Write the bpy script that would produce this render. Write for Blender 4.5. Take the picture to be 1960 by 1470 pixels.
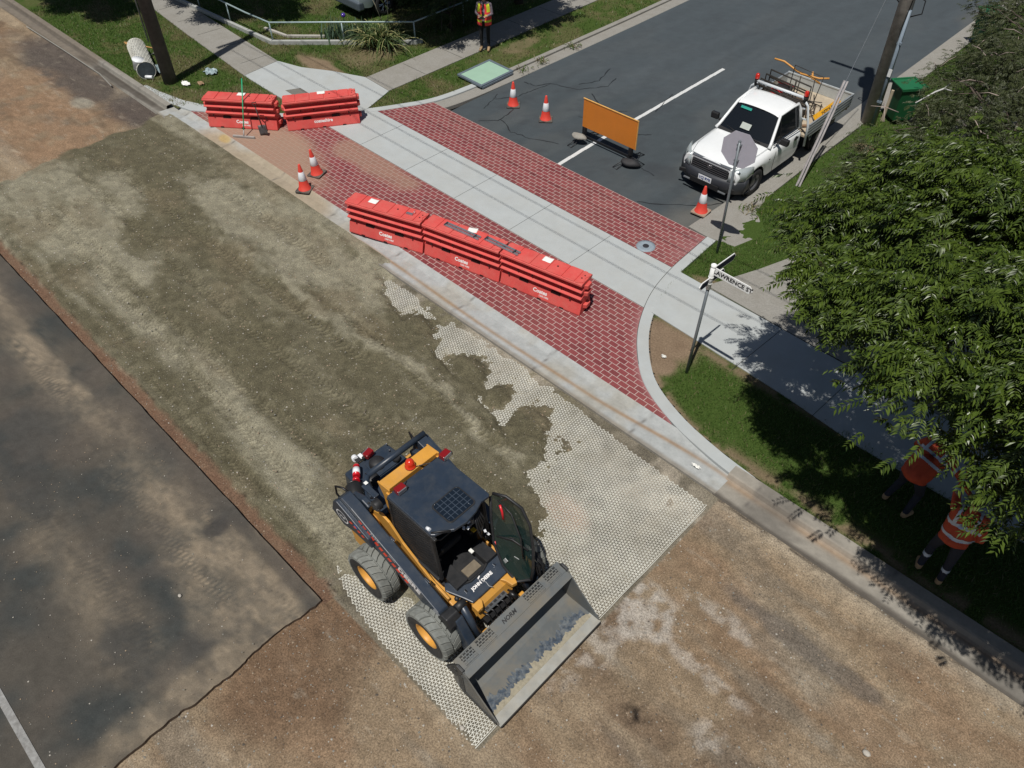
import bpy, bmesh, math, random
import numpy as np
from mathutils import Vector, Matrix, Euler
D = bpy.data
SC = bpy.context.scene
COL = SC.collection
for o in list(D.objects): D.objects.remove(o)
R = math.radians
# ------------------------------------------------------------ camera
PITCH, ROLL, YAW, CAMH = 46.650, -0.469, 44.7, 10.7
def _axes():
    p, r = R(PITCH), R(ROLL)
    F = Vector((0, math.cos(p), -math.sin(p))); X = Vector((1, 0, 0)); U = X.cross(F)
    X2 = X*math.cos(r)+U*math.sin(r); U2 = -X*math.sin(r)+U*math.cos(r)
    rz = Matrix.Rotation(R(YAW), 3, 'Z')
    return rz@F, rz@X2, rz@U2
cF, cX, cU = _axes()
cam = D.cameras.new('camera'); cam.sensor_width = 36; cam.lens = 1480/1960*36
cam.clip_start = 0.02; cam.clip_end = 500
co = D.objects.new('camera', cam); COL.objects.link(co)
m3 = Matrix((cX, cU, -cF)).transposed()
co.matrix_world = Matrix.Translation((0, 0, CAMH))@m3.to_4x4()
SC.camera = co
SC.render.resolution_x, SC.render.resolution_y = 1024, 768
# ------------------------------------------------------------ light
SUNV = Vector((1.59, -3.94, 10.7)).normalized()
w = D.worlds.new('World'); SC.world = w; w.use_nodes = True
nt = w.node_tree; nt.nodes.clear()
sk = nt.nodes.new('ShaderNodeTexSky'); sk.sky_type = 'NISHITA'; sk.sun_disc = False
sk.sun_elevation = math.asin(SUNV.z); sk.sun_rotation = math.atan2(SUNV.x, SUNV.y)
bg = nt.nodes.new('ShaderNodeBackground'); bg.inputs[1].default_value = 0.05
wo = nt.nodes.new('ShaderNodeOutputWorld')
nt.links.new(sk.outputs[0], bg.inputs[0]); nt.links.new(bg.outputs[0], wo.inputs[0])
sl = D.lights.new('sun', 'SUN'); sl.energy = 5.0; sl.angle = R(0.53); sl.color = (1, 0.96, 0.9)
so = D.objects.new('sun', sl); COL.objects.link(so); so.rotation_euler = SUNV.to_track_quat('Z', 'Y').to_euler()
so.location = (0, 0, 30)
SC.view_settings.view_transform = 'Standard'; SC.view_settings.look = 'None'
SC.view_settings.exposure = -0.30; SC.view_settings.gamma = 1

# ------------------------------------------------------------ helpers
RNG = random.Random(7); NR = np.random.default_rng(7)
_n = NR.random((256, 256)).astype(np.float32)
def vnoise(x, y, s=1.0, o=0):
    x = np.asarray(x)*s+o*17.3; y = np.asarray(y)*s+o*9.1
    xi = np.floor(x).astype(int); yi = np.floor(y).astype(int); fx = x-xi; fy = y-yi
    fx = fx*fx*(3-2*fx); fy = fy*fy*(3-2*fy)
    a = _n[xi & 255, yi & 255]; b = _n[(xi+1) & 255, yi & 255]; c = _n[xi & 255, (yi+1) & 255]; d = _n[(xi+1) & 255, (yi+1) & 255]
    return (a*(1-fx)+b*fx)*(1-fy)+(c*(1-fx)+d*fx)*fy
def fbm(x, y, s=1.0, o=0, n=4):
    r = 0; a = .5; t = 0
    for k in range(n):
        r = r+a*vnoise(x, y, s*2**k, o+k*3); t += a; a *= .5
    return r/t
def sst(a, b, x):
    t = np.clip((x-a)/(b-a), 0, 1); return t*t*(3-2*t)

_M = {}
def M(name, col, rough=.6, metal=0., var=.12, vs=6., bump=0., bs=40., dirt=0., dcol=(.3, .24, .17), ds=3., spec=.5, trans=0., alpha=1., coat=0., emit=None, attr=None, speck=0.):
    if name in _M: return _M[name]
    m = D.materials.new(name); m.use_nodes = True; t = m.node_tree; N = t.nodes; L = t.links
    b = N['Principled BSDF']; tc = N.new('ShaderNodeTexCoord')
    b.inputs['Roughness'].default_value = rough; b.inputs['Metallic'].default_value = metal
    b.inputs['Specular IOR Level'].default_value = spec
    b.inputs['Coat Weight'].default_value = coat
    b.inputs['Transmission Weight'].default_value = trans; b.inputs['Alpha'].default_value = alpha
    if attr:
        src = N.new('ShaderNodeAttribute'); src.attribute_name = attr; cs = src.outputs['Color']
    else:
        src = N.new('ShaderNodeRGB'); src.outputs[0].default_value = (*col, 1); cs = src.outputs[0]
    if var:
        nz = N.new('ShaderNodeTexNoise'); nz.inputs['Scale'].default_value = vs; nz.inputs['Detail'].default_value = 6; nz.inputs['Roughness'].default_value = .65
        L.new(tc.outputs['Object'], nz.inputs['Vector'])
        mr = N.new('ShaderNodeMapRange'); mr.inputs['From Min'].default_value = .3; mr.inputs['From Max'].default_value = .7
        mr.inputs['To Min'].default_value = 1-var; mr.inputs['To Max'].default_value = 1+var; mr.clamp = False
        L.new(nz.outputs['Fac'], mr.inputs['Value'])
        mx = N.new('ShaderNodeVectorMath'); mx.operation = 'SCALE'
        L.new(cs, mx.inputs[0]); L.new(mr.outputs[0], mx.inputs['Scale']); cs = mx.outputs[0]
    if speck:
        vo = N.new('ShaderNodeTexVoronoi'); vo.inputs['Scale'].default_value = 22
        L.new(tc.outputs['Object'], vo.inputs['Vector'])
        m1 = N.new('ShaderNodeMapRange'); m1.inputs['From Min'].default_value = .10; m1.inputs['From Max'].default_value = .16
        m1.inputs['To Min'].default_value = 1; m1.inputs['To Max'].default_value = 0
        L.new(vo.outputs['Distance'], m1.inputs['Value'])
        sp = N.new('ShaderNodeSeparateColor'); L.new(vo.outputs['Color'], sp.inputs[0])
        m2 = N.new('ShaderNodeMapRange'); m2.inputs['From Min'].default_value = 1-.5*speck; m2.inputs['From Max'].default_value = 1.02-.5*speck
        L.new(sp.outputs[0], m2.inputs['Value'])
        mm = N.new('ShaderNodeMath'); mm.operation = 'MULTIPLY'; L.new(m1.outputs[0], mm.inputs[0]); L.new(m2.outputs[0], mm.inputs[1])
        mc = N.new('ShaderNodeMix'); mc.data_type = 'RGBA'; L.new(mm.outputs[0], mc.inputs['Factor']); L.new(cs, mc.inputs['A'])
        mc.inputs['B'].default_value = (.42, .38, .32, 1); cs = mc.outputs['Result']
    if dirt:
        n2 = N.new('ShaderNodeTexNoise'); n2.inputs['Scale'].default_value = ds; n2.inputs['Detail'].default_value = 7; n2.inputs['Roughness'].default_value = .7
        L.new(tc.outputs['Object'], n2.inputs['Vector'])
        r2 = N.new('ShaderNodeMapRange'); r2.inputs['From Min'].default_value = .42; r2.inputs['From Max'].default_value = .72; r2.inputs['To Max'].default_value = dirt
        L.new(n2.outputs['Fac'], r2.inputs['Value'])
        mc = N.new('ShaderNodeMix'); mc.data_type = 'RGBA'; L.new(r2.outputs[0], mc.inputs['Factor']); L.new(cs, mc.inputs['A'])
        mc.inputs['B'].default_value = (*dcol, 1); cs = mc.outputs['Result']
        ro = N.new('ShaderNodeMapRange'); ro.inputs['To Min'].default_value = rough; ro.inputs['To Max'].default_value = min(1, rough+.5*dirt+.1)
        L.new(r2.outputs[0], ro.inputs['Value']); L.new(ro.outputs[0], b.inputs['Roughness'])
    L.new(cs, b.inputs['Base Color'])
    if bump:
        n3 = N.new('ShaderNodeTexNoise'); n3.inputs['Scale'].default_value = bs; n3.inputs['Detail'].default_value = 5; n3.inputs['Roughness'].default_value = .75
        L.new(tc.outputs['Object'], n3.inputs['Vector'])
        bp = N.new('ShaderNodeBump'); bp.inputs['Strength'].default_value = 1; bp.inputs['Distance'].default_value = bump
        L.new(n3.outputs['Fac'], bp.inputs['Height']); L.new(bp.outputs[0], b.inputs['Normal'])
    if emit: b.inputs['Emission Color'].default_value = (*emit, 1); b.inputs['Emission Strength'].default_value = 1
    _M[name] = m; return m

class MB:
    """collects shapes; build() links them as ONE mesh object"""
    def __init__(s): s.v = []; s.f = []; s.mi = []; s.sm = []; s.m = 0; s.smooth = False; s.T = None
    def add(s, vs, fs):
        n = len(s.v); T = s.T
        s.v += [tuple(T@Vector(v)) if T else tuple(v) for v in vs]
        for f in fs: s.f.append(tuple(i+n for i in f)); s.mi.append(s.m); s.sm.append(s.smooth)
        return s
    def mat(s, i): s.m = i; return s
    def sh(s, b): s.smooth = b; return s
    def at(s, T): s.T = T; return s
    def box(s, c, d, rot=None, taper=1.0):
        hx, hy, hz = d[0]/2, d[1]/2, d[2]/2
        vs = []
        for z, k in ((-hz, 1), (hz, taper)):
            for x, y in ((-hx, -hy), (hx, -hy), (hx, hy), (-hx, hy)): vs.append(Vector((x*k, y*k, z)))
        if rot is not None:
            q = Euler(rot).to_matrix(); vs = [q@v for v in vs]
        c = Vector(c); return s.add([v+c for v in vs], [(3, 2, 1, 0), (4, 5, 6, 7), (0, 1, 5, 4), (1, 2, 6, 5), (2, 3, 7, 6), (3, 0, 4, 7)])
    def hexa(s, p8): return s.add(p8, [(3, 2, 1, 0), (4, 5, 6, 7), (0, 1, 5, 4), (1, 2, 6, 5), (2, 3, 7, 6), (3, 0, 4, 7)])
    def cyl(s, p0, p1, r0, r1=None, n=12, caps=True):
        r1 = r0 if r1 is None else r1; p0 = Vector(p0); p1 = Vector(p1); d = (p1-p0)
        q = d.to_track_quat('Z', 'Y'); vs = []
        for p, r in ((p0, r0), (p1, r1)):
            for i in range(n):
                a = 2*math.pi*i/n; vs.append(p+q@Vector((r*math.cos(a), r*math.sin(a), 0)))
        fs = [(i, (i+1) % n, n+(i+1) % n, n+i) for i in range(n)]
        old = s.smooth; s.smooth = n > 6; s.add(vs, fs); s.smooth = False
        if caps: s.v += []; k = len(s.v)-2*n; s.f += [tuple(k+i for i in range(n-1, -1, -1)), tuple(k+n+i for i in range(n))]; s.mi += [s.m]*2; s.sm += [False]*2
        s.smooth = old; return s
    def tube(s, pts, r, n=8, caps=True):
        pts = [Vector(p) for p in pts]; rr = r if isinstance(r, (list, tuple)) else [r]*len(pts)
        up = Vector((0, 0, 1)); vs = []; k = len(pts); prev = None
        for i, p in enumerate(pts):
            d = (pts[min(i+1, k-1)]-pts[max(i-1, 0)]).normalized()
            if prev is None:
                a = up if abs(d.z) < .9 else Vector((1, 0, 0)); x = d.cross(a).normalized()
            else: x = (prev-d*prev.dot(d)).normalized()
            prev = x; y = d.cross(x)
            for j in range(n):
                t = 2*math.pi*j/n; vs.append(p+(x*math.cos(t)+y*math.sin(t))*rr[i])
        fs = []
        for i in range(k-1):
            for j in range(n): fs.append((i*n+j, i*n+(j+1) % n, (i+1)*n+(j+1) % n, (i+1)*n+j))
        if caps: fs += [tuple(range(n-1, -1, -1)), tuple((k-1)*n+j for j in range(n))]
        old = s.smooth; s.smooth = n > 4; s.add(vs, fs); s.smooth = old; return s
    def lathe(s, prof, n=24, T=None):
        """prof [(r,z)] around Z, T matrix"""
        vs = []; k = len(prof)
        for r, z in prof:
            for i in range(n):
                a = 2*math.pi*i/n; v = Vector((r*math.cos(a), r*math.sin(a), z)); vs.append(T@v if T else v)
        fs = []
        for j in range(k-1):
            for i in range(n): fs.append((j*n+i, j*n+(i+1) % n, (j+1)*n+(i+1) % n, (j+1)*n+i))
        old = s.smooth; s.smooth = True; s.add(vs, fs); s.smooth = old; return s
    def prism(s, poly, z0, z1, T=None):
        """poly [(x,y)] ccw; extruded along z"""
        n = len(poly); vs = [Vector((x, y, z0)) for x, y in poly]+[Vector((x, y, z1)) for x, y in poly]
        if T: vs = [T@v for v in vs]
        return s.add(vs, [tuple(range(n-1, -1, -1)), tuple(range(n, 2*n))]+[(i, (i+1) % n, n+(i+1) % n, n+i) for i in range(n)])
    def sph(s, c, r, n=12, m=8, sc=(1, 1, 1)):
        vs = []; fs = []
        for j in range(m+1):
            ph = math.pi*j/m
            for i in range(n):
                a = 2*math.pi*i/n; vs.append((c[0]+r*sc[0]*math.sin(ph)*math.cos(a), c[1]+r*sc[1]*math.sin(ph)*math.sin(a), c[2]+r*sc[2]*math.cos(ph)))
        for j in range(m):
            for i in range(n): fs.append(((j+1)*n+i, (j+1)*n+(i+1) % n, j*n+(i+1) % n, j*n+i))
        old = s.smooth; s.smooth = True; s.add(vs, fs); s.smooth = old; return s
    def text(s, string, size, T, depth=.002, bold=0.0, align='CENTER', shear=0):
        c = D.curves.new('t', 'FONT'); c.body = string; c.size = size; c.extrude = depth; c.offset = bold; c.align_x = align; c.align_y = 'CENTER'; c.resolution_u = 2; c.shear = shear
        o = D.objects.new('t', c); COL.objects.link(o); dg = bpy.context.evaluated_depsgraph_get(); dg.update()
        me = D.meshes.new_from_object(o.evaluated_get(dg))
        s.add([T@v.co for v in me.vertices], [tuple(p.vertices) for p in me.polygons])
        D.objects.remove(o); D.curves.remove(c); D.meshes.remove(me); return s
    def build(s, name, mats, parent=None, bev=0, loc=None, sub=0, auto=None, bseg=2):
        me = D.meshes.new(name); me.from_pydata(s.v, [], s.f)
        if not isinstance(mats, (list, tuple)): mats = [mats]
        for m in mats: me.materials.append(m)
        me.polygons.foreach_set('material_index', s.mi); me.polygons.foreach_set('use_smooth', s.sm); me.update()
        o = D.objects.new(name, me); COL.objects.link(o)
        if parent: o.parent = parent
        if loc: o.location = loc
        if bev:
            md = o.modifiers.new('bevel', 'BEVEL'); md.width = bev; md.segments = bseg; md.limit_method = 'ANGLE'; md.angle_limit = R(35); md.harden_normals = False
        if sub:
            md = o.modifiers.new('subdivision', 'SUBSURF'); md.levels = sub; md.render_levels = sub
        return o

def tag(o, label=None, cat=None, group=None, kind=None):
    if label: o['label'] = label
    if cat: o['category'] = cat
    if group: o['group'] = group
    if kind: o['kind'] = kind
    return o
def thing(name, loc, rz, label, cat, group=None):
    o = D.objects.new(name, None); COL.objects.link(o); o.location = loc; o.rotation_euler = (0, 0, rz); o.empty_display_size = .2
    return tag(o, label, cat, group)
def children(o): return [c for c in D.objects if c.parent == o]
def copy_tree(o, parent=None):
    c = o.copy(); COL.objects.link(c)
    if parent: c.parent = parent
    for ch in children(o): copy_tree(ch, c)
    return c
def frame(o, x, y):
    """matrix with origin o, local x along x, local y along y (lettering plane)"""
    x = Vector(x).normalized(); y = Vector(y); y = (y-x*y.dot(x)).normalized(); z = x.cross(y)
    m = Matrix((x, y, z)).transposed().to_4x4(); m.translation = Vector(o); return m
def npmesh(name, V, F, mats, parent=None, mi=None, smooth=False, cols=None):
    """numpy verts (n,3) and faces (m,k)"""
    me = D.meshes.new(name); V = np.asarray(V, np.float32); F = np.asarray(F, np.int32); k = F.shape[1]
    me.vertices.add(len(V)); me.vertices.foreach_set('co', V.ravel()); me.loops.add(F.size); me.loops.foreach_set('vertex_index', F.ravel())
    me.polygons.add(len(F)); me.polygons.foreach_set('loop_start', np.arange(0, F.size, k, dtype=np.int32))
    if mi is not None: me.polygons.foreach_set('material_index', np.asarray(mi, np.int32))
    me.polygons.foreach_set('use_smooth', np.full(len(F), smooth))
    if not isinstance(mats, (list, tuple)): mats = [mats]
    for m in mats: me.materials.append(m)
    me.update(calc_edges=True)
    if cols is not None:
        at = me.color_attributes.new('Col', 'FLOAT_COLOR', 'POINT'); c4 = np.ones((len(V), 4), np.float32); c4[:, :3] = cols
        at.data.foreach_set('color', c4.ravel())
    me.validate()
    o = D.objects.new(name, me); COL.objects.link(o)
    if parent: o.parent = parent
    return o
def inpoly(x, y, poly):
    r = np.zeros(np.shape(x), bool); n = len(poly)
    for i in range(n):
        x0, y0 = poly[i]; x1, y1 = poly[(i+1) % n]
        c = ((y0 > y) != (y1 > y)) & (x < (x1-x0)*(y-y0)/((y1-y0) if y1 != y0 else 1e-9)+x0); r ^= c
    return r
def blob(x, y, cx, cy, rx, ry, ns=.25, s=3, o=5, soft=.35):
    d = np.sqrt(((x-cx)/rx)**2+((y-cy)/ry)**2)+(fbm(x, y, s, o)-.5)*2*ns
    return 1-sst(1-soft, 1+soft, d)
def mixc(c, col, f): return c*(1-f[..., None])+np.array(col)*f[..., None]
# ------------------------------------------------------------ curves of the corner kerbs (inner edge, road side)
KL = [(-21.5, 8.45), (-20.7, 8.80), (-19.7, 9.45), (-18.8, 10.25), (-18.05, 11.1), (-17.45, 11.95), (-17.0, 12.75), (-16.6, 13.6), (-16.42, 14.6), (-16.34, 16)]
KR = [(-4.3, 8.48), (-5.13, 8.81), (-5.69, 9.24), (-6.24, 9.9), (-6.62, 10.6), (-6.87, 11.3), (-7.02, 12.15), (-7.08, 13.0), (-7.12, 13.62)]
def cr(pts, n=6):
    out = []; P = [np.array(p, float) for p in pts]; P = [2*P[0]-P[1]]+P+[2*P[-1]-P[-2]]
    for i in range(1, len(P)-2):
        for k in range(n):
            t = k/n; a, b, c, d = P[i-1:i+3]
            out.append(tuple(.5*((2*b)+(-a+c)*t+(2*a-5*b+4*c-d)*t*t+(-a+3*b-3*c+d)*t**3)))
    out.append(tuple(P[-2])); return out
KLs, KRs = cr(KL), cr(KR)
def offs(pts, d):
    o = []
    for i, p in enumerate(pts):
        a = np.array(pts[max(i-1, 0)]); b = np.array(pts[min(i+1, len(pts)-1)]); t = (b-a)/np.linalg.norm(b-a)
        o.append((p[0]-t[1]*d, p[1]+t[0]*d))
    return o
def edge_x(pts, y): return float(np.interp(y, [p[1] for p in pts], [p[0] for p in pts]))

mt_ground = M('ground_paint', (0, 0, 0), rough=.95, attr='Col', var=.55, vs=46, bump=.016, bs=34, speck=.40, spec=.2)
mt_asph = M('worn_asphalt', (0, 0, 0), rough=.88, attr='Col', var=.22, vs=70, bump=.004, bs=120, spec=.3)
mt_soil = M('outer_soil', (.2, .15, .1), rough=1, var=.3, vs=8, bump=.01, bs=25)
mt_conc = M('new_concrete', (.40, .425, .425), rough=.85, var=.05, vs=3, bump=.001, bs=150, dirt=.35, dcol=(.36, .35, .31), ds=1.1, spec=.3)
mt_oldc = M('old_concrete', (.27, .26, .235), rough=.9, var=.16, vs=30, bump=.003, bs=90, dirt=.5, dcol=(.2, .185, .155), ds=2.5, spec=.25)
mt_joint = M('joint', (.045, .045, .04), rough=1, var=.1)
mt_white = M('road_paint', (.62, .63, .62), rough=.7, var=.12, vs=30, dirt=.4, dcol=(.35, .35, .34), ds=12)

def strip_mesh(name, xs, prof, mat, cols=None, kind='structure'):
    """profile (y,z) swept along x positions"""
    xs = np.asarray(xs, float); P = np.asarray(prof, float); nx, npf = len(xs), len(P)
    V = np.zeros((nx, npf, 3)); V[..., 0] = xs[:, None]; V[..., 1] = P[None, :, 0]; V[..., 2] = P[None, :, 1]
    i, j = np.meshgrid(np.arange(nx-1), np.arange(npf-1), indexing='ij')
    F = np.stack([i*npf+j, (i+1)*npf+j, (i+1)*npf+j+1, i*npf+j+1], -1).reshape(-1, 4)
    return npmesh(name, V.reshape(-1, 3), F, mat, cols=cols), V

def poly_obj(name, poly, z, mat, th=.15, kind='structure'):
    mb = MB(); mb.prism(poly, z-th, z); o = mb.build(name, mat); o['kind'] = kind; return o

# base sheet to the horizon
mb = MB(); mb.add([(-220, -220, -.32), (220, -220, -.32), (220, 220, -.32), (-220, 220, -.32)], [(0, 1, 2, 3)]); tag(mb.build('ground', mt_soil), kind='structure')

# ---- excavated main street: one regular height field, split into dirt, gravel and clay shoulder by region
xs = np.concatenate([np.arange(-46, -20, .12), np.arange(-20, -12, .05), np.arange(-12, 3.5, .034), np.arange(3.5, 16, .2)])
ys = np.concatenate([np.arange(-9, -3.2, .2), np.arange(-3.2, 8.0, .036)])
X, Y = np.meshgrid(xs, ys, indexing='ij')
n1 = fbm(X, Y, .8, 1); n2 = fbm(X, Y, 2.5, 2); n3 = fbm(X*.35, Y, 2.2, 3); n4 = fbm(X, Y, 7, 4, 3); nst = fbm(X*.3, Y*1.6, 1.6, 8, 5)
# dirt
dirt = np.zeros(X.shape+(3,))+np.array((.232, .174, .114))
dirt = mixc(dirt, (.165, .118, .078), sst(.5, .75, n1))
dirt = mixc(dirt, (.285, .225, .155), sst(.48, .72, nst)*.8)
dirt = mixc(dirt, (.20, .125, .075), sst(.52, .7, fbm(X*.5, Y, 1.1, 21))*.5)
dirt = mixc(dirt, (.17, .15, .12), sst(.56, .74, fbm(X*.25, Y, 1.8, 31))*.5)
for bx, by, rx, ry, k in ((-3.3, 6.4, .45, .3, .8), (-2.5, 5.3, .5, .5, .8), (-2.75, 4.2, .4, .7, .5), (-.7, 4.4, .25, .2, .5), (-1.6, 6.0, .6, .15, .5), (-1.2, 5.1, .6, .12, .5)):
    dirt = mixc(dirt, (.36, .33, .29), blob(X, Y, bx, by, rx, ry, .6, 4)*k*sst(.35, .6, n4))
dirt = mixc(dirt, (.12, .105, .09), blob(X, Y, -.4, 6.45, 1.2, .16, .5, 3)*.7)
dirt = mixc(dirt, (.115, .07, .042), blob(X, Y, -5.4, 1.2, .9, 1.3, .4, 2)*.6)
dirt = mixc(dirt, (.075, .065, .06), np.maximum(blob(X, Y, -26.5, 7.2, 3.6, .75, .5, .8), blob(X, Y, -22.7, 7.4, 1.2, .6, .4, 1))*.85)
dirt = mixc(dirt, (.24, .155, .095), blob(X, Y, -24.5, 5.2, 3.2, 1.6, .5, .7)*.85*sst(.25, .5, n2))
dirt = mixc(dirt, (.27, .25, .2), blob(X, Y, -24.2, 6.55, .45, .25, .3, 2)*.8)
dirt = mixc(dirt, (.3, .26, .2), np.exp(-((Y-7.72)/.16)**2)*(X > -4)*.7)
dirt = mixc(dirt, (.045, .038, .032), np.exp(-((Y-7.725-.03*(n2-.5))/.024)**2)*(X > -3)*sst(.38, .52, fbm(X, Y*0, 2.2, 62)))
dirt = mixc(dirt, (.32, .28, .22), sst(.70, .80, fbm(X*.3, Y, 9, 63, 3))*.3)
dirt *= (0.76+.48*n4)[..., None]
# gravel
gd = np.array((.104, .093, .058)); gl = np.array((.225, .208, .150))
grav = np.zeros(X.shape+(3,))+gd
lt = np.exp(-((Y-(3.05+.25*np.sin(X*.35)+.1*(X+10)*.05))/.42)**2)*.95
lt = np.maximum(lt, np.exp(-((Y-2.42-.25*fbm(X, Y*0, .9, 40))/.14)**2)*.6)
lt = np.maximum(lt, blob(X, Y, -14, 6.85, 3.8, .95, .3, 1.3)*1.0)
lt = np.maximum(lt, blob(X, Y, -18.6, 3.6, 4.2, 1.0, .35, .8)*.95)
lt = np.maximum(lt, np.exp(-((Y-(6.02+.12*np.sin(X*1.3)+.5*(n2-.5)))/.17)**2)*sst(-17, -15, X)*(1-sst(-5.9, -5.4, X))*1.1)
lt *= 1-.85*blob(X, Y, -10.5, 2.42, 4.0, .22, .25, 2)
lt = np.maximum(lt, blob(X, Y, -19.5, 3.6, 2.4, 1.7, .6, .8)*.75)
lt = np.maximum(lt, blob(X, Y, -7.2, 3.0, 1.9, .5, .5, 1.3)*.8)
lt = np.maximum(lt, sst(7.3, 7.7, Y)*.8*(X < -11))
lt = lt*(.55+.7*sst(.3, .65, n3)); n4s = fbm(X*.35, Y, 7, 46, 4); lt = sst(.08, 1.0, lt+.42*(n4s-.5)+.22*(nst-.5)+.28*(n4-.5))
lt = np.maximum(lt, .22*sst(.5, .7, nst+.2*(n4-.5)))
for (px, py, rx, ry) in ((-9.75, 7.0, .5, .36), (-7.95, 6.95, .55, .24), (-7.2, 6.85, .3, .24), (-6.2, 6.7, .45, .45)):
    lt = lt*(1-blob(X, Y, px, py, rx*1.15, ry*1.2, .3, 3))
grav = grav*(1-np.clip(lt, 0, 1)[..., None])+gl*np.clip(lt, 0, 1)[..., None]
grav = mixc(grav, (.15, .125, .08), sst(.5, .7, fbm(X*.5, Y, 1.4, 51))*.5)

grav *= (0.72+.56*n4)[..., None]
# regions (soft values: positive = gravel)
reg = np.minimum(X+21.7+.6*(n2-.5)+.45*(n1-.5), 30)
right = np.interp(Y, [2, 2.25, 2.5, 2.62, 3.0, 3.6, 4.2, 4.9, 5.3, 5.6, 6.0, 6.4, 6.75, 7.0, 7.25, 7.6, 8], [-6.6, -6.7, -6.5, -6.0, -4.9, -4.75, -4.4, -4.35, -4.5, -4.9, -5.6, -6.7, -8.9, -10.1, -10.9, -11.5, -11.6])
n8 = fbm(X, Y, 16, 47, 3); gr = np.minimum(reg, right-X+.25*(n2-.5)+.28*(n4-.5)+.28*(n8-.5))
for (px, py, rx, ry) in ((-9.75, 7.02, .46, .44), (-9.3, 6.75, .45, .35), (-8.05, 6.95, .52, .34), (-7.7, 6.6, .5, .3), (-7.15, 6.85, .25, .38), (-6.25, 6.72, .40, .56), (-5.95, 6.2, .5, .5)):
    d = 1-np.sqrt(((X-px)/rx)**2+((Y-py)/ry)**2)+(n4-.5)*.5+(n8-.5)*.55; gr = np.maximum(gr, d*.4)
gmask = (gr > 0) & (Y > 2.10+.14*fbm(X, Y*0, 1.6, 60)+.09*n4)
geo_base = (X > -11.9) & (X < -2.8) & (Y > 2.14)
clay = (Y > 1.9) & (X < -5.9)
under = mixc(dirt*0+np.array((.17, .15, .112)), (.34, .30, .24), sst(.45, .68, fbm(X, Y, .9, 45))*.8); under = mixc(under, (.085, .075, .055), sst(.52, .7, n2)*.7)
under = mixc(under, (.30, .19, .12), blob(X, Y, -4.55, 5.75, .45, .3, .2, 4)*.9)
fade = sst(-.75, .0, gr+.7*(n4-.5)+.5*(n8-.5)); under = under*(1-.85*fade[..., None])+grav*1.12*(.85*fade[..., None])
col = np.where(geo_base[..., None], under*(.8+.4*n4)[..., None], dirt)
strip = (1-sst(2.14, 2.3, Y+.2*(n4-.5)))*sst(1.9, 2.0, Y)*(X < -6.0)
col = mixc(col, (.15, .092, .06), strip*(.7+.6*n4)); col = mixc(col, (.03, .022, .016), np.exp(-((Y-2.15-.12*fbm(X, Y*0, 1.6, 60)-.05*n4)/.02)**2)*(X < -6)*sst(.4, .6, fbm(X, Y*0, 3, 61)))  # clay strip; dark line at the gravel edge is a small cliff shadow painted in
gf = sst(-.03, .05, gr)*sst(2.10, 2.22, Y+.1*(n4-.5)-.12*fbm(X, Y*0, 1.6, 60)); col = col*(1-gf[..., None])+grav*gf[..., None]
# heights
def track(y0, w, pitch, amp, x0, x1, drift=0., wob=.25, ph=0):
    yc = y0+drift*(X-x0)+.18*np.sin(X*wob+ph); d = (Y-yc)/w
    win = np.clip(1-d**4, 0, 1)*sst(x0, x0+1, X)*(1-sst(x1-1, x1, X))
    return win*amp*np.sign(np.sin(2*np.pi*(X+np.abs(d)*.10)/pitch))*.5, win
Z = -.10+.02*(n1-.5)+.014*(n2-.5)+.010*(n4-.5)
Z = np.where(clay & (X < -6.05), Z-.02*(1-sst(1.95, 2.1, Y)), Z)
Zg = .055*np.clip(gr*3, 0, 1)+.05*(n2-.45)+.018*(n4-.5)
Zg += .07*np.exp(-((Y-6.02)/.16)**2)*(X < -5.5)*(X > -16)*(.4+n2)
for (px, py, rx, ry) in ((-9.7, 7.0, .5, .36), (-7.95, 6.98, .5, .28), (-7.15, 6.8, .3, .3), (-6.1, 6.6, .45, .5)):
    Zg += .09*np.clip(1-((X-px)/rx)**2-((Y-py)/ry)**2, 0, 1)
Zt = 0; TP = 0
for a in ((3.15, .17, .105, .03, -20, -5.9), (3.75, .15, .11, .022, -20, -6.5, 0, .2, 1), (4.6, .17, .12, .02, -21, -7, .02, .3, 2), (6.15, .17, .11, .03, -12, -5.5, 0, .3), (5.5, .17, .13, .018, -21, -9, .03, .2, .5), (2.6, .13, .10, .02, -13, -6, 0, .3, 2), (6.9, .2, .13, .02, -17.5, -12, -.02, .4, 1)):
    h, wn = track(*a); Zt = Zt+h*1.5-.026*wn; TP = TP+h/a[3]*2
Zg += Zt
col *= (1+.20*np.clip(TP, -1, 1)*gf)[..., None]*(1+.25*(fbm(X, Y, 13, 48, 2)-.5))[..., None]
Z = Z+.045*np.exp(-np.clip(X+6.05, 0, 9)/.5)*(Y < 2.0)*(X > -6.3)
Z0 = Z+.05*(n2-.45); GH = sst(.0, 1.0, sst(-.12, .22, gr)*sst(2.06, 2.26, Y+.1*(n4-.5)-.12*fbm(X, Y*0, 1.6, 60))); Z = Z+GH*(Zg+.012)
for a in ((5.2, .2, .13, .012, -2.5, 6, .05, .4), (6.6, .2, .13, .010, -2.6, 6, .03, .3, 1), (4.0, .2, .13, .010, -2.7, 6, .05, .3, 2), (6.2, .22, .13, .02, -34, -22.5, 0, .2), (4.6, .22, .14, .02, -34, -22, 0, .2, 1)):
    h, wn = track(*a); Z = Z+np.where(gf < .5, h, 0)
Z = Z+.05*sst(7.45, 7.75, Y)*(1-.3*n2)
nx, ny = X.shape
ii, jj = np.meshgrid(np.arange(nx-1), np.arange(ny-1), indexing='ij')
F = np.stack([ii*ny+jj, (ii+1)*ny+jj, (ii+1)*ny+jj+1, ii*ny+jj+1], -1).reshape(-1, 4)
V = np.stack([X, Y, Z], -1).reshape(-1, 3)
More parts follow.
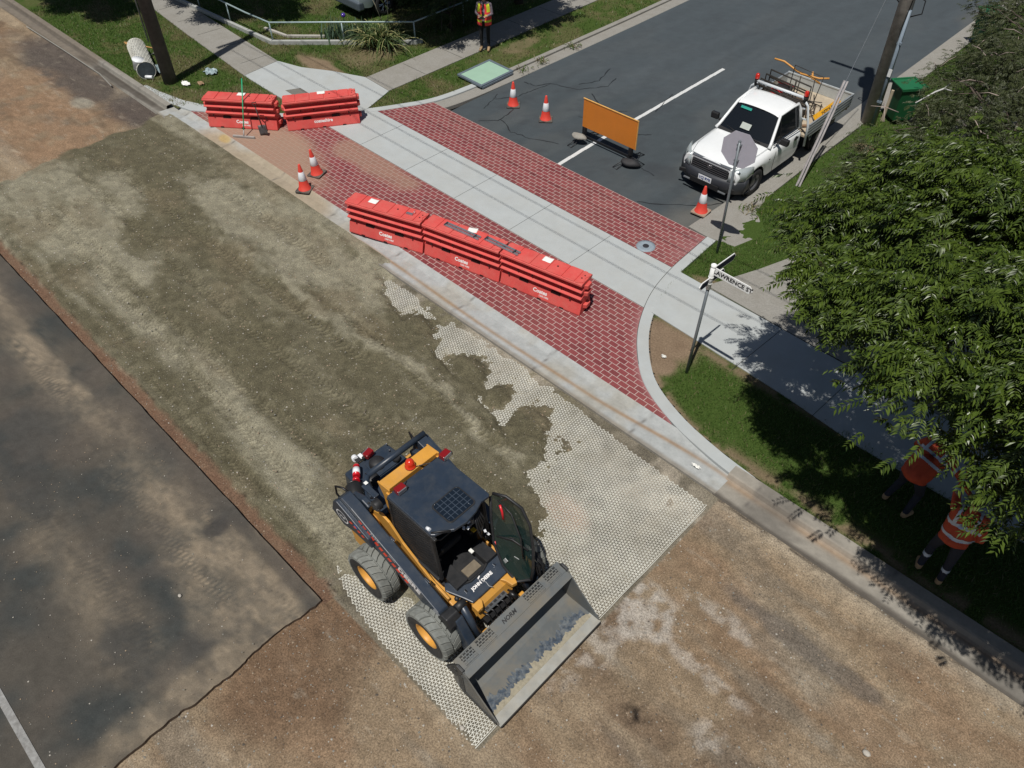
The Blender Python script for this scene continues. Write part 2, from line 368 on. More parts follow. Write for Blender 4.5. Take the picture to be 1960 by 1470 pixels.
gm = (gmask[:-1, :-1]).ravel(); cl = (clay[:-1, :-1] & (X[:-1, :-1] < -6.05)).ravel() & ~gm
cc = col.reshape(-1, 3)
def sub(name, sel):
    f = F[sel]; u, inv = np.unique(f, return_inverse=True)
    return tag(npmesh(name, V[u], inv.reshape(-1, 4), mt_ground, smooth=True, cols=np.clip(cc[u], 0, 1)), kind='structure')
sub('gravel_road_base', gm); sub('clay_shoulder', cl)
ash = (X[:-1, :-1] < -6.3) & (Y[:-1, :-1] < 1.8); ash = ash.ravel()
sub('dirt_road', ~gm & ~cl & ~ash)

# ---- geogrid: triangular net of white ribs on the bare base
def zat(x, y):  
    i = np.clip(np.searchsorted(xs, x)-1, 0, nx-2); j = np.clip(np.searchsorted(ys, y)-1, 0, ny-2); return Z[i, j], gmask[i, j]
a = .056; px_, py_ = a*math.sqrt(3), a
P0 = []
segs = []
kx = int(9.4/(px_/2)); ky = int(6.0/a)
for i in range(kx):
    for j in range(ky):
        x = -12.1+i*px_/2; y = 2.12+j*a+(a/2 if i % 2 else 0); P0.append((x, y, i, j))
A = np.array([(p[0], p[1]) for p in P0])
def grat(x, y): return gr[np.clip(np.searchsorted(xs, x)-1, 0, nx-2), np.clip(np.searchsorted(ys, y)-1, 0, ny-2)]
def inside(x, y):
    zz, g = zat(x, y)
    low = np.interp(x, [-6.7, -6.3, -5.7, -5, -2.9], [2.75, 2.42, 2.27, 2.2, 2.13]); hi = np.interp(x, [-11.5, -9.3, -6.7, -4.6, -2.8], [7.6, 7.72, 7.72, 7.55, 7.5])
    return (x < -2.86) & (y > low) & (y < hi) & (x > -11.8) & (grat(x, y) < .22)
for dx, dy in ((0, a), (px_/2, a/2), (px_/2, -a/2)):
    B = A+np.array((dx, dy)); ok = inside(A[:, 0], A[:, 1]) & inside(B[:, 0], B[:, 1]); segs.append((A[ok], B[ok]))
SA = np.concatenate([s[0] for s in segs]); SB = np.concatenate([s[1] for s in segs])
def grat(x, y): return gr[np.clip(np.searchsorted(xs, x)-1, 0, nx-2), np.clip(np.searchsorted(ys, y)-1, 0, ny-2)]
def zb_(x, y): i = np.clip(np.searchsorted(xs, x)-1, 0, nx-2); j = np.clip(np.searchsorted(ys, y)-1, 0, ny-2); return Z[i, j]-GH[i, j]*(Zg+.012)[i, j]*1.0
wv = lambda p: zb_(p[:, 0], p[:, 1])+.011+.010*vnoise(p[:, 0], p[:, 1], 3.1, 5)-.018*sst(-.35, .15, grat(p[:, 0], p[:, 1])+1.1*(fbm(p[:, 0], p[:, 1], 9, 66, 3)-.5))-.018*sst(.62, .72, fbm(p[:, 0], p[:, 1], 1.6, 67, 4))-.03*sst(7.55, 7.8, p[:, 1]+.4*(fbm(p[:, 0], p[:, 1], 3, 68, 3)-.5))
def ribs(name, SA, SB, za, zb, wd, th, mat, parent=None):
    d = SB-SA; L = np.linalg.norm(d, axis=1)[:, None]; nrm = np.stack([-d[:, 1], d[:, 0]], 1)/L*wd/2
    n = len(SA); V = np.zeros((n, 8, 3))
    for k, (P, s, zz) in enumerate(((SA, -1, za), (SA, 1, za), (SB, 1, zb), (SB, -1, zb))):
        for t in (0, 1):
            V[:, k+4*t, :2] = P+s*nrm; V[:, k+4*t, 2] = zz+t*th
    q = np.array([(4, 7, 6, 5), (0, 4, 5, 1), (3, 2, 6, 7)]); F = (np.arange(n)[:, None, None]*8+q[None]).reshape(-1, 4)
    return npmesh(name, V.reshape(-1, 3), F, mat, parent)
mt_grid = M('geogrid_plastic', (.62, .615, .55), rough=.5, var=.2, vs=3, dirt=.4, dcol=(.36, .32, .24), ds=1.3)
go = ribs('geogrid_sheet', SA, SB, wv(SA), wv(SB), .0078, .003, mt_grid)
# nodes and the folded selvedge of the sheet
mb = MB(); ok = inside(A[:, 0], A[:, 1])
zz = wv(A)
for p, z in zip(A[ok], zz[ok]): mb.add([(p[0]+.0105*math.cos(t), p[1]+.0105*math.sin(t), z+.0055) for t in (0, 1.047, 2.094, 3.1416, 4.189, 5.236)], [(0, 1, 2, 3, 4, 5)])
nd = mb.build('node', mt_grid, go)
mb = MB(); pts = [(-2.86, y, zat(np.array([-2.9]), np.array([y]))[0][0]+.03+.012*math.sin(y*5)) for y in np.arange(2.14, 7.48, .1)]
mb.tube(pts, .006, 5); mb.build('edge_rib', mt_grid, go)
tag(go, 'white plastic geogrid net spread over the bare road base under and around the loader', 'geogrid')

# ---- old asphalt with dust
xa = np.concatenate([np.arange(-46, -14, .15), np.arange(-14, -6.04, .045), [-6.04]]); ya = np.concatenate([np.arange(-9, -3, .3), np.arange(-3, 1.97, .045), [1.97]])
XA, YA = np.meshgrid(xa, ya, indexing='ij')
m1 = fbm(XA, YA, .9, 71); m2 = fbm(XA*.5, YA, 2, 72); m4 = fbm(XA, YA, 8, 73, 3)
ca = np.zeros(XA.shape+(3,))+np.array((.037, .042, .041))
ca = mixc(ca, (.078, .068, .055), sst(.25, .6, m1)*.85)
dust = np.exp(-((YA-(1.3+.25*(m1-.5)))/.42)**2)*(.5+1.1*(m2-.2)); dust *= 1-.5*np.exp(-((XA+10.8)/1.0)**2)
dust = np.maximum(dust, np.exp(-((YA+.45+.4*(m1-.5))/.33)**2)*sst(-12, -9, XA)*.55*(m2+.4))
dust = np.maximum(dust, blob(XA, YA, -7.2, 1.3, 1.3, .8, .4, 1.6)*.9)
dust = np.maximum(dust, blob(XA, YA, -6.2, .2, .35, 2.2, .4, 1.2)*.85)
clean = np.maximum(np.exp(-((YA-1.86)/.12)**4)*sst(.35, .6, fbm(XA, YA*.3, .5, 77)+.1), blob(XA, YA, -15, 1.75, 3, .3, .3, 1))
mm = .6*fbm(XA*.55, YA, 4.2, 79, 5)+.4*fbm(XA*.6, YA, 13, 82, 3); dust = np.clip(dust*(1-.85*clean)*(.45+.8*sst(.25, .75, mm)), 0, 1)
tw = np.exp(-((YA-.95-.12*np.sin(XA*.8))/.16)**2)+np.exp(-((YA+.28-.15*np.sin(XA*.6))/.2)**2)+np.exp(-((YA-1.55-.05*XA*0)/.12)**2)*.6
stripe = 1+.38*np.sign(np.sin(2*np.pi*(XA+.35*np.abs(YA-.4))/.105))*np.clip(tw, 0, 1)*sst(.4, .6, m2)-.12*np.clip(tw, 0, 1)
dust = np.maximum(dust, np.clip(tw, 0, 1)*.30*sst(.35, .6, mm)*(XA < -6.3))
ca = mixc(ca, (.235, .19, .135), dust*stripe*.85*(.62+.76*fbm(XA*.6, YA, 17, 83, 3)))
ca = mixc(ca, (.045, .045, .042), np.maximum(blob(XA, YA, -7.35, -.45, .7, .33, .6, 3), blob(XA, YA, -11.5, -.3, 1.2, .3, .6, 2))*.75)
ca = mixc(ca, (.033, .033, .033), blob(XA, YA, -8.3, 1.55, .16, .2, .5, 4)*.8)
ca = mixc(ca, (.095, .078, .064), sst(.5, .62, fbm(XA, YA, .7, 78))*(1-dust)*.35)
ca *= (.72+.56*(.5*m4+.5*fbm(XA*.7, YA, 19, 84, 2)))[..., None]
nxa, nya = XA.shape
xr = -6.04+.16*(fbm(XA*0+1, YA, 2.2, 80)-.5)+.05*(fbm(XA*0+1, YA, 11, 85)-.5); XA2 = np.where(np.arange(nxa)[:, None] >= nxa-1, xr, XA)
YA2 = YA+np.where(np.arange(nya)[None, :] == nya-1, .03*(fbm(XA, XA*0, 2.5, 81)-.5), 0)
ZA = .008+.006*(m1-.5)+.003*(m4-.5)
i, j = np.meshgrid(np.arange(nxa-1), np.arange(nya-1), indexing='ij')
FA = np.stack([i*nya+j, (i+1)*nya+j, (i+1)*nya+j+1, i*nya+j+1], -1).reshape(-1, 4)
VA = np.stack([XA2, YA2, ZA], -1).reshape(-1, 3); CA = ca.reshape(-1, 3)
# cut faces down to the excavation
top = [k*nya+nya-1 for k in range(nxa)]+[(nxa-1)*nya+k for k in range(nya-2, -1, -1)]
n0 = len(VA); VB = VA[top].copy(); VB[:, 2] = -.14; VA = np.vstack([VA, VA[top]*np.array((1, 1, 1)), VB]); CB = np.tile(np.array((.10, .07, .05)), (len(top)*2, 1)); CA = np.vstack([CA, CB])
k = np.arange(len(top)-1); FB = np.stack([n0+k, n0+len(top)+k, n0+len(top)+k+1, n0+k+1], 1)[:, ::-1]; FA = np.vstack([FA, FB])
tag(npmesh('old_asphalt_road', VA, FA, mt_asph, cols=np.clip(CA, 0, 1), smooth=False), kind='structure')
mb = MB(); mb.box((-12, -1.99, .016), (10.8, .10, .004)); tag(mb.build('edge_line_marking', M('old_line', (.26, .26, .25), rough=.8, var=.25, vs=20, dirt=.6, dcol=(.12, .11, .1), ds=9)), kind='structure')

# ---- gutter along the works
XG = np.concatenate([np.arange(-45, -22, 1.5), np.arange(-22, -2.6, .25)])
mt_gut = M('gutter_concrete', (0, 0, 0), rough=.88, attr='Col', var=.08, vs=20, bump=.0015, bs=100, spec=.3)
def gutter(name, x0, x1, prof, base, dirtf, dx=.05):
    xg = np.arange(x0, x1+dx, dx); P = []
    for a_, b_ in zip(prof[:-1], prof[1:]):
        n = max(1, int(np.hypot(b_[0]-a_[0], b_[1]-a_[1])/.03)); P += [(a_[0]+(b_[0]-a_[0])*k/n, a_[1]+(b_[1]-a_[1])*k/n) for k in range(n)]
    P.append(prof[-1]); GX, GY = np.meshgrid(xg, [p[0] for p in P], indexing='ij')
    c = np.zeros(GX.shape+(3,))+np.array(base); c = dirtf(GX, GY, c)*(.82+.36*fbm(GX, GY, 9, 99, 4))[..., None]
    o, _ = strip_mesh(name, xg, P, mt_gut, cols=np.clip(c.reshape(-1, 3), 0, 1)); return tag(o, kind='structure')
def dj(x, y, c):
    for jx in np.arange(-40, 10, 2.35): c = mixc(c, (.12, .11, .1), np.exp(-((x-jx-.03*np.sin(y*9+jx))/.022)**2)*.75)
    return c
def dm(x, y, c):
    s = fbm(x, y, 1.5, 90); c = mixc(c, (.33, .31, .26), sst(.45, .7, s)*.6)
    c = mixc(c, (.27, .17, .09), np.exp(-((y-(7.98+.22*sst(-6, -3, x)+.03*np.sin(x*.9)))/.045)**2)*sst(-14, -12.3, x)*(.55+.4*fbm(x, y, 1.2, 93)))
    c = mixc(c, (.33, .265, .18), blob(x, y, -16.6, 8.1, 3.2, .5, .4, .9)*.85)
    c = mixc(c, (.42, .29, .10), blob(x, y, -19.2, 8.32, .24, .13, .2, 3)*.7)
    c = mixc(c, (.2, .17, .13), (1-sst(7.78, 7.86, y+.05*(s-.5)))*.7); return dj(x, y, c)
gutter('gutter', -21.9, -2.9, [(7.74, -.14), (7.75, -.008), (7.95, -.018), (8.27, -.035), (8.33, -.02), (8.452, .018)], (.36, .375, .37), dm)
def do(x, y, c):
    s = fbm(x*.5, y, 1.6, 95); c = mixc(c, (.3, .2, .12), np.exp(-((y-8.12)/.07)**2)*(.4+.5*s)); c = mixc(c, (.13, .12, .105), sst(.52, .68, s)*.7)
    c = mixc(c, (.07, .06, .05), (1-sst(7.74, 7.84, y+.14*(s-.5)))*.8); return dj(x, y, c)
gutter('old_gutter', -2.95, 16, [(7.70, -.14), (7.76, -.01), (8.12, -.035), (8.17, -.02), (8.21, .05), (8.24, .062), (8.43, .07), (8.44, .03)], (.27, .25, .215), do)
def dl(x, y, c):
    s = fbm(x*.4, y, 1.3, 97); c = mixc(c, (.15, .12, .09), sst(.42, .6, s)*.7); c = mixc(c, (.08, .07, .06), np.exp(-((y-(8.0+.1*(s-.5)))/.05)**2)*.7)
    c = mixc(c, (.06, .05, .04), blob(x, y, -24.2, 7.9, 2.6, .14, .5, 1.5)*.8); return dj(x, y, c)
gutter('old_gutter', -46, -21.92, [(7.70, -.14), (7.76, .0), (7.9, -.02), (8.06, -.03), (8.09, .06), (8.11, .07), (8.24, .075), (8.26, .03)], (.25, .235, .205), dl)
# narrow timber/steel edge left standing against the old kerb
mb = MB(); mb.tube([(-30.7, 7.66, .0), (-28, 7.72, .0), (-25.4, 7.74, .01), (-24.4, 7.62, .0)], .02, 4); tag(mb.build('edge_strip', mt_oldc), kind='structure')

# ---- brick crossing, concrete band, kerbs
def brick_mat():
    m = D.materials.new('stamped_brick'); m.use_nodes = True; N = m.node_tree.nodes; L = m.node_tree.links; b = N['Principled BSDF']; b.inputs['Roughness'].default_value = .75; b.inputs['Specular IOR Level'].default_value = .25
    tc = N.new('ShaderNodeTexCoord'); mp = N.new('ShaderNodeMapping'); mp.inputs['Location'].default_value = (.0, .01, 0); L.new(tc.outputs['Object'], mp.inputs[0])
    br = N.new('ShaderNodeTexBrick'); L.new(mp.outputs[0], br.inputs['Vector']); br.inputs['Scale'].default_value = 1
    br.inputs['Color1'].default_value = (.215, .046, .052, 1); br.inputs['Color2'].default_value = (.135, .026, .033, 1); br.inputs['Mortar'].default_value = (.49, .38, .35, 1)
    br.inputs['Mortar Size'].default_value = .0070; br.inputs['Mortar Smooth'].default_value = .1; br.inputs['Bias'].default_value = -.3
    br.inputs['Brick Width'].default_value = .21; br.inputs['Row Height'].default_value = .12222
    at = N.new('ShaderNodeAttribute'); at.attribute_name = 'Col'
    nz = N.new('ShaderNodeTexNoise'); nz.inputs['Scale'].default_value = 45; nz.inputs['Detail'].default_value = 4; L.new(tc.outputs['Object'], nz.inputs[0])
    mr = N.new('ShaderNodeMapRange'); mr.inputs['From Min'].default_value = .3; mr.inputs['From Max'].default_value = .7; mr.inputs['To Min'].default_value = .82; mr.inputs['To Max'].default_value = 1.18; L.new(nz.outputs[0], mr.inputs[0])
    sc = N.new('ShaderNodeVectorMath'); sc.operation = 'SCALE'; L.new(br.outputs['Color'], sc.inputs[0]); L.new(mr.outputs[0], sc.inputs['Scale'])
    sp = N.new('ShaderNodeSeparateColor'); L.new(at.outputs['Color'], sp.inputs[0])
    mx = N.new('ShaderNodeMix'); mx.data_type = 'RGBA'; L.new(sp.outputs[0], mx.inputs['Factor']); L.new(sc.outputs[0], mx.inputs['A']); mx.inputs['B'].default_value = (.34, .24, .17, 1)
    m2 = N.new('ShaderNodeMix'); m2.data_type = 'RGBA'; L.new(sp.outputs[1], m2.inputs['Factor']); L.new(mx.outputs['Result'], m2.inputs['A']); m2.inputs['B'].default_value = (.33, .16, .16, 1)
    L.new(m2.outputs['Result'], b.inputs['Base Color'])
    bp = N.new('ShaderNodeBump'); bp.inputs['Distance'].default_value = .003; bp.invert = True; L.new(br.outputs['Fac'], bp.inputs['Height']); L.new(bp.outputs[0], b.inputs['Normal'])
    return m
mt_brick = brick_mat()
def ribbon_area(name, y0, y1, z0, z1, mat, dustf=None, n=14, gap=0.0, yofs=0.0):
    """area between the two corner kerbs, gridded; object origin at y0 so the brick courses start on the edge"""
    yy = np.linspace(y0, y1, n); xl = np.array([edge_x(KLs, y) for y in yy]); xr = np.array([edge_x(KRs[:1]+KRs[1:], y) for y in yy])
    t = np.linspace(0, 1, 160); XX = xl[:, None]*(1-t)+xr[:, None]*t; YY = np.repeat(yy[:, None], len(t), 1); ZZ = z0+(z1-z0)*(YY-y0)/(y1-y0)
    c = np.zeros(XX.shape+(3,))
    if dustf: c = dustf(XX, YY, c)
    i, j = np.meshgrid(np.arange(n-1), np.arange(len(t)-1), indexing='ij'); w_ = len(t)
    Fb = np.stack([i*w_+j, i*w_+j+1, (i+1)*w_+j+1, (i+1)*w_+j], -1).reshape(-1, 4)
    o = npmesh(name, np.stack([XX, YY-y0, ZZ], -1).reshape(-1, 3), Fb, mat, cols=np.clip(c.reshape(-1, 3), 0, 1)); o.location = (0, y0, 0); return tag(o, kind='structure')
def bd(x, y, c):
    c[..., 0] = np.maximum(blob(x, y, -18.2, 8.8, 2.6, 1.0, .35, 1.2)*.8, blob(x, y, -15.3, 10.3, 1.6, .45, .4, 1.5)*.55)
    c[..., 0] = np.maximum(c[..., 0], .12*fbm(x, y, 1.3, 101)); xr = np.interp(y, [p[1] for p in KRs], [p[0] for p in KRs])
    c[..., 1] = np.exp(-np.clip(xr-x, 0, 9)/.09)*.8; return c
ribbon_area('brick_crossing', 8.45, 10.645, .018, .024, mt_brick, bd, 24)
ribbon_area('brick_crossing', 12.155, 13.622, .024, .012, mt_brick, lambda x, y, c: np.stack([.14*fbm(x, y, 1.1, 102), np.exp(-np.clip(-7.1-x, 0, 9)/.35)*.55*sst(.3, .6, fbm(x, y, 2, 104)), c[..., 2]], -1), 16)
ribbon_area('concrete_crossing', 10.655, 12.145, .027, .027, mt_conc)
mb = MB()
for jx in (-16.2, -14.35, -12.5, -10.6, -8.75): mb.box((jx, 11.4, .0285), (.008, 1.46, .002))
mb.box((-12.1, 10.65, .02), (10.9, .012, .006)); mb.box((-12.1, 12.15, .022), (10.2, .014, .006)); tag(mb.build('crossing_joint', mt_joint), kind='structure')
def kerb(name, pts, w0, w1, zt, mat, zb=-.12, face=.012):
    A_ = offs(pts, w0); B_ = offs(pts, w1); mb = MB(); n = len(pts)
    s = 1 if w1 > w0 else -1
    A2 = offs(pts, w0+s*face); vs = []
    for a_, a2, b_ in zip(A_, A2, B_): vs += [(*a_, zb), (*a_, zt-face), (*a2, zt), (*b_, zt), (*b_, zb)]
    fs = []
    for i in range(n-1):
        for k in range(4): f = (i*5+k, (i+1)*5+k, (i+1)*5+k+1, i*5+k+1); fs.append(f if s < 0 else f[::-1])
    fs += [(0, 1, 2, 3, 4), tuple((n-1)*5+k for k in (4, 3, 2, 1, 0))]
    mb.add(vs, fs); return tag(mb.build(name, mat), kind='structure')
KRx = [(-1.6, 8.30), (-2.9, 8.29), (-3.6, 8.33)]+KRs
KRx = cr([(-2.6, 8.22), (-3.4, 8.30)]+KR, 6)
kerb('corner_kerb', KRx, 0, -.24, .042, mt_conc)
kerb('corner_kerb', KLs, 0, .2, .045, mt_conc)
# joints across and along the right kerb
mb = MB()
for side, w_ in ((0, -.006), (-.26, -.004)):
    P = offs(KRs, side+w_)
    mb.tube([(p[0], p[1], .046) for p in P[12:]], .005, 4)
tag(mb.build('kerb_joint', mt_joint), kind='structure')

# ---- cross street
xc = np.arange(-15.95, -7.6, .1); yc = np.concatenate([np.arange(13.55, 30, .12), np.arange(30, 62, 1.)])
XC, YC = np.meshgrid(xc, yc, indexing='ij')
cc_ = np.zeros(XC.shape+(3,))+np.array((.054, .066, .073)); q1 = fbm(XC, YC*.35, 1.2, 111); q2 = fbm(XC, YC, 3, 112)
cc_ = mixc(cc_, (.072, .08, .082), sst(.45, .7, q1)*.6); cc_ = mixc(cc_, (.045, .052, .058), sst(.55, .7, q2)*.5)
cc_ = mixc(cc_, (.125, .12, .105), np.exp(-((XC+7.9)/.5)**2)*sst(.4, .6, q1)*.6)
cc_ = mixc(cc_, (.066, .08, .09), sst(17.5, 19.5, YC+2*(q1-.5)-.5*(XC+12))*.5)
cc_ *= (.88+.24*fbm(XC*2.2, YC*.22, 1.4, 116, 4))[..., None]*(.9+.2*fbm(XC, YC, 7, 117, 3))[..., None]
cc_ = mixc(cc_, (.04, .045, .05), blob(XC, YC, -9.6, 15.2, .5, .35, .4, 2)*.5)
nc, mc_ = XC.shape; i, j = np.meshgrid(np.arange(nc-1), np.arange(mc_-1), indexing='ij')
Fc = np.stack([i*mc_+j, (i+1)*mc_+j, (i+1)*mc_+j+1, i*mc_+j+1], -1).reshape(-1, 4)
XC2 = XC.copy(); XC2[0] = -15.9+.1*(fbm(YC[0]*0, YC[0], 1.3, 115)-.5)
ZC = -.02+.03*(1-((XC+11.8)/4.2)**2)*sst(13.6, 15, YC)
tag(npmesh('side_street', np.stack([XC2, YC, ZC], -1).reshape(-1, 3), Fc, M('blue_grey_asphalt', (0, 0, 0), rough=.85, attr='Col', var=.16, vs=60, bump=.003, bs=140, spec=.3), cols=cc_.reshape(-1, 3)), kind='structure')
zr = lambda x, y: -.02+.03*(1-((x+11.8)/4.2)**2)*float(sst(13.6, 15, y))
mb = MB(); y = 13.66
while y < 21.2:
    y2 = min(y+.5, 21.25); mb.hexa([(-11.79, y, zr(-11.79, y)-.01), (-11.68, y, zr(-11.68, y)-.01), (-11.69, y2, zr(-11.69, y2)-.01), (-11.8, y2, zr(-11.8, y2)-.01), (-11.79, y, zr(-11.79, y)+.004), (-11.68, y, zr(-11.68, y)+.004), (-11.69, y2, zr(-11.69, y2)+.004), (-11.8, y2, zr(-11.8, y2)+.004)]); y = y2
tag(mb.build('centre_line_marking', mt_white), kind='structure')
# sealed cracks in the asphalt
mt_tar = M('tar_seal', (.018, .02, .022), rough=.55, var=.2)
mb = MB(); rr = random.Random(3)
CR = [[(-15.6, 16.4), (-15.2, 16.45), (-14.95, 16.9), (-14.1, 17.1), (-13.6, 17.9), (-13.75, 18.5)], [(-14.95, 16.9), (-15.05, 16.1), (-15.1, 15.6), (-15.5, 15.0), (-15.65, 15.3)], [(-15.5, 15.0), (-15.3, 14.4)],
      [(-15.0, 15.4), (-14.6, 14.9), (-14.5, 14.2), (-14.9, 13.8)], [(-13.6, 17.2), (-12.9, 16.7), (-12.5, 16.7), (-12.2, 17.1)], [(-12.6, 16.6), (-11.9, 16.3), (-11.2, 16.2), (-10.9, 16.5)], [(-14.5, 14.3), (-13.8, 14.0), (-13.2, 14.1), (-12.4, 14.4)],
      [(-13.0, 15.9), (-12.4, 16.2), (-12, 16.6)], [(-9.2, 13.7), (-8.6, 14.1), (-8.0, 14.6), (-7.6, 15.2)], [(-14.3, 18.9), (-14.0, 18.0), (-14.3, 17.4)], [(-10.6, 15.6), (-10.2, 15.0), (-9.6, 14.9)], [(-11.9, 18.8), (-11.6, 17.6)]]
for c in CR:
    P = []
    for a_, b_ in zip(c[:-1], c[1:]):
        for k in range(5): t = k/5; P.append((a_[0]+(b_[0]-a_[0])*t+rr.uniform(-.03, .03), a_[1]+(b_[1]-a_[1])*t+rr.uniform(-.03, .03)))
    P.append(c[-1]); A_ = offs(P, .0); vs = []
    for k, p in enumerate(P):
        wd = .006+.014*rr.random(); o1 = offs(P, wd)[k]; o2 = offs(P, -wd)[k]; vs += [(*o1, zr(*o1)+.004), (*o2, zr(*o2)+.004)]
    mb.add(vs, [(2*k, 2*k+1, 2*k+3, 2*k+2) for k in range(len(P)-1)])
tag(mb.build('crack_seal', mt_tar), kind='structure')
# side street gutters and kerbs
LK = [(-16.34, 15.9), (-16.28, 18), (-16.2, 22), (-16.15, 30), (-16.1, 62)]
def line(pts, step=.5):
    o = []
    for a_, b_ in zip(pts[:-1], pts[1:]):
        n = max(1, int(np.hypot(b_[0]-a_[0], b_[1]-a_[1])/step)); o += [(a_[0]+(b_[0]-a_[0])*k/n, a_[1]+(b_[1]-a_[1])*k/n) for k in range(n)]
    return o+[pts[-1]]
LKs = line(LK); LK0 = [p for p in KLs if p[1] > 13.5]+LKs[1:]
jit = lambda P, a_: [(p[0]+rr.uniform(-a_, a_), p[1]) for p in P]
kerb('side_gutter', LK0, -.42, .02, -.006, mt_oldc)
kerb('side_kerb', LKs, 0, .16, .06, mt_oldc)
RK = line([(-7.0, 15.4), (-7.12, 16), (-7.15, 18), (-7.15, 22), (-7.2, 30), (-7.3, 62)])
kerb('side_gutter', line([(-7.2, 13.7), (-7.12, 16), (-7.15, 18), (-7.15, 22), (-7.2, 30), (-7.3, 62)]), .5, -.02, -.008, mt_oldc)
kerb('side_kerb', RK, .0, -.14, .055, mt_oldc)
poly_obj('concrete_apron', [(-7.6, 13.66), (-7.08, 13.63), (-6.45, 13.75), (-6.3, 14.3), (-6.42, 14.85), (-6.9, 15.35), (-7.2, 15.5), (-7.6, 15.3)], .034, mt_oldc)

# ---- verges (colour painted by region, grass blades added later)
OL = offs(KLs, .2); OR = offs(KRx, -.24)
leftv = [(-60, 8.255), (-21.6, 8.255)]+[p for p in OL if p[1] > 8.5]+[(p[0]-.16, p[1]) for p in LKs[1:]]+[(-60, 62)]
rightv = [(16, 8.44), (-2.4, 8.44)]+[p for p in OR if p[1] > 8.46]+[(-6.85, 13.6), (-6.95, 15.5)]+[(p[0]+.14, p[1]) for p in RK[1:]]+[(16, 62)]
mt_turf = M('turf_soil', (0, 0, 0), rough=1, attr='Col', var=.3, vs=30, bump=.012, bs=35, spec=.1)
def turf_col(x, y):
    g1 = fbm(x, y, 1.1, 121); g2 = fbm(x, y, 4, 122, 3)
    c = np.zeros(np.shape(x)+(3,))+np.array((.050, .082, .018))
    c = mixc(c, (.10, .098, .042), sst(.42, .68, g1)*.7*(x < -15)); c = mixc(c, (.14, .115, .06), sst(.55, .7, fbm(x, y, 2.1, 125))*.45*(x < -15))
    bare = np.zeros(np.shape(x))
    bare = np.maximum(bare, blob(x, y, -5.75, 10.1, .75, .62, .25, 2)); bare = np.maximum(bare, blob(x, y, -5.35, 9.55, .3, .35, .3, 2)*(1-blob(x, y, -4.75, 9.7, .3, .4, .2, 2)))
    if True:
        xr_ = np.interp(y, [p[1] for p in OR], [p[0] for p in OR]); near = np.exp(-((x-xr_-.05)/.22)**2)*(y < 10.2)*(y > 8.45); bare = np.maximum(bare, near*sst(.3, .5, g2))
        bare = np.maximum(bare, np.exp(-((y-8.6)/.16)**2)*(x > -4.4)*(x < 3)*.8*sst(.3, .55, g2)); bare = np.maximum(bare, np.exp(-((y-10.42)/.13)**2)*(x > -6)*.8*sst(.35, .5, g2))
    bare = np.maximum(bare, blob(x, y, -6.35, 19.8, .35, .25, .2, 3))
    bare = np.maximum(bare, blob(x, y, -20.6, 12.75, 1.5, .3, .5, 1.4)*.9)
    bare = np.maximum(bare, blob(x, y, -20.4, 14.5, .5, 1.1, .5, 1.5)*.5); bare = np.maximum(bare, blob(x, y, -17.4, 18.1, .3, .8, .5, 2)*.5)
    bare = np.maximum(bare, blob(x, y, -6.0, 12.25, .5, .15, .4, 3)*.7)
    bc = mixc(np.zeros(np.shape(x)+(3,))+np.array((.25, .185, .125)), (.17, .12, .08), g2); return mixc(c, (0, 0, 0), bare)+bc*bare[..., None], bare
def verge(name, poly, x0, x1, y0, y1, st, z):
    vx = np.arange(x0, x1, st); vy = np.arange(y0, y1, st); XX, YY = np.meshgrid(vx, vy, indexing='ij'); c, _ = turf_col(XX, YY)
    nn, mm = XX.shape; i, j = np.meshgrid(np.arange(nn-1), np.arange(mm-1), indexing='ij'); Ff = np.stack([i*mm+j, (i+1)*mm+j, (i+1)*mm+j+1, i*mm+j+1], -1).reshape(-1, 4)
    ok = inpoly(XX[:-1, :-1]+st/2, YY[:-1, :-1]+st/2, poly).ravel(); Zv = z+.02*(fbm(XX, YY, 2, 130)-.5)+.012*(fbm(XX, YY, 9, 131, 2)-.5)
    f = Ff[ok]; u, inv = np.unique(f, return_inverse=True); Vv = np.stack([XX, YY, Zv], -1).reshape(-1, 3)
    return tag(npmesh(name, Vv[u], inv.reshape(-1, 4), mt_turf, smooth=True, cols=np.clip(c.reshape(-1, 3)[u], 0, 1)), kind='structure')
verge('verge', leftv, -45, -15.5, 8.2, 34, .06, .03); verge('verge', rightv, -7.4, 8, 8.3, 34, .06, .034)
# footpaths
poly_obj('footpath', [(-60, 11.3), (-29.5, 11.42), (-26.4, 11.1), (-22.0, 10.72), (-22.12, 12.0), (-25.6, 12.22), (-29.1, 12.45), (-60, 12.6)], .055, mt_oldc)
poly_obj('new_footpath', [(-21.98, 10.72), (-20.9, 10.68), (-18.72, 10.64), (-18.0, 11.45), (-17.6, 12.0), (-18.0, 13.12), (-19.22, 13.2), (-20.3, 12.75), (-21.2, 12.25), (-22.1, 12.0)], .058, mt_conc)
poly_obj('footpath', [(-18.02, 13.14), (-18.05, 62), (-19.1, 62), (-19.2, 13.22)], .054, mt_oldc)
poly_obj('new_footpath', [(16, 10.32), (16, 11.95), (-2.5, 11.98), (-6.78, 12.12), (-6.72, 11.5), (-6.58, 11.0), (-6.42, 10.62), (-3.5, 10.48), (-1.6, 10.3)], .056, mt_conc)
poly_obj('footpath', [(-6.1, 12.14), (-2.5, 12.0), (3, 11.97), (3, 14.6), (-4.0, 14.4), (-3.8, 62), (-5.2, 62), (-5.2, 14.6), (-5.6, 13.4)], .050, mt_oldc)
mb = MB()
for jx in (-4.25, -2.55, -.85, .85): mb.box((jx, 11.2, .0575), (.01, 1.7, .002), rot=(0, 0, -.05))
for jy in (12.0,): mb.box((-2.0, 12.0, .056), (8, .012, .004), rot=(0, 0, -.02))
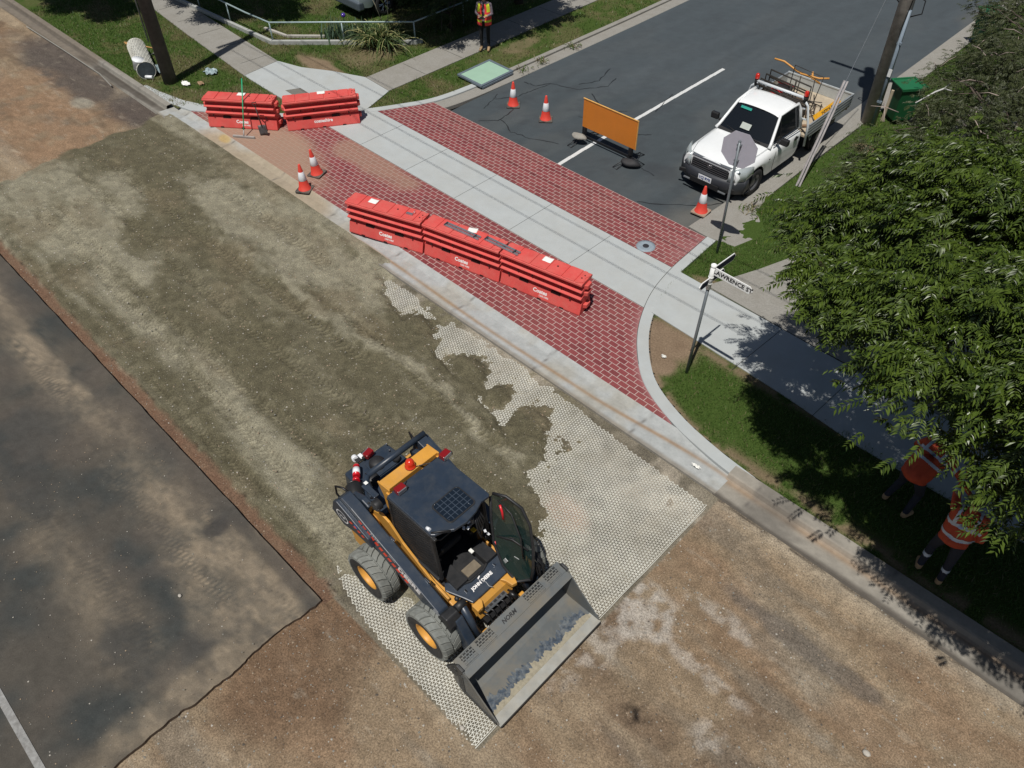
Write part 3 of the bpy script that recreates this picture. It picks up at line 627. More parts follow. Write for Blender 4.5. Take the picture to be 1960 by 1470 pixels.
for jy in np.arange(14.6, 30, 1.55): mb.box((-18.58, jy, .0555), (1.05, .014, .002))
for jx in np.arange(-30, -22, 1.45): mb.box((jx, 11.75-.06*(jx+25), .0565), (.014, 1.05, .002), rot=(0, 0, -.08))
tag(mb.build('path_joint', mt_joint), kind='structure')
# dark asphalt patch let into the new path
poly_obj('kerb_haunch', [(-22.1, 8.24), (-21.2, 8.45), (-20.5, 8.93), (-20.0, 9.3), (-20.1, 9.45), (-20.9, 9.02), (-21.9, 8.62), (-22.9, 8.42), (-23.6, 8.34), (-23.6, 8.22)], .048, mt_conc)
poly_obj('path_patch', [(-20.25, 11.02), (-20.05, 11.42), (-18.7, 11.35), (-18.6, 10.98)], .062, M('seal_patch', (.16, .15, .13), rough=.9, var=.2, vs=30), th=.01)
# ============================================================ street items
# ---- water filled barriers
mt_red = M('red_plastic', (.62, .080, .070), rough=.6, var=.10, vs=3, dirt=.38, dcol=(.56, .20, .16), ds=4, spec=.4)
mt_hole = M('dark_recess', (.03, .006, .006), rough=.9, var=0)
mt_lett = M('white_lettering', (.82, .8, .78), rough=.6, var=.1, vs=40)
mt_paper = M('white_paper', (.80, .80, .76), rough=.8, var=.05)
def barrier(label, word, sub, loc, rz):
    t = thing('road_barrier', loc, rz, label, 'barrier', 'red plastic barriers blocking the brick crossing')
    L2 = .985; half = [(.235, 0), (.235, .03), (.165, .27), (.12, .285), (.12, .30), (.222, .40), (.225, .418), (.15, .446), (.10, .46), (.10, .515), (.222, .578), (.225, .596), (.15, .624), (.10, .638), (.10, .69), (.226, .750), (.222, .79), (.195, .805)]
    prof = half+[(-a_, b_) for a_, b_ in reversed(half)]
    mb = MB(); n = len(prof); xs_ = [-L2, -.985+.0, L2]
    xs_ = np.linspace(-L2, L2, 25); vs = []
    for x in xs_:
        for k, (d, z) in enumerate(prof):
            zz = z
            if .79 < z: # grooves across the top
                pass
            vs.append((x, -d, zz))
    fs = []
    for i in range(len(xs_)-1):
        for k in range(n): k2 = (k+1) % n; fs.append((i*n+k, (i+1)*n+k, (i+1)*n+k2, i*n+k2))
    fs += [tuple(range(n-1, -1, -1))[::-1], tuple((len(xs_)-1)*n+k for k in range(n))[::-1]]
    mb.add(vs, [f[::-1] for f in fs])
    body = mb.build('barrier_body', mt_red, t, bev=.006)
    body.data.validate()
    # raised top panels leave grooves between them
    mb = MB(); g = [-.99, -.66, -.33, 0, .33, .66, .99]
    edges = [-.985, -.63, -.25, .13, .50, .80, .985]
    for a_, b_ in zip(edges[:-1], edges[1:]):
        e0 = .012 if a_ > -.98 else 0; e1 = .012 if b_ < .98 else 0
        c0, c1 = (a_+e0, b_-e1)
        poly = [(c0, -.205), (c1, -.205), (c1, .205), (c0, .205)]
        if b_ > .98: poly = [(c0, -.205), (c1-.10, -.205), (c1, -.10), (c1-.05, 0), (c1, .10), (c1-.10, .205), (c0, .205)]
        if a_ < -.98: poly = [(c0+.02, -.205), (c1, -.205), (c1, .205), (c0+.02, .205), (c0+.08, .06), (c0, -.06)]
        mb.prism(poly, .800, .822)
    mb.build('top_panel', mt_red, t, bev=.008)
    # end knuckles that lock into the next barrier
    mb = MB()
    for z in (.12, .44, .62): mb.prism([(.98, -.11), (1.06, -.075), (1.06, .075), (.98, .11)], z, z+.10)
    for z in (.28, .53): mb.prism([(-.98, .11), (-1.05, .075), (-1.05, -.075), (-.98, -.11)], z, z+.10)
    mb.build('end_knuckle', mt_red, t, bev=.012)
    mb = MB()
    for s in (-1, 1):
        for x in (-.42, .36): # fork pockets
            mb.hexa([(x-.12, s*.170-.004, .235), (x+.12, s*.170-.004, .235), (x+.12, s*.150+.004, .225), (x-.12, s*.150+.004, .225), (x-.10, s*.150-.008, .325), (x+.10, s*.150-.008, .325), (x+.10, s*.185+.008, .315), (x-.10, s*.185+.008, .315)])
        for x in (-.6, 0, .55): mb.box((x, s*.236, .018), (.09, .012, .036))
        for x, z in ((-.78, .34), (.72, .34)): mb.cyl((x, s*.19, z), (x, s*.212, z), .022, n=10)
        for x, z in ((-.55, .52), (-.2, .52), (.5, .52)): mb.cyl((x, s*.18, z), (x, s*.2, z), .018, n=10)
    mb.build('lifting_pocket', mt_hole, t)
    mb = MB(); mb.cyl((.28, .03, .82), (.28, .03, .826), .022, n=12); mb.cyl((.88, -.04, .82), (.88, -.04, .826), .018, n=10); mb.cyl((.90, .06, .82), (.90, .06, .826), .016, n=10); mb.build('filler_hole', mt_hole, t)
    nrm = Vector((0, -.24, .07)).normalized(); up = Vector((0, .07, .24)).normalized()
    p = lambda x, k: Vector((x, -.235+.07*k, .03+.24*k))+nrm*.0025
    mb = MB(); T = frame(p(-.0, .62), (1, 0, 0), up); mb.text(word, .12, T, .0008, .004)
    if sub: mb.text(sub, .055, frame(p(.10, .26), (1, 0, 0), up), .0008, .001)
    mb.build('lettering', mt_lett, t)
    return t
def put_sheet(x, y, z, rz, label, sx=.21, sy=.16, tx=0):
    mb = MB(); vs = []; nxx, nyy = 8, 6
    for i in range(nxx+1):
        for j in range(nyy+1):
            u, v = i/nxx-.5, j/nyy-.5; vs.append((u*sx, v*sy, .004+.012*max(0, abs(u*2)-.6)*(1 if v > 0 else .4)+.002*math.sin(u*9+v*7)))
    mb.sh(True).add(vs, [(i*(nyy+1)+j, (i+1)*(nyy+1)+j, (i+1)*(nyy+1)+j+1, i*(nyy+1)+j+1) for i in range(nxx) for j in range(nyy)])
    o = mb.build('paper_sheet', mt_paper, loc=(x, y, z)); o.rotation_euler = (tx, 0, rz); md = o.modifiers.new('thickness', 'SOLIDIFY'); md.thickness = .002
    return tag(o, label, 'paper')
BZ = .026
bars = [('red barrier at the left end of the long row, toe over the gutter', (-12.36, 8.42), (-10.42, 8.78), 'Coates', '1300 657 867'),
        ('middle red barrier of the long row, steel bars lying on it', (-10.34, 8.80), (-8.43, 9.27), 'Coates', '1300 657 867')]
def bar_from(a_, b_, lab, w_, s_):
    """a_,b_: front bottom edge ends"""
    a_ = np.array(a_); b_ = np.array(b_); d = (b_-a_)/np.linalg.norm(b_-a_); n = np.array((-d[1], d[0])); c = (a_+b_)/2+n*.235
    return barrier(lab, w_, s_, (c[0], c[1], BZ), math.atan2(d[1], d[0])), c, math.atan2(d[1], d[0])
b1, c1, r1 = bar_from((-13.24, 8.02), (-11.36, 8.65), bars[0][0], 'Coates', '1300 HIRE')
b2, c2, r2 = bar_from((-11.33, 8.66), (-9.40, 9.12), bars[1][0], 'Coates', '1300 HIRE')
b3, c3, r3 = bar_from((-9.37, 9.13), (-7.44, 9.51), 'red barrier at the right end of the long row, nearest the street name sign', 'Coates', '1300 HIRE')
b4, c4, r4 = bar_from((-20.02, 8.34), (-18.43, 9.55), 'red barrier nearest the power pole with a green squeegee and a shovel against it', 'Coates', '1300 HIRE')
b5, c5, r5 = bar_from((-18.20, 9.72), (-17.12, 11.38), 'red barrier standing across the new path beside the one with the tools', 'coateshire', None)
def on_bar(c, r, u, v, z=0):
    return (c[0]+u*math.cos(r)-v*math.sin(r), c[1]+u*math.sin(r)+v*math.cos(r), BZ+.824+z)
put_sheet(*on_bar(c1, r1, -.38, .06), r1, 'white paper on the left barrier of the long row')
put_sheet(*on_bar(c2, r2, .12, .14), r2+.3, 'white paper curling up behind the steel bars on the middle barrier')
put_sheet(*on_bar(c3, r3, .0, .10), r3, 'white paper on the right barrier of the long row')
put_sheet(*on_bar(c4, r4, .02, .12), r4, 'white paper under the squeegee handle on the barrier by the pole')
put_sheet(*on_bar(c5, r5, .06, .13), r5, 'white paper on the barrier across the new path')
mt_gal = M('galvanised_steel', (.42, .45, .48), rough=.38, metal=.75, var=.2, vs=15)
def steel_pair(c, r, u0, u1, v0, v1, label):
    t = thing('steel_bars', on_bar(c, r, (u0+u1)/2, (v0+v1)/2), r+math.atan2(v1-v0, u1-u0), label, 'steel bars', 'pairs of steel bars lying on the barriers')
    L = math.hypot(u1-u0, v1-v0)/2
    for s in (-1, 1):
        mb = MB(); mb.box((0, s*.042, .018), (2*L, .034, .034)); mb.box((0, s*.042+.02, .03), (2*L, .005, .02)); mb.cyl((L-.05, s*.042, .03), (L-.05, s*.042, .055), .012, n=8); mb.build('bar', mt_gal, t, bev=.003)
    mb = MB(); mb.box((-L+.03, 0, .04), (.03, .12, .012)); mb.box((L-.12, 0, .04), (.03, .12, .012)); mb.build('tie', M('dark_steel', (.05, .055, .065), rough=.5, metal=.5, var=.2), t)
    return t
steel_pair(c2, r2, -.52, .42, .02, -.06, 'pair of steel bars on the middle barrier, in front of the curled paper')
steel_pair(c2, r2, .52, 1.42, .02, -.10, 'pair of steel bars lying across the joint of the middle and right barriers')
mb = MB(); mb.box((0, 0, .015), (.16, .06, .03)); mb.tube([(.07, .02, .03), (.1, .05, .06), (.09, .1, .07)], .008, 6); o = mb.build('steel_bracket', mt_gal, loc=on_bar(c1, r1, .62, -.03)); o.rotation_euler = (0, 0, r1)
tag(o, 'small grey steel bracket with a hook on the left barrier of the long row', 'bracket')

# ---- traffic cones
mt_corange = M('cone_red', (.70, .055, .035), rough=.5, var=.1, vs=8, dirt=.15, dcol=(.4, .2, .15))
mt_cwhite = M('cone_sleeve', (.78, .8, .82), rough=.35, var=.06, vs=9)
def cone(label, loc, rz=0, tilt=(0, 0), base=(.045, .045, .045)):
    t = thing('traffic_cone', loc, rz, label, 'traffic cone', 'traffic cones round the works'); t.rotation_euler = (tilt[0], tilt[1], rz)
    bm_ = M('cone_base_%02d' % int(base[0]*100), base, rough=.85, var=.3, vs=12, dirt=.6, dcol=(.3, .22, .16), ds=6)
    mb = MB(); mb.prism([(-.17, -.19), (.17, -.19), (.19, -.17), (.19, .17), (.17, .19), (-.17, .19), (-.19, .17), (-.19, -.17)], .0, .035); mb.build('cone_base', bm_, t, bev=.008)
    r_ = lambda z: .145-.118*(z-.035)/.665
    mb = MB(); mb.lathe([(.16, .034), (.155, .05), (r_(.06), .062), (r_(.27), .27)]); mb.lathe([(r_(.27), .27), (r_(.5), .5)]); mb.lathe([(r_(.5), .5), (r_(.69), .69), (.024, .70), (.018, .70), (.016, .62)]); mb.build('cone_shell', mt_corange, t)
    mb = MB(); mb.lathe([(r_(.28)+.0005, .28), (r_(.28)+.003, .283), (r_(.50)+.003, .50), (r_(.503)+.0005, .503)]); mb.build('reflective_sleeve', mt_cwhite, t)
    return t
cone('red and white cone on the side street nearest the green board', (-14.80, 15.10, .0), .75)
cone('red and white cone on the side street between the green board and the orange sign', (-13.55, 15.12, .01), .70)
cone('leaning cone with dark base at the back of the pair beside the gutter', (-15.84, 8.98, .03), .35, (0.06, -.05))
cone('cone with dark base at the front of the pair, on the gutter edge', (-15.50, 8.36, .0), .55, (-.02, -.03))
cone('cone with pale dusty base by the kerb in front of the white utility truck', (-7.80, 14.36, .034), .1, (0, 0), (.30, .22, .16))

# ---- back of the orange temporary sign on its stand
t = thing('temporary_sign', (-11.25, 14.98, .0), 0.0, 'blank orange back of a temporary road sign on a low folding stand', 'road sign')
t.rotation_euler = (0, 0, .0)
mt_or = M('orange_sign_back', (.62, .20, .022), rough=.5, var=.05, vs=3, dirt=.12, dcol=(.5, .2, .06), ds=2)
mt_blk = M('black_steel', (.018, .018, .02), rough=.5, metal=.3, var=.2)
mb = MB(); mb.box((0.04, 0.0, .80), (1.78, .012, .78)); mb.build('sign_panel', mt_or, t, bev=.004)
mb = MB(); mb.box((0.04, -.004, 1.197), (1.80, .03, .014)); mb.box((.935, -.0, .80), (.012, .03, .78)); mb.build('panel_trim', M('orange_trim', (.75, .42, .12), rough=.4), t)
for x in (-.78, .78):
    mb = MB()
    mb.tube([(x, .02, .42), (x, .03, .12)], .02, 6); mb.box((x, .02, .30), (.10, .08, .20)); mb.tube([(x, .02, .16), (x, -.52, .02), (x-.14, -.50, .02), (x, .02, .18)], .011, 5)
    mb.tube([(x, .02, .16), (x+.08, .55, .02), (x-.08, .55, .02), (x, .02, .18)], .011, 5); mb.tube([(x, 0, .16), (x+(.38 if x > 0 else -.3), .05, .02), (x+(.38 if x > 0 else -.3), .16, .02), (x, .02, .17)], .011, 5)
    mb.build('folding_leg', mt_blk, t)
mb = MB(); mb.box((0, .03, .14), (1.6, .03, .05)); mb.build('cross_bar', mt_blk, t)
def sandbag(x, y, z, rz, sc, label, mt, g=None):
    mb = MB(); mb.sph((0, 0, 0), 1, 16, 8, sc); o = mb.build('sandbag', mt, loc=(x, y, z)); o.rotation_euler = (0, 0.1, rz)
    for v in o.data.vertices:
        n = math.sin(v.co.x*19)*.012+math.cos(v.co.y*23+v.co.x*9)*.012; v.co.z += n; 
        if v.co.z < -sc[2]*.6: v.co.z = -sc[2]*.6
    return tag(o, label, 'sandbag')
sandbag(-12.02, 14.78, .22, .3, (.22, .13, .07), 'grey sandbag on the left leg of the orange sign', M('bag_grey', (.27, .26, .23), rough=.95, bump=.004, bs=60, var=.2))
sandbag(-10.30, 14.82, .12, .5, (.27, .15, .09), 'black sandbag on the right leg of the orange sign', M('bag_black', (.02, .02, .022), rough=.7, bump=.004, bs=40))

# ---- pale green board propped on the kerb
t = thing('green_board', (-16.68, 15.82, .07), 0, 'pale green board in a grey frame lying face up over the kerb', 'board')
t.rotation_euler = (0, R(2.5), .02)
mb = MB(); mb.box((0, 0, .05), (.88, 1.22, .03)); mb.build('panel', M('mint_panel', (.30, .46, .35), rough=.6, var=.05, vs=3), t)
mb = MB()
for s in (-1, 1): mb.box((s*.48, 0, .045), (.075, 1.4, .06)); mb.box((0, s*.66, .045), (.89, .075, .06))
mb.box((.52, 0, -.0), (.03, 1.3, .06)); mb.build('frame', M('frame_grey', (.17, .21, .25), rough=.45, metal=.3, var=.12), t, bev=.006)

# ---- stop sign seen from behind
def P3(b, a, z): return (b[0]+a[0]*z, b[1]+a[1]*z, b[2]+z)
t = thing('stop_sign', (-6.60, 13.26, .04), 0, 'octagonal sign on a grey post seen from behind, over the bonnet of the white truck', 'sign')
t.rotation_euler = (0, R(-1.2), 0)
mt_pole = M('galv_pole', (.20, .225, .24), rough=.45, metal=.5, var=.15, vs=4)
mb = MB(); mb.cyl((0, 0, -.1), (0, 0, 2.72), .028, n=12); mb.cyl((0, 0, 2.72), (0, 0, 2.735), .031, n=12); mb.build('post', mt_pole, t)
mb = MB(); r_ = .375/math.cos(R(22.5)); P = [(r_*math.cos(R(22.5+45*k)), r_*math.sin(R(22.5+45*k))) for k in range(8)]
fa = -.52 # facing away (towards the side street)
T = Matrix.Translation((0, .045, 2.52))@Matrix.Rotation(.10, 4, 'Z')@Matrix.Rotation(R(90), 4, 'X')
mb.prism(P, -.003, .003, T); mb.build('sign_plate', M('raw_aluminium', (.44, .43, .49), rough=.7, metal=.0, var=.06, vs=5), t)
T2 = T@Matrix.Translation((0, 0, -.0042)); mb = MB(); P2 = [(x*.97, y*.97) for x, y in P]; mb.prism(P2, -.001, 0, T2); mb.build('red_face', M('stop_red', (.55, .02, .03), rough=.4), t)
mb = MB(); mb.text('STOP', .27, T2@Matrix.Translation((0, 0, -.0022))@Matrix.Rotation(math.pi, 4, 'Y'), .0008, .006); mb.build('lettering', mt_lett, t)
mb = MB()
for z in (2.3, 2.74-.1): mb.box((0, .02, z), (.09, .07, .035))
mb.build('bracket', mt_pole, t)

# ---- street name sign
t = thing('street_name_sign', (-4.88, 9.69, .03), 0, 'white street name blades on a slim grey post at the corner', 'street sign')
t.rotation_euler = (R(-.6), R(1.0), 0)
mt_sw = M('sign_white', (.80, .81, .80), rough=.4, var=.04); mt_black = M('letter_black', (.01, .01, .012), rough=.6)
mb = MB(); mb.cyl((0, 0, -.1), (0, 0, 2.2), .029, n=12); mb.build('post', mt_pole, t)
mb = MB(); mb.cyl((0, 0, 2.10), (0, 0, 2.60), .043, n=16); mb.cyl((0, 0, 2.34), (0, 0, 2.37), .047, n=16); mb.cyl((0, 0, 2.22), (0, 0, 2.235), .047, n=16); mb.build('sleeve', mt_sw, t)
mb = MB(); mb.lathe([(.049, 2.585), (.049, 2.615), (.036, 2.615), (.036, 2.59)], 16); mb.build('collar', mt_sw, t)
mb = MB(); mb.cyl((0, 0, 2.59), (0, 0, 2.595), .035, n=16); mb.build('socket', mt_black, t)
def blade(ang, z, word, L=.72, white=True):
    # blade runs out from the sleeve along +x rotated by ang; both faces lettered
    h = .15; Rz = Matrix.Rotation(ang, 4, 'Z')
    mb = MB(); P = [(.05, -h/2), (.05+L-.06, -h/2), (.05+L, 0), (.05+L-.06, h/2), (.05, h/2)]
    T = Rz@Matrix.Translation((0, 0, z))@Matrix.Rotation(R(90), 4, 'X'); mb.prism(P, -.008, .008, T); o = mb.build('blade', mt_sw, t, bev=.002)
    mb = MB(); P = [(.065, -h/2+.016), (.05+L-.066, -h/2+.016), (.05+L-.016, 0), (.05+L-.066, h/2-.016), (.065, h/2-.016)]
    if not white:
        mb.prism(P, .009, .0095, T); mb.prism(P, -.0095, -.009, T); mb.build('dark_face', M('blade_navy', (.012, .016, .03), rough=.5), o)
    if not word: return o
    mb = MB(); mb.text(word, .115, T@Matrix.Translation((.05+L/2-.015, 0, .0105)), .0006, .003)
    mb.text(word, .115, T@Matrix.Translation((.05+L/2-.015, 0, -.0105))@Matrix.Rotation(math.pi, 4, 'Y'), .0006, .003)
    mb.build('lettering', mt_black if white else mt_sw, o)
    return o
blade(R(-1), 2.50, 'LAWRENCE ST', .74)
blade(R(88), 2.47, '', .62, False)
blade(R(86), 2.30, '', .34, False)
blade(R(268), 2.28, '', .26, False)

# ---- power poles, wires, stay
def timber(name): return M(name, (.075, .066, .06), rough=.9, var=.35, vs=5, bump=.006, bs=30, dirt=.35, dcol=(.13, .11, .09), ds=2)
mt_tim = timber('pole_timber'); mt_tim2 = M('pole_timber_pale', (.33, .30, .265), rough=.9, var=.3, vs=5, bump=.002, bs=30)
t = thing('power_pole', (-23.25, 8.95, 0), 0, 'dark timber power pole on the grass by the roll of netting', 'power pole')
LA = (.030, .0)
mb = MB(); mb.cyl((0, 0, -.2), (LA[0]*9.6, 0, 9.6), .205, .14, n=20); mb.build('pole', mt_tim, t)
mb = MB(); mb.box((LA[0]*9.1, .0, 9.15), (.12, 2.2, .12)); mb.build('crossarm', mt_tim, t, bev=.01)
mb = MB(); mb.cyl((-.06, -.215, 1.3), (.03, -.175, 4.4), .022, n=8); mb.box((-.02, -.2, 3.3), (.06, .05, .2)); mb.build('conduit', mt_pole, t)
mb = MB()
for y in (-.95, -.4, .45, .95): mb.cyl((LA[0]*9, y, 9.2), (LA[0]*9, y, 9.36), .035, n=10)
mb.build('insulator', M('porcelain', (.12, .07, .05), rough=.3), t)
t = thing('power_pole', (-6.95, 21.15, 0), 0, 'grey timber power pole beside the green wheelie bin', 'power pole')
LB = (-.022, -.02)
mb = MB(); mb.cyl((0, 0, -.2), (LB[0]*9.2, LB[1]*9.2, 9.2), .20, .15, n=20); mb.build('pole', mt_tim2, t)
mb = MB(); mb.cyl((.15, -.12, .0), (.10, -.16, 3.1), .045, n=10); mb.box((.13, -.16, .75), (.16, .04, .06)); mb.box((.11, -.17, 2.3), (.16, .04, .06)); mb.build('conduit', M('pvc_grey', (.20, .25, .30), rough=.5, var=.1), t)
mb = MB(); mb.box((.16, -.20, 1.55), (.09, .01, .2)); mb.build('number_plate', mt_sw, t)
mb = MB(); mb.tube([(.05, -.18, 2.3), (.1, -.2, 3.4), (.1, -.2, 9.0)], .014, 6); mb.build('cable', mt_black, t)
mb = MB(); mb.box((LB[0]*8.3, LB[1]*8.3, 8.3), (2.6, .12, .12)); mb.build('crossarm', mt_tim2, t, bev=.01)
mb = MB(); mb.cyl((LB[0]*7, -.3, 6.6), (LB[0]*7, -.3, 7.6), .24, n=16); mb.build('transformer', M('transformer_grey', (.2, .22, .22), rough=.5), t)
mb = MB(); mb.tube([(.1, .0, 2.9), (.32, .1, 3.0), (.3, .1, 3.3), (.1, .05, 3.4)], .016, 6); mb.tube([(-.2, 0, 3.1), (-.42, .0, 3.25), (-.4, 0, 3.5), (-.2, 0, 3.6)], .016, 6); mb.build('cable_loop', mt_black, t)
def wire(pts, r_, label, g=None):
    mb = MB(); mb.tube([(p[0], p[1], p[2]) for p in pts], r_, 6); o = mb.build('power_line', mt_black); return tag(o, label, 'power line', g)
for k, (y, z, s_, y2) in enumerate(((-.95, 9.38, .5, 8.25), (-.4, 9.38, .5, 8.85), (.45, 9.38, .5, 9.9), (.95, 9.38, .5, 10.4))):
    P = []
    for i in range(13):
        u = i/12; x = -23+u*40; P.append((x, 8.95+y+(y2-8.95-y)*u, z-1.0*4*u*(1-u)*.6)); 
    wire(P, .011, ('black overhead line nearest the works', 'second black overhead line from the works', 'second black overhead line from the gardens', 'black overhead line nearest the gardens')[k], 'overhead lines from the left power pole')
# stay wire with its guard
t = thing('stay_wire', (-6.88, 17.0, 0), 0, 'steel stay wire rising from a galvanised guard at the grass edge', 'stay wire')
def pj(px, py, z):
    d = cF*1480+cX*(px-980)-cU*(py-735); k = (z-CAMH)/d.z; return Vector((d.x*k, d.y*k, z))
A_ = pj(1527, 357, .03)-Vector((-6.88, 17.0, 0)); B_ = pj(1620, 155, 2.15)-Vector((-6.88, 17.0, 0)); C_ = pj(1695, 0, 3.9)-Vector((-6.88, 17.0, 0))
mb = MB(); d_ = (B_-A_).normalized(); sd = d_.cross(Vector((0, 0, 1))).normalized(); nn = sd.cross(d_)
for s in (-1, 1):
    T = Matrix((sd, d_, nn)).transposed().to_4x4(); T.translation = (A_+B_)/2
    mb.at(T).box((s*.035, 0, 0), (.045, (B_-A_).length, .006)); mb.box((s*.058, 0, .014), (.005, (B_-A_).length, .034))
mb.at(None); mb.build('guard', M('guard_zinc', (.30, .28, .28), rough=.6, metal=.3, var=.2, vs=8), t)
mb = MB(); mb.tube([A_+nn*.02, B_+nn*.02, C_, C_+(C_-B_)*1.2], .009, 6); mb.build('wire', mt_gal, t)

# ---- wheelie bins
mt_bin = M('bin_green', (.012, .085, .032), rough=.45, var=.08, vs=4, spec=.4); mt_bin2 = M('bin_green_light', (.015, .13, .05), rough=.4, var=.06)
def bin_(label, loc, rz, lid_z=1.0):
    t = thing('wheelie_bin', loc, rz, label, 'wheelie bin', 'green wheelie bins by the side street'); t.scale = (1.14, 1.14, 1.08)
    mb = MB(); mb.hexa([(-.21, -.22, .10), (.21, -.22, .10), (.21, .22, .10), (-.21, .22, .10), (-.27, -.28, .92), (.27, -.28, .92), (.27, .30, .92), (-.27, .30, .92)]); mb.build('bin_body', mt_bin, t, bev=.03)
    mb = MB(); mb.box((0, .01, .935), (.60, .64, .035)); mb.build('rim', mt_bin, t, bev=.012)
    mb = MB(); mb.prism([(-.30, -.32), (.30, -.32), (.30, .30), (-.30, .30)], .955, .975)
    for c, s in (((0, -.30, .985), (.60, .045, .03)), ((0, .27, .985), (.60, .045, .03)), ((-.278, -.01, .985), (.045, .6, .03)), ((.278, -.01, .985), (.045, .6, .03))): mb.box(c, s)
    mb.build('lid', mt_bin2, t, bev=.012)
    mb = MB(); mb.tube([(-.24, .30, .93), (-.24, .37, .95), (.24, .37, .95), (.24, .30, .93)], .016, 8); mb.build('handle', mt_bin, t)
    for s in (-1, 1):
        mb = MB(); mb.cyl((s*.24, .26, .10), (s*.29, .26, .10), .10, n=20); mb.build('wheel', mt_blk, t)
    return t
bin_('green wheelie bin with a green lid beside the right power pole', (-6.45, 21.75, .05), R(-38))
bin_('green wheelie bin farther up the side street, half behind the shrub', (-6.75, 28.3, .05), R(-38))
mb = MB(); mb.box((0, 0, .45), (.07, .05, .95)); o = mb.build('timber_stake', M('pale_timber', (.45, .38, .28), rough=.8, var=.2), loc=(-6.72, 21.48, 0)); tag(o, 'short pale timber stake between the power pole and the wheelie bin', 'stake')

# ---- manhole cover
t = thing('manhole_cover', (-7.915, 12.37, .024), .3, 'round grey cover with a dark centre set in the bricks', 'manhole cover')
mb = MB(); mb.lathe([(.22, -.02), (.22, .008), (.135, .012), (.125, .009), (.0, .009)], 32); mb.build('ring', M('cover_grey', (.25, .30, .34), rough=.6, var=.12, vs=20), t)
mb = MB(); mb.cyl((0, 0, .008), (0, 0, .016), .075, n=10); mb.box((.03, 0, .018), (.03, .06, .008)); mb.build('lid', M('iron', (.03, .03, .035), rough=.6, var=.3), t)

# ---- squeegee and shovel on barrier 4
mt_grn = M('handle_green', (.02, .36, .17), rough=.4, var=.05)
t = thing('squeegee', (0, 0, 0), 0, 'long green handled floor squeegee leaning on the red barrier', 'squeegee')
hb = pj(467, 262, .05); ht = pj(462.5, 150, 1.35)
d_ = Vector((math.cos(r4-.05), math.sin(r4-.05), 0)); n_ = Vector((-d_.y, d_.x, 0))
mb = MB(); mb.cyl(hb+(ht-hb)*.1, ht, .016, n=10); mb.build('handle', mt_grn, t)
T = Matrix((d_, n_, Vector((0, 0, 1)))).transposed().to_4x4(); T.translation = hb
mb = MB().at(T); mb.box((0, 0, .012), (.62, .05, .035)); mb.cyl((0, 0, .02), tuple(T.inverted()@(hb+(ht-hb)*.12)), .018, n=8); mb.box((0, -.012, -.012), (.64, .012, .04)); mb.build('head', M('squeegee_head', (.35, .33, .31), rough=.6), t)
t = thing('shovel', (0, 0, 0), 0, 'square mouthed shovel with a dark handle leaning on the red barrier', 'shovel')
sb = pj(508, 258, .03); st = pj(487, 197, .87)
fr = (sb-st).normalized(); sx_ = Vector((d_.x, d_.y, 0)); sx_ = (sx_-fr*sx_.dot(fr)).normalized(); nz_ = sx_.cross(fr)
T = Matrix((sx_, -fr, -nz_)).transposed().to_4x4(); T.translation = sb
mt_shov = M('worn_steel', (.10, .095, .095), rough=.55, metal=.4, var=.3, vs=10)
mb = MB().at(T); vs = []
for i in range(7):
    for j in range(5): u = i/6*2-1; v = j/4; vs.append((u*.12*(1-.05*v), v*.28, .02+.03*u*u-.03*(v-.5)**2*0+.0*v))
mb.sh(True).add(vs, [(i*5+j, (i+1)*5+j, (i+1)*5+j+1, i*5+j+1) for i in range(6) for j in range(4)])
o = mb.build('blade', mt_shov, t); md = o.modifiers.new('thickness', 'SOLIDIFY'); md.thickness = .004
L_ = (st-sb).length; mb = MB().at(T); mb.cyl((0, .24, .03), (0, L_-.1, .03), .017, n=8); mb.tube([(0, L_-.1, .03), (-.06, L_-.02, .03), (-.06, L_+.02, .03), (.06, L_+.02, .03), (.06, L_-.02, .03), (0, L_-.1, .03)], .013, 6); mb.build('handle', M('shovel_handle', (.05, .025, .02), rough=.6), t)

# ---- netting roll, bucket and litter under the pole
t = thing('geogrid_roll', (0, 0, 0), 0, 'roll of white and grey plastic netting on the verge beside the dark pole', 'netting roll')
ra = Vector((-25.75, 9.22, .28)); rb = Vector((-23.95, 8.62, .28)); ax = (rb-ra).normalized(); L_ = (rb-ra).length
qx = ax; qz = Vector((0, 0, 1)); qy = qz.cross(qx); T = Matrix((qx, qy, qz)).transposed().to_4x4(); T.translation = ra
mb = MB().at(T); mb.cyl((0, 0, 0), (L_, 0, 0), .255, n=24); mb.build('roll_core', M('roll_grey', (.05, .065, .075), rough=.6, var=.3, vs=10), t)
mb = MB().at(T)
for i in range(int(L_/.09)+1): mb.tube([(i*.09, .265*math.cos(a_), .265*math.sin(a_)) for a_ in np.linspace(0, 2*math.pi, 25)], .012, 4, caps=False)
for k in range(18): a_ = 2*math.pi*k/18; mb.tube([(u, .265*math.cos(a_+u*1.2), .265*math.sin(a_+u*1.2)) for u in np.linspace(0, L_, 12)], .012, 4)
mb.build('netting', mt_grid, t)
t = thing('white_bucket', (-24.15, 8.56, .53), .5, 'white lidded pail lying on the netting roll', 'bucket')
t.rotation_euler = (R(-8), R(14), .4)
mb = MB(); mb.lathe([(.0, -.25), (.15, -.25), (.165, 0), (.18, .02), (.18, .06), (0, .065)], 24); mb.build('lid', mt_cwhite, t)
mt_wood = M('orange_timber', (.50, .28, .10), rough=.7, var=.2)
def stick(a_, b_, r_, mt, label, nm='timber_rod', cat='rod', g=None):
    a_ = Vector(a_); b_ = Vector(b_); mb = MB(); mb.cyl((0, 0, 0), b_-a_, r_, n=8); o = mb.build(nm, mt, loc=a_); return tag(o, label, cat, g)
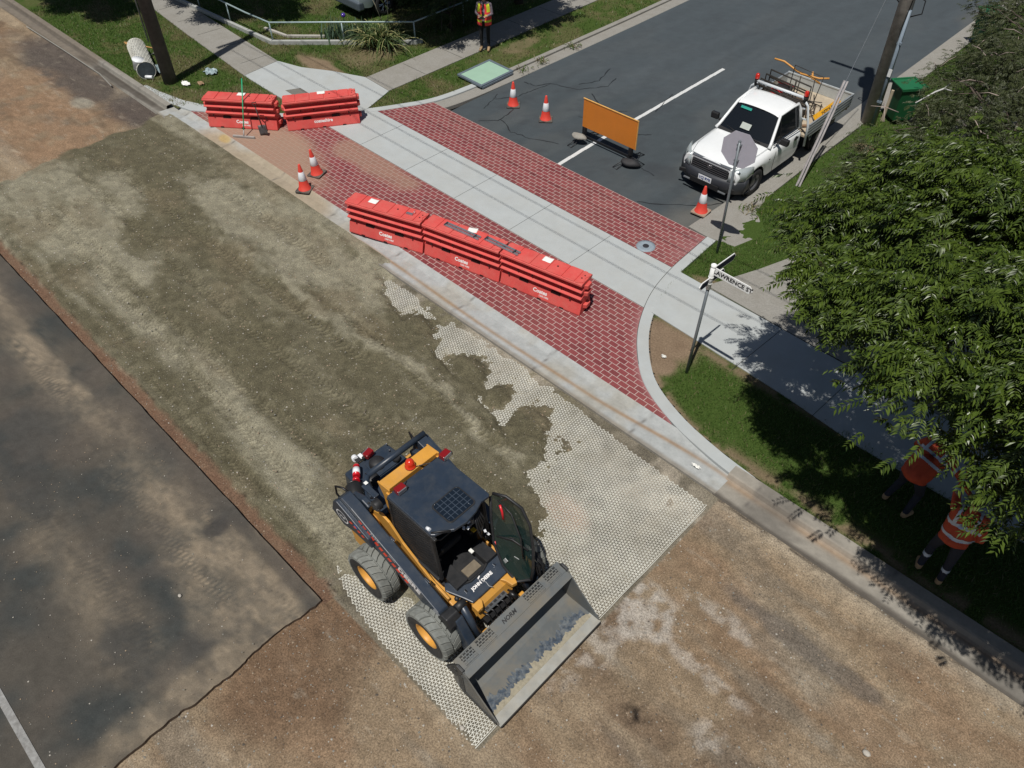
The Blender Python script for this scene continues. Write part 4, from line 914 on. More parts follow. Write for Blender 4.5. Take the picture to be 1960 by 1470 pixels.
stick(pj(238, 81, .42), pj(298, 93, .30), .022, mt_wood, 'long yellow timber rod lying behind the netting roll, pointing at the pole')
stick(pj(240, 83, .40), pj(254, 90, .36), .020, mt_wood, 'short yellow rod end poking over the netting roll')
stick(pj(262, 95, .28), pj(282, 106, .10), .018, M('pink_timber', (.42, .30, .24), rough=.7, var=.2), 'pale rod lying off the side of the netting roll')
stick(pj(281, 108, .06), pj(299, 100, .06), .02, M('grey_pipe', (.3, .3, .27), rough=.6), 'grey pipe lying between the pole and the netting roll', 'pipe', 'pipe')
def crumple(label, x, y, z, sx, sy, mt, seed, nm='litter', cat='litter', h=.05):
    r2_ = np.random.default_rng(seed); mb = MB(); n_ = 9; vs = []
    hh = r2_.random((n_+1, n_+1))
    for i in range(n_+1):
        for j in range(n_+1):
            u, v = i/n_*2-1, j/n_*2-1; k = 1+.35*(hh[j, i]-.5); vs.append((u*sx*k*.5, v*sy*k*.5, .01+h*hh[i, j]*(1-.5*abs(u*v))))
    fs = [(i*(n_+1)+j, (i+1)*(n_+1)+j, (i+1)*(n_+1)+j+1, i*(n_+1)+j+1) for i in range(n_) for j in range(n_) if (abs(i-n_/2)+abs(j-n_/2) < n_*.62+hh[i, j]*2.5)]
    mb.add(vs, fs); o = mb.build(nm, mt, loc=(x, y, z)); md = o.modifiers.new('thickness', 'SOLIDIFY'); md.thickness = .004; return tag(o, label, cat)
mt_plb = M('blue_film', (.32, .40, .42), rough=.35, var=.15, spec=.6)
crumple('crumpled pale blue plastic bag on the grass near the footpath', -22.9, 10.1, .06, .42, .34, mt_plb, 1, h=.12)
crumple('torn white paper on the grass behind the left red barrier', -22.75, 9.18, .06, .34, .22, mt_paper, 2)
crumple('brown scrap of cardboard beside the torn white paper', -22.45, 9.5, .06, .26, .16, M('cardboard', (.33, .22, .13), rough=.9, var=.15), 3)
crumple('pale blue plastic film caught by the end of the netting roll', -24.0, 9.05, .10, .5, .22, mt_plb, 4, h=.16)
mb = MB(); mb.cyl((0, 0, 0), (.22, .12, .02), .05, n=12); tag(mb.build('white_tube', mt_cwhite, loc=(-23.98, 8.55, .10)), 'short white plastic tube on the grass beside the pole base', 'tube')
crumple('small white scrap of paper on the bare soil inside the corner kerb', -5.45, 9.72, .05, .10, .06, mt_paper, 6)
crumple('white plastic scrap at the end of the new gutter by the dirt road', -3.45, 7.98, .0, .16, .06, mt_paper, 8)

# ---- stones lying on the dirt and gravel: countless, one mass
def pebbles(name, n, x0, x1, y0, y1, smin, smax, cols, ok, seed=5):
    r3 = np.random.default_rng(seed); x = r3.uniform(x0, x1, n); y = r3.uniform(y0, y1, n); z, g = zat(x, y); k = ok(x, y, g); x, y, z = x[k], y[k], z[k]; n = len(x)
    s = smin+(smax-smin)*r3.random(n)**3; base = np.array([(1, 0, 0), (.3, .95, 0), (-.8, .6, 0), (-.8, -.6, 0), (.3, -.95, 0), (.1, .05, .75), (-.2, .2, .7)])
    V = base[None]*s[:, None, None]*(1+.4*(r3.random((n, 7, 1))-.5)); a_ = r3.random(n)*6.28; c_, s__ = np.cos(a_), np.sin(a_)
    Vx = V[..., 0]*c_[:, None]-V[..., 1]*s__[:, None]+x[:, None]; Vy = V[..., 0]*s__[:, None]+V[..., 1]*c_[:, None]+y[:, None]; Vz = V[..., 2]+z[:, None]
    Fp = np.array([(0, 1, 5), (1, 2, 6), (2, 3, 6), (3, 4, 5), (4, 0, 5), (1, 6, 5), (3, 5, 6)]); F_ = (np.arange(n)[:, None, None]*7+Fp[None]).reshape(-1, 3)
    mi = np.repeat(r3.choice(len(cols), n, p=(.2, .35, .3, .15)), 7)
    return tag(npmesh(name, np.stack([Vx, Vy, Vz], -1).reshape(-1, 3), F_, cols, mi=mi), kind='stuff', label='loose stones scattered over the dirt and gravel', cat='stones')
ms = [M('stone_%s' % n_, c_, rough=.9, var=.2, vs=30) for n_, c_ in (('pale', (.42, .39, .34)), ('tan', (.30, .23, .16)), ('grey', (.24, .23, .2)), ('dark', (.10, .085, .07)))]
pebbles('loose_stones', 30000, -22, 3.5, -3, 7.8, .004, .019, ms, lambda x, y, g: (~((x < -6.1) & (y < 2.0))) & (~((x > -11) & (x < -2.9) & (y > 2.2) & (grat(x, y) < -.45))), 5)
pebbles('loose_stones', 900, -12, -6.1, -3, 1.9, .004, .013, ms, lambda x, y, g: (x < -6.1) & (y < 1.9), 9)
for o in (D.objects['loose_stones.001'],):
    for v in o.data.vertices: v.co.z += .115
for k, (x, y, s, lab) in enumerate(((-3.18, 2.2, .035, 'white stone on the dirt below the loader bucket'), (.88, 5.7, .05, 'pale stone on the dirt in the lower right of the photo'), (-7.62, .52, .03, 'small white stone on the old asphalt'))):
    mb = MB(); mb.sph((0, 0, 0), s, 7, 5, (1.2, .9, .6)); o = mb.build('stone', ms[0], loc=(x, y, float(zat(np.array([x]), np.array([y]))[0][0])+s*.4 if k < 2 else .03)); tag(o, lab, 'stone')
# ============================================================ skid steer loader (local: +x forward, origin between the axles)
LD = thing('skid_steer_loader', (-4.97, 3.60, -.035), R(0.3), 'dark blue and yellow skid steer loader, bucket down at the end of the netting', 'loader')
mb_ = M('loader_navy', (.022, .034, .054), rough=.36, var=.12, vs=4, dirt=.20, dcol=(.12, .115, .10), ds=6, bump=.0008, bs=25)
my = M('loader_yellow', (.62, .30, .045), rough=.45, var=.10, vs=5, dirt=.40, dcol=(.35, .22, .10), ds=4)
mk = M('loader_black', (.014, .015, .017), rough=.5, var=.3, vs=9, dirt=.2, dcol=(.09, .08, .07), ds=5)
mty = M('dusty_tyre', (.19, .20, .185), rough=.92, var=.2, vs=9, dirt=.5, dcol=(.20, .20, .175), ds=6)
mwall = M('tyre_wall', (.022, .023, .023), rough=.8, var=.3, vs=9, dirt=.35, dcol=(.10, .09, .08), ds=5)
mhose = M('hose_black', (.01, .01, .011), rough=.4)
mchr = M('chrome', (.6, .6, .6), rough=.18, metal=1, var=.05)
mredl = M('lamp_red', (.22, .008, .010), rough=.25, var=.05, coat=.5)
mglass_d = M('tinted_glass', (.010, .024, .021), rough=.06, var=.02, spec=.7, alpha=.84)
def TX(x, y, z): return Matrix.Translation((x, y, z))
# --- wheels
def wheel(x, s):
    cy = s*.868; root = MB()
    Tw = TX(x, cy, .43)@Matrix.Rotation(R(-90)*s, 4, 'X')   # local z -> outward (s*y)
    rnd = random.Random(int(x*10)+s)
    Tw = Tw@Matrix.Rotation(rnd.random()*6, 4, 'Z')
    mb = MB(); prof = [(.215, -.15), (.34, -.165), (.395, -.155), (.405, -.12), (.407, 0), (.405, .12), (.395, .155), (.37, .163)]
    mb.mat(0).lathe(prof, 40, Tw); mb.mat(1).lathe([(.37, .163), (.34, .168), (.30, .158), (.235, .15), (.215, .13), (.20, .08)], 40, Tw)
    mb.mat(0); n = 23
    for k in range(n):
        for side in (-1, 1):
            a0 = 2*math.pi*(k+(.5 if side > 0 else 0))/n
            def pt(r, a_, z): return Tw@Vector((r*math.cos(a_), r*math.sin(a_), z))
            w0 = .116; st = [(0.012*side, 0.0, .0), (.07*side, .10, 0), (.13*side, .16, 0), (.160*side, .175, -.012)]
            for (z0, s0, d0), (z1, s1, d1) in zip(st[:-1], st[1:]):
                r_o0 = .436+d0; r_o1 = .436+d1; ri = .40 if abs(z1) < .159 else .375
                if abs(z1) > .159: r_o1 = .415
                A_ = [pt(.40, a0+s0-w0, z0), pt(.40, a0+s0+w0, z0), pt(ri, a0+s1+w0, z1), pt(ri, a0+s1-w0, z1), pt(r_o0, a0+s0-w0*.9, z0), pt(r_o0, a0+s0+w0*.9, z0), pt(r_o1, a0+s1+w0*.9, z1), pt(r_o1, a0+s1-w0*.9, z1)]
                if side*1 > 0: mb.hexa(A_)
                else: mb.hexa([A_[i] for i in (3, 2, 1, 0, 7, 6, 5, 4)])
    w = mb.build('wheel', [mty, mwall], LD)
    mb = MB(); mb.lathe([(.215, .11), (.222, .135), (.212, .14), (.20, .12), (.19, .03), (.12, .012), (.11, .03), (.06, .035), (.055, .06), (0, .062)], 32, Tw)
    for k in range(8): a_ = k*math.pi/4; p0 = Tw@Vector((.092*math.cos(a_), .092*math.sin(a_), .03)); p1 = Tw@Vector((.092*math.cos(a_), .092*math.sin(a_), .05)); mb.cyl(p0, p1, .012, n=6)
    mb.build('rim', my, w)
for x in (-.66, .66):
    for s in (-1, 1): wheel(x, s)
# --- lower chassis
mb = MB(); mb.prism([(-1.25, .26), (.85, .22), (.95, .40), (.80, .62), (.15, .80), (-1.30, .92)], -.50, .50, Matrix.Rotation(R(90), 4, 'X')); mb.build('chassis', my, LD, bev=.015)
mb = MB()
for s in (-1, 1):
    mb.box((-.66, s*.60, .43), (.34, .24, .34)); mb.box((.66, s*.60, .43), (.34, .24, .34)); mb.cyl((-.66, s*.5, .43), (-.66, s*.8, .43), .10, n=16); mb.cyl((.66, s*.5, .43), (.66, s*.8, .43), .10, n=16)
mb.build('axle_housing', mk, LD, bev=.01)
# yellow side towers and rear corner panels
for s in (-1, 1):
    T = Matrix.Rotation(R(90), 4, 'X')
    mb = MB(); y_ = s*.56
    mb.prism([(-1.38, .30), (-1.10, .26), (-1.02, .75), (-1.15, 1.18), (-1.40, 1.30), (-1.52, 1.05)], -y_-.13, -y_+.13, T); mb.build('rear_corner_panel', my, LD, bev=.03)
    mb = MB(); y_ = s*.50
    mb.prism([(-1.22, .9), (-.60, .62), (.25, .55), (.60, .62), (.62, .78), (.30, .86), (-.30, 1.22), (-.55, 1.48), (-.72, 1.52), (-1.0, 1.36), (-1.2, 1.2)], -y_-.018, -y_+.018, T); mb.build('side_frame', my, LD, bev=.006)
    mb = MB(); mb.cyl((-.92, s*.52, 1.16), (-.92, s*.545, 1.16), .17, n=28); mb.cyl((-.92, s*.54, 1.16), (-.92, s*.56, 1.16), .06, n=14); mb.build('pivot_boss', my, LD, bev=.004)
    mb = MB(); mb.prism([(-1.20, 1.22), (-.92, 1.40), (-.86, 1.62), (-1.02, 1.66), (-1.30, 1.52)], -s*.555-.05, -s*.555+.05, T); mb.build('tower_guard', mb_, LD, bev=.02)
    # arm pivot pads and hardware
    mb = MB(); mb.cyl((-.70, s*.50, 1.80), (-.70, s*.60, 1.80), .085, n=18)
    for k in range(5): mb.cyl((-.86+.06*k, s*.57, 1.72+.02*k), (-.86+.06*k, s*.60, 1.72+.02*k), .016, n=8)
    mb.build('hinge', mk, LD, bev=.004)
# --- engine cover
mb = MB(); rear = -1.86
poly = [(rear, -.34), (rear+.10, -.42), (-1.45, -.55), (-.75, -.55), (-.75, .55), (-1.45, .60), (-1.62, .60), (rear, .48)]
poly = [(x, y) for x, y in poly]
mb.hexa([(-1.86, -.36, .95), (-.75, -.50, .95), (-.75, .50, .95), (-1.86, .46, .95), (-1.84, -.35, 1.29), (-.75, -.50, 1.36), (-.75, .52, 1.36), (-1.84, .47, 1.29)])
mb.build('engine_cover', mb_, LD, bev=.035, bseg=3)
mb = MB(); mb.hexa([(-1.88, -.50, .34), (-1.3, -.52, .34), (-1.3, .52, .34), (-1.88, .50, .34), (-1.86, -.36, 1.0), (-1.3, -.5, 1.0), (-1.3, .5, 1.0), (-1.86, .46, 1.0)]); mb.build('rear_door', mb_, LD, bev=.03)
mb = MB(); mb.box((-1.55, .15, 1.335), (.36, .42, .02)); mb.build('cover_panel', mb_, LD, bev=.01)
mb = MB()
for p in ((-1.77, .43), (-1.64, .38), (-1.5, -.05), (-1.15, .22), (-1.3, -.28)): mb.sph((p[0], p[1], 1.345), .016, 8, 5)
mb.build('bolt', mchr, LD)
mb = MB(); mb.lathe([(.125, 1.30), (.125, 1.40), (.10, 1.44), (.05, 1.455), (0, 1.46)], 24, TX(-1.56, .08, 0)); mb.build('intake_cap', M('cap_black', (.016, .016, .017), rough=.6, var=.2), LD)
mb = MB(); mb.lathe([(.10, 1.30), (.10, 1.42), (.07, 1.45), (0, 1.45)], 20, TX(-1.38, -.16, 0)); mb.cyl((-1.28, .26, 1.33), (-1.10, .30, 1.38), .07, n=14); mb.cyl((-1.42, .34, 1.32), (-1.42, .34, 1.42), .06, n=14); mb.build('filter_cap', mk, LD)
mb = MB(); mb.box((-1.18, .05, 1.365), (.16, .12, .05)); mb.build('blue_cover', M('blue_part', (.02, .06, .22), rough=.4), LD, bev=.01)
mb = MB(); mb.cyl((-1.50, -.42, 1.36), (-1.25, -.55, 1.30), .13, n=24); mb.cyl((-1.52, -.41, 1.36), (-1.50, -.42, 1.36), .10, n=20); mb.build('muffler', M('muffler_black', (.018, .018, .018), rough=.35, var=.1), LD, bev=.02)
mb = MB(); mb.box((-1.86, .02, 1.34), (.12, .26, .02)); mb.build('lamp_bracket', mk, LD)
def worklamp(x, y, z, rz, facing=1):
    T = TX(x, y, z)@Matrix.Rotation(rz, 4, 'Z')
    mb = MB().at(T); mb.box((0, 0, .045), (.10, .155, .085)); o = mb.build('work_lamp', mredl, LD, bev=.01)
    mb = MB().at(T)
    for k in range(5): mb.box((-.052, -.06+.03*k, .045), (.014, .008, .08))
    mb.build('fin', mredl, o)
    mb = MB().at(T); mb.box((.056, 0, .045), (.014, .14, .07)); mb.build('lens', M('lamp_lens', (.22, .22, .23), rough=.15, metal=.3), o)
    mb = MB().at(T); mb.box((.02, .095, .01), (.05, .03, .05)); mb.box((0, 0, -.008), (.06, .05, .02)); mb.build('bracket', mk, o)
worklamp(-.455, -.29, 2.105, .0); worklamp(-.45, .53, 2.105, .1)
worklamp(-1.80, .10, 1.34, math.pi+.2)
mb = MB(); mb.cyl((-1.95, -.07, 1.32), (-1.88, -.09, 1.34), .05, n=12); mb.box((-1.86, .0, 1.36), (.10, .06, .02)); mb.build('reverse_alarm', mt_cwhite, LD, bev=.005)
# extinguisher on the right of the engine cover
mb = MB(); mb.cyl((-1.70, -.20, 1.42), (-1.56, -.31, 1.42), .055, n=16); mb.cyl((-1.53, -.335, 1.42), (-1.49, -.365, 1.42), .055, n=16); mb.sph((-1.70, -.20, 1.42), .055, 12, 8); ex = mb.build('fire_extinguisher', M('ext_red', (.60, .01, .02), rough=.25, coat=.5), LD)
mb = MB(); mb.cyl((-1.675, -.22, 1.42), (-1.60, -.278, 1.42), .0575, n=16); mb.build('sleeve', mt_cwhite, ex)
# --- cross tube between the arm towers
mb = MB(); mb.cyl((-1.25, -.30, 1.72), (-1.25, .80, 1.72), .048, n=16); mb.build('cross_tube', mb_, LD)
mb = MB(); mb.tube([(-1.25, -.30, 1.72), (-1.18, -.38, 1.70), (-.92, -.47, 1.68)], .05, 10); mb.box((-1.0, -.44, 1.73), (.30, .09, .04)); mb.build('cross_tube_bracket', mb_, LD, bev=.01)
mb = MB(); mb.box((-1.13, -.41, 1.765), (.055, .05, .004)); mb.build('warning_decal', mt_paper, LD)
# --- lift arms
def arm(s):
    T = Matrix.Rotation(R(90), 4, 'X'); y0, y1 = s*.625, s*.80
    P = [(-1.33, 1.60), (-1.22, 1.71), (-1.0, 1.66), (.74, .93), (.84, .76), (.70, .68), (.30, .80), (-.55, 1.10), (-.95, 1.17), (-1.22, 1.12), (-1.40, 1.28)]
    mb = MB(); a_, b_ = sorted((-y0, -y1)); mb.prism(P[::1] if True else P, a_, b_, T); A_ = mb.build('lift_arm', mb_, LD, bev=.014)
    # outboard rear cover with the round badge, and lower link
    mb = MB(); yo = s*.80; a_, b_ = sorted((-s*.795, -s*.865))
    mb.prism([(-1.36, 1.56), (-1.27, 1.64), (-.95, 1.52), (-.60, 1.37), (-.55, 1.20), (-.95, 1.19), (-1.22, 1.10), (-1.46, 1.28)], a_, b_, T); cov = mb.build('arm_cover', mb_, A_, bev=.012)
    # front drop leg
    mb = MB(); a_, b_ = sorted((-s*.60, -s*.82)); mb.prism([(.66, .70), (.80, .99), (.93, 1.0), (1.02, .86), (.98, .60), (.78, .56)], a_, b_, T); mb.build('arm_knee', mk, A_, bev=.02)
    mb = MB(); a_, b_ = sorted((-s*.58, -s*.72)); mb.prism([(.84, .86), (1.0, .92), (1.34, .38), (1.30, .22), (1.16, .20), (.86, .62)], a_, b_, T); mb.build('arm_foot', mb_, A_, bev=.02)
    mb = MB(); mb.cyl((.88, s*.50, .96), (1.22, s*.50, .48), .055, n=16); mb.cyl((1.22, s*.50, .48), (1.32, s*.50, .34), .028, n=12); mb.build('tilt_cylinder', mb_, A_)
    mb = MB(); mb.cyl((.88, s*.44, .97), (.88, s*.60, .97), .06, n=16); mb.sph((.80, s*.50, 1.02), .04, 8, 6); mb.build('pivot_pin', mk, A_)
    mb = MB(); mb.cyl((-.95, s*.60, .95), (.0, s*.60, .72), .05, n=14); mb.cyl((0, s*.60, .72), (.55, s*.60, .60), .027, n=10); mb.build('lift_cylinder', mk, A_)
    mb = MB()
    for k in range(3): mb.tube([(-1.15, s*(.60-.0*k), 1.55-.03*k), (-.6, s*.615, 1.40-.03*k), (.3, s*.615, 1.04-.03*k), (.78, s*.61, .84-.03*k)], .012, 6)
    mb.build('arm_hose', mhose, A_)
    mb = MB()
    for x in (-.35, .35): mb.box((x, s*.622, 1.40-.39*(x+.35)+.02*0-.0), (.10, .02, .03))
    mb.build('hose_clamp', mchr, A_)
    mb = MB(); mb.tube([(-1.32, s*.72, 1.40), (-1.48, s*.72, 1.48), (-1.50, s*.70, 1.62), (-1.38, s*.66, 1.66), (-1.25, s*.62, 1.60)], .016, 8); mb.build('hose_loop', mhose, A_)
    return A_, cov
AR, CR_ = arm(-1); AL, CL_ = arm(1)
# lettering and stripes along the outer face of the right arm
sl_ = Vector((1.76, 0, -.69)).normalized(); up_ = Vector((.69, 0, 1.76)).normalized()
def onarm(x, dz, yo=-.8025): return Vector((x, yo, 1.66-.392*(x+.98)+dz))
mb = MB(); mb.text('DEERE', .165, frame(onarm(.16, -.115), sl_, up_), .0006, .006); mb.build('lettering', mt_lett, AR)
mb = MB(); mb.text('332G', .085, frame(onarm(-.52, -.045), sl_, up_), .0006, .001); mb.text('JOHN', .05, frame(onarm(-.17, -.055), sl_, up_), .0006, .001); mb.build('model_number', M('grey_lettering', (.42, .44, .46), rough=.6), AR)
mb = MB()
for k in range(12):
    x = -.84+.085*k; c = onarm(x, -.125-.010*k); T = frame(c, sl_, up_); mb.at(T); h = .055-.0015*k; mb.prism([(-.045, -h), (.022, -h), (.045, h), (-.022, h)], 0, .0012)
mb.at(None)
for k in range(4):
    x = -.98+.085*k; c = Vector((x, -.8675, 1.40-.30*(x+.95))); T = frame(c, sl_, up_); mb.at(T).prism([(-.035, -.03), (.012, -.03), (.040, .03), (-.008, .03)], 0, .0012)
mb.at(None); mb.build('red_stripe', M('decal_red', (.80, .07, .03), rough=.5), AR)
mb = MB(); T = frame((-1.19, -.8670, 1.35), sl_, up_)
for rr0, rr1 in ((.100, .118),):
    n = 28; vs = [T@Vector((r_*math.cos(6.283*k/n)*1.15, r_*math.sin(6.283*k/n), .0008)) for k in range(n) for r_ in (rr0, rr1)]; mb.add(vs, [(2*k, 2*k+1, (2*k+3) % (2*n), (2*k+2) % (2*n)) for k in range(n)])
# leaping deer mark inside the ring
for pl in ([(-.07, -.02), (-.02, .015), (.03, .018), (.065, .035), (.05, .01), (.02, -.005), (-.03, -.008)], [(.03, .02), (.045, .06), (.052, .06), (.045, .02)], [(.045, .02), (.075, .055), (.08, .05), (.06, .02)], [(-.07, -.02), (-.085, -.045), (-.075, -.05), (-.055, -.015)], [(-.045, -.01), (-.03, -.05), (-.02, -.045), (-.03, -.005)], [(.02, -.005), (.05, -.045), (.057, -.04), (.035, -.002)]):
    mb.add([T@Vector((x, y, .001)) for x, y in pl], [tuple(range(len(pl)))])
mb.build('round_badge', M('badge_white', (.85, .86, .86), rough=.5), CR_)
mb = MB(); T = frame((-.86, -.8672, 1.43), sl_, up_); n = 20; mb.add([T@Vector((.045*math.cos(6.283*k/n), .045*math.sin(6.283*k/n), .001)) for k in range(n)], [tuple(range(n))]); mb.build('blue_decal', M('decal_blue', (.03, .12, .38), rough=.4), CR_)
mb = MB(); mb.box(tuple(onarm(.70, -.10, -.803)), (.12, .002, .10), rot=(0, R(21), 0)); mb.build('spec_decal', M('decal_grey', (.30, .31, .32), rough=.6), AR)
# --- cab
mb = MB()
for s in (-1, 1): # pillars
    mb.box((.40, s*.455, 1.56), (.055, .05, 1.0), rot=(0, R(-6), 0)); mb.box((-.50, s*.455, 1.50), (.05, .05, 1.1)); mb.box((-.05, s*.455, 2.03), (.98, .05, .05)); mb.box((-.03, s*.47, 1.02), (.90, .05, .06))
mb.build('cab_frame', mk, LD, bev=.012)
for s in (-1, 1):
    mb = MB(); y_ = s*.462
    q = [(-.49, 1.05), (.40, 1.02), (.37, 2.0), (-.49, 2.02)]
    for k in range(30):
        x = -.48+.029*k; mb.box((x, y_, 1.53), (.009, .006, .96))
    for k in range(22):
        z = 1.06+.043*k; mb.box((-.05, y_, z), (.86, .006, .012))
    mb.build('side_screen', mk, LD)
mb = MB(); mb.box((-.52, 0, 1.6), (.03, .88, .8)); mb.box((-.1, -.40, 1.02), (.8, .06, .35)); mb.box((-.1, .40, 1.02), (.8, .06, .35)); mb.box((-.05, 0, .80), (.95, .86, .05)); mb.box((-.06, -.435, 1.52), (.86, .01, .98)); mb.box((-.06, .435, 1.52), (.86, .01, .98)); mb.box((.50, -.28, .90), (.34, .20, .14)); mb.box((.50, .30, .90), (.34, .2, .14)); mb.build('cab_tub', mk, LD)
# roof
mb = MB(); pr = [(-.53, -.47), (.36, -.47), (.40, -.43), (.43, -.33), (.52, -.20), (.55, 0), (.52, .20), (.46, .36), (.47, .49), (.44, .52), (-.40, .52), (-.53, .50)]
mb.prism(pr, 2.045, 2.10); rf = mb.build('roof', mb_, LD, bev=.014)
def rrect(x0, x1, y0, y1, r_, n=5):
    o = []
    for cx_, cy_, a0 in ((x1-r_, y1-r_, 0), (x0+r_, y1-r_, 90), (x0+r_, y0+r_, 180), (x1-r_, y0+r_, 270)):
        for k in range(n+1): a_ = R(a0+90*k/n); o.append((cx_+r_*math.cos(a_), cy_+r_*math.sin(a_)))
    return o
mb = MB(); mb.prism(rrect(.03, .43, -.185, .305, .06), 2.10, 2.112); hf = mb.build('roof_hatch', mk, rf, bev=.003)
mb = MB(); mb.prism(rrect(.05, .41, -.165, .285, .05), 2.112, 2.115); mb.build('pane', M('hatch_glass', (.010, .016, .026), rough=.2, var=.03, spec=.3), hf)
mb = MB()
for k in range(5): mb.box((.23, -.09+.075*k, 2.1165), (.35, .010, .003))
for k in range(4): mb.box((.122+.072*k, .06, 2.1175), (.010, .44, .003))
mb.build('grille', M('hatch_bars', (.035, .05, .072), rough=.5), hf)
mb = MB()
for p in ((.06, .27), (.06, -.13), (.37, -.15), (.37, .20)): mb.sph((p[0], p[1], 2.12), .008, 8, 5)
mb.build('screw', mchr, hf)
mb = MB(); mb.tube([(.34, -.44, 2.10), (.38, -.42, 2.13), (.46, -.30, 2.12), (.49, -.24, 2.09)], .013, 6); mb.build('grab_loop', mk, rf)
mb = MB(); mb.cyl((.24, -.43, 2.10), (.30, -.43, 2.115), .025, n=10); mb.build('roof_light', mt_cwhite, rf)
# yellow beam behind the roof
mb = MB(); mb.box((-.73, .085, 2.02), (.20, .90, .05)); mb.box((-.63, .085, 2.00), (.015, .92, .10)); bm = mb.build('light_bar', my, LD, bev=.012)
mb = MB()
for s, y_ in ((-1, -.37), (1, .535)): mb.prism([(-.86, 2.03), (-.60, 2.06), (-.56, 1.75), (-.62, 1.45), (-.72, 1.40), (-.76, 1.8)], -y_-.012, -y_+.012, Matrix.Rotation(R(90), 4, 'X')); mb.box((-.60, y_, 1.98), (.10, .07, .012))
mb.build('beam_upright', my, bm, bev=.006)
mb = MB(); mb.lathe([(.07, 0), (.08, .02), (.072, .022), (.070, .085), (.054, .13), (.025, .15), (0, .152)], 20, TX(-.71, .10, 2.045)); bc = mb.build('beacon', M('beacon_red', (.62, .035, .01), rough=.15, coat=.6, var=.1, vs=30), LD)
mb = MB(); mb.lathe([(.078, -.002), (.078, .014), (.06, .016)], 20, TX(-.71, .10, 2.045)); mb.build('beacon_base', mk, bc)
mb = MB(); mb.tube([(-.66, .12, 2.06), (-.60, .25, 2.055), (-.54, .34, 2.065), (-.47, .5, 2.11)], .007, 6); mb.tube([(-.52, -.12, 2.10), (-.50, -.16, 2.105), (-.46, -.25, 2.11)], .008, 6); mb.build('lamp_cable', mhose, bm)
# seat, controls
mb = MB(); mb.box((-.10, 0, 1.02), (.48, .46, .14)); mb.box((-.34, 0, 1.34), (.12, .44, .62), rot=(0, R(-8), 0)); mb.build('seat', M('seat_black', (.015, .015, .016), rough=.7, bump=.002), LD, bev=.04)
mb = MB()
for s in (-1, 1): mb.box((.06, s*.33, 1.15), (.40, .10, .06)); mb.cyl((.20, s*.31, 1.15), (.26, s*.27, 1.36), .018, n=8); mb.sph((.27, s*.265, 1.38), .035, 10, 6, (1, 1, 1.4))
mb.tube([(-.3, -.3, 1.55), (.10, -.30, 1.50), (.18, -.2, 1.48), (.18, .2, 1.48), (.10, .30, 1.50), (-.3, .3, 1.55)], .02, 8)
mb.build('control_lever', mk, LD)
mb = MB(); mb.box((.30, .36, 1.52), (.05, .16, .12)); mb.box((.38, .20, 1.62), (.03, .05, .03)); mb.build('display', M('display_grey', (.25, .25, .25), rough=.3), LD, bev=.008)
mb = MB(); mb.box((.34, .28, 1.36), (.06, .06, .02)); mb.build('yellow_tag', M('tag_yellow', (.65, .42, .03), rough=.5), LD)
mb = MB(); mb.box((.42, .14, 1.05), (.07, .05, .02)); mb.build('paper_tag', mt_paper, LD)
mb = MB(); mb.box((.53, .02, .845), (.15, .26, .02)); mb.build('floor_mat', M('dusty_floor', (.17, .14, .10), rough=.9, var=.2, vs=12), LD)
mb = MB(); mb.box((.53, .01, .825), (.34, .66, .02)); mb.build('foot_well', mk, LD)
# sloping front plate with lettering and sill lip
mb = MB()
mb.prism([(.46, -.43), (.56, -.50), (.82, -.38), (.95, -.33), (.95, .34), (.84, .42), (.50, .44), (.50, .36), (.63, .26), (.68, .10), (.68, -.14), (.62, -.28), (.50, -.36)], -.02, .02, Matrix.Translation((0, 0, .99))@Matrix.Rotation(R(10), 4, 'Y')@TX(0, 0, .0))
fp = mb.build('front_plate', mb_, LD, bev=.015)
mb = MB(); mb.tube([(.50, .37, .93), (.63, .28, .90), (.69, .10, .89), (.69, -.14, .89), (.63, -.29, .90), (.48, -.38, .93)], .022, 8); mb.build('sill_seal', mk, fp)
pn = Vector((math.sin(R(10)), 0, math.cos(R(10)))); pc = Vector((.795, -.02, 0)); pc.z = .99-.795*math.sin(R(10))/math.cos(R(10))*.985+.0215
mb = MB(); T = frame(pc, (0, 1, 0), (-math.cos(R(10)), 0, math.sin(R(10)))); mb.text('JOHN DEERE', .068, T, .0008, .003); mb.box((0, 0, 0), (0, 0, 0)); mb.build('lettering', mt_lett, fp)
mb = MB().at(T); mb.prism([(-.025, .05), (.0, .06), (.03, .075), (.02, .085), (-.02, .075)], 0, .001); mb.prism([(.015, .08), (.02, .11), (.025, .11), (.025, .08)], 0, .001); mb.build('deer_mark', mt_lett, fp)
mb = MB().at(T); mb.tube([(-.02, .04, .002), (.03, -.05, .002), (.02, -.12, .002), (.05, -.17, .002)], .006, 5); mb.build('scratch', M('bare_scratch', (.3, .31, .32), rough=.5), fp)
mb = MB(); mb.box((.75, -.29, .885), (.05, .02, .02)); mb.box((.74, .28, .885), (.05, .02, .02)); mb.build('latch', mchr, fp)
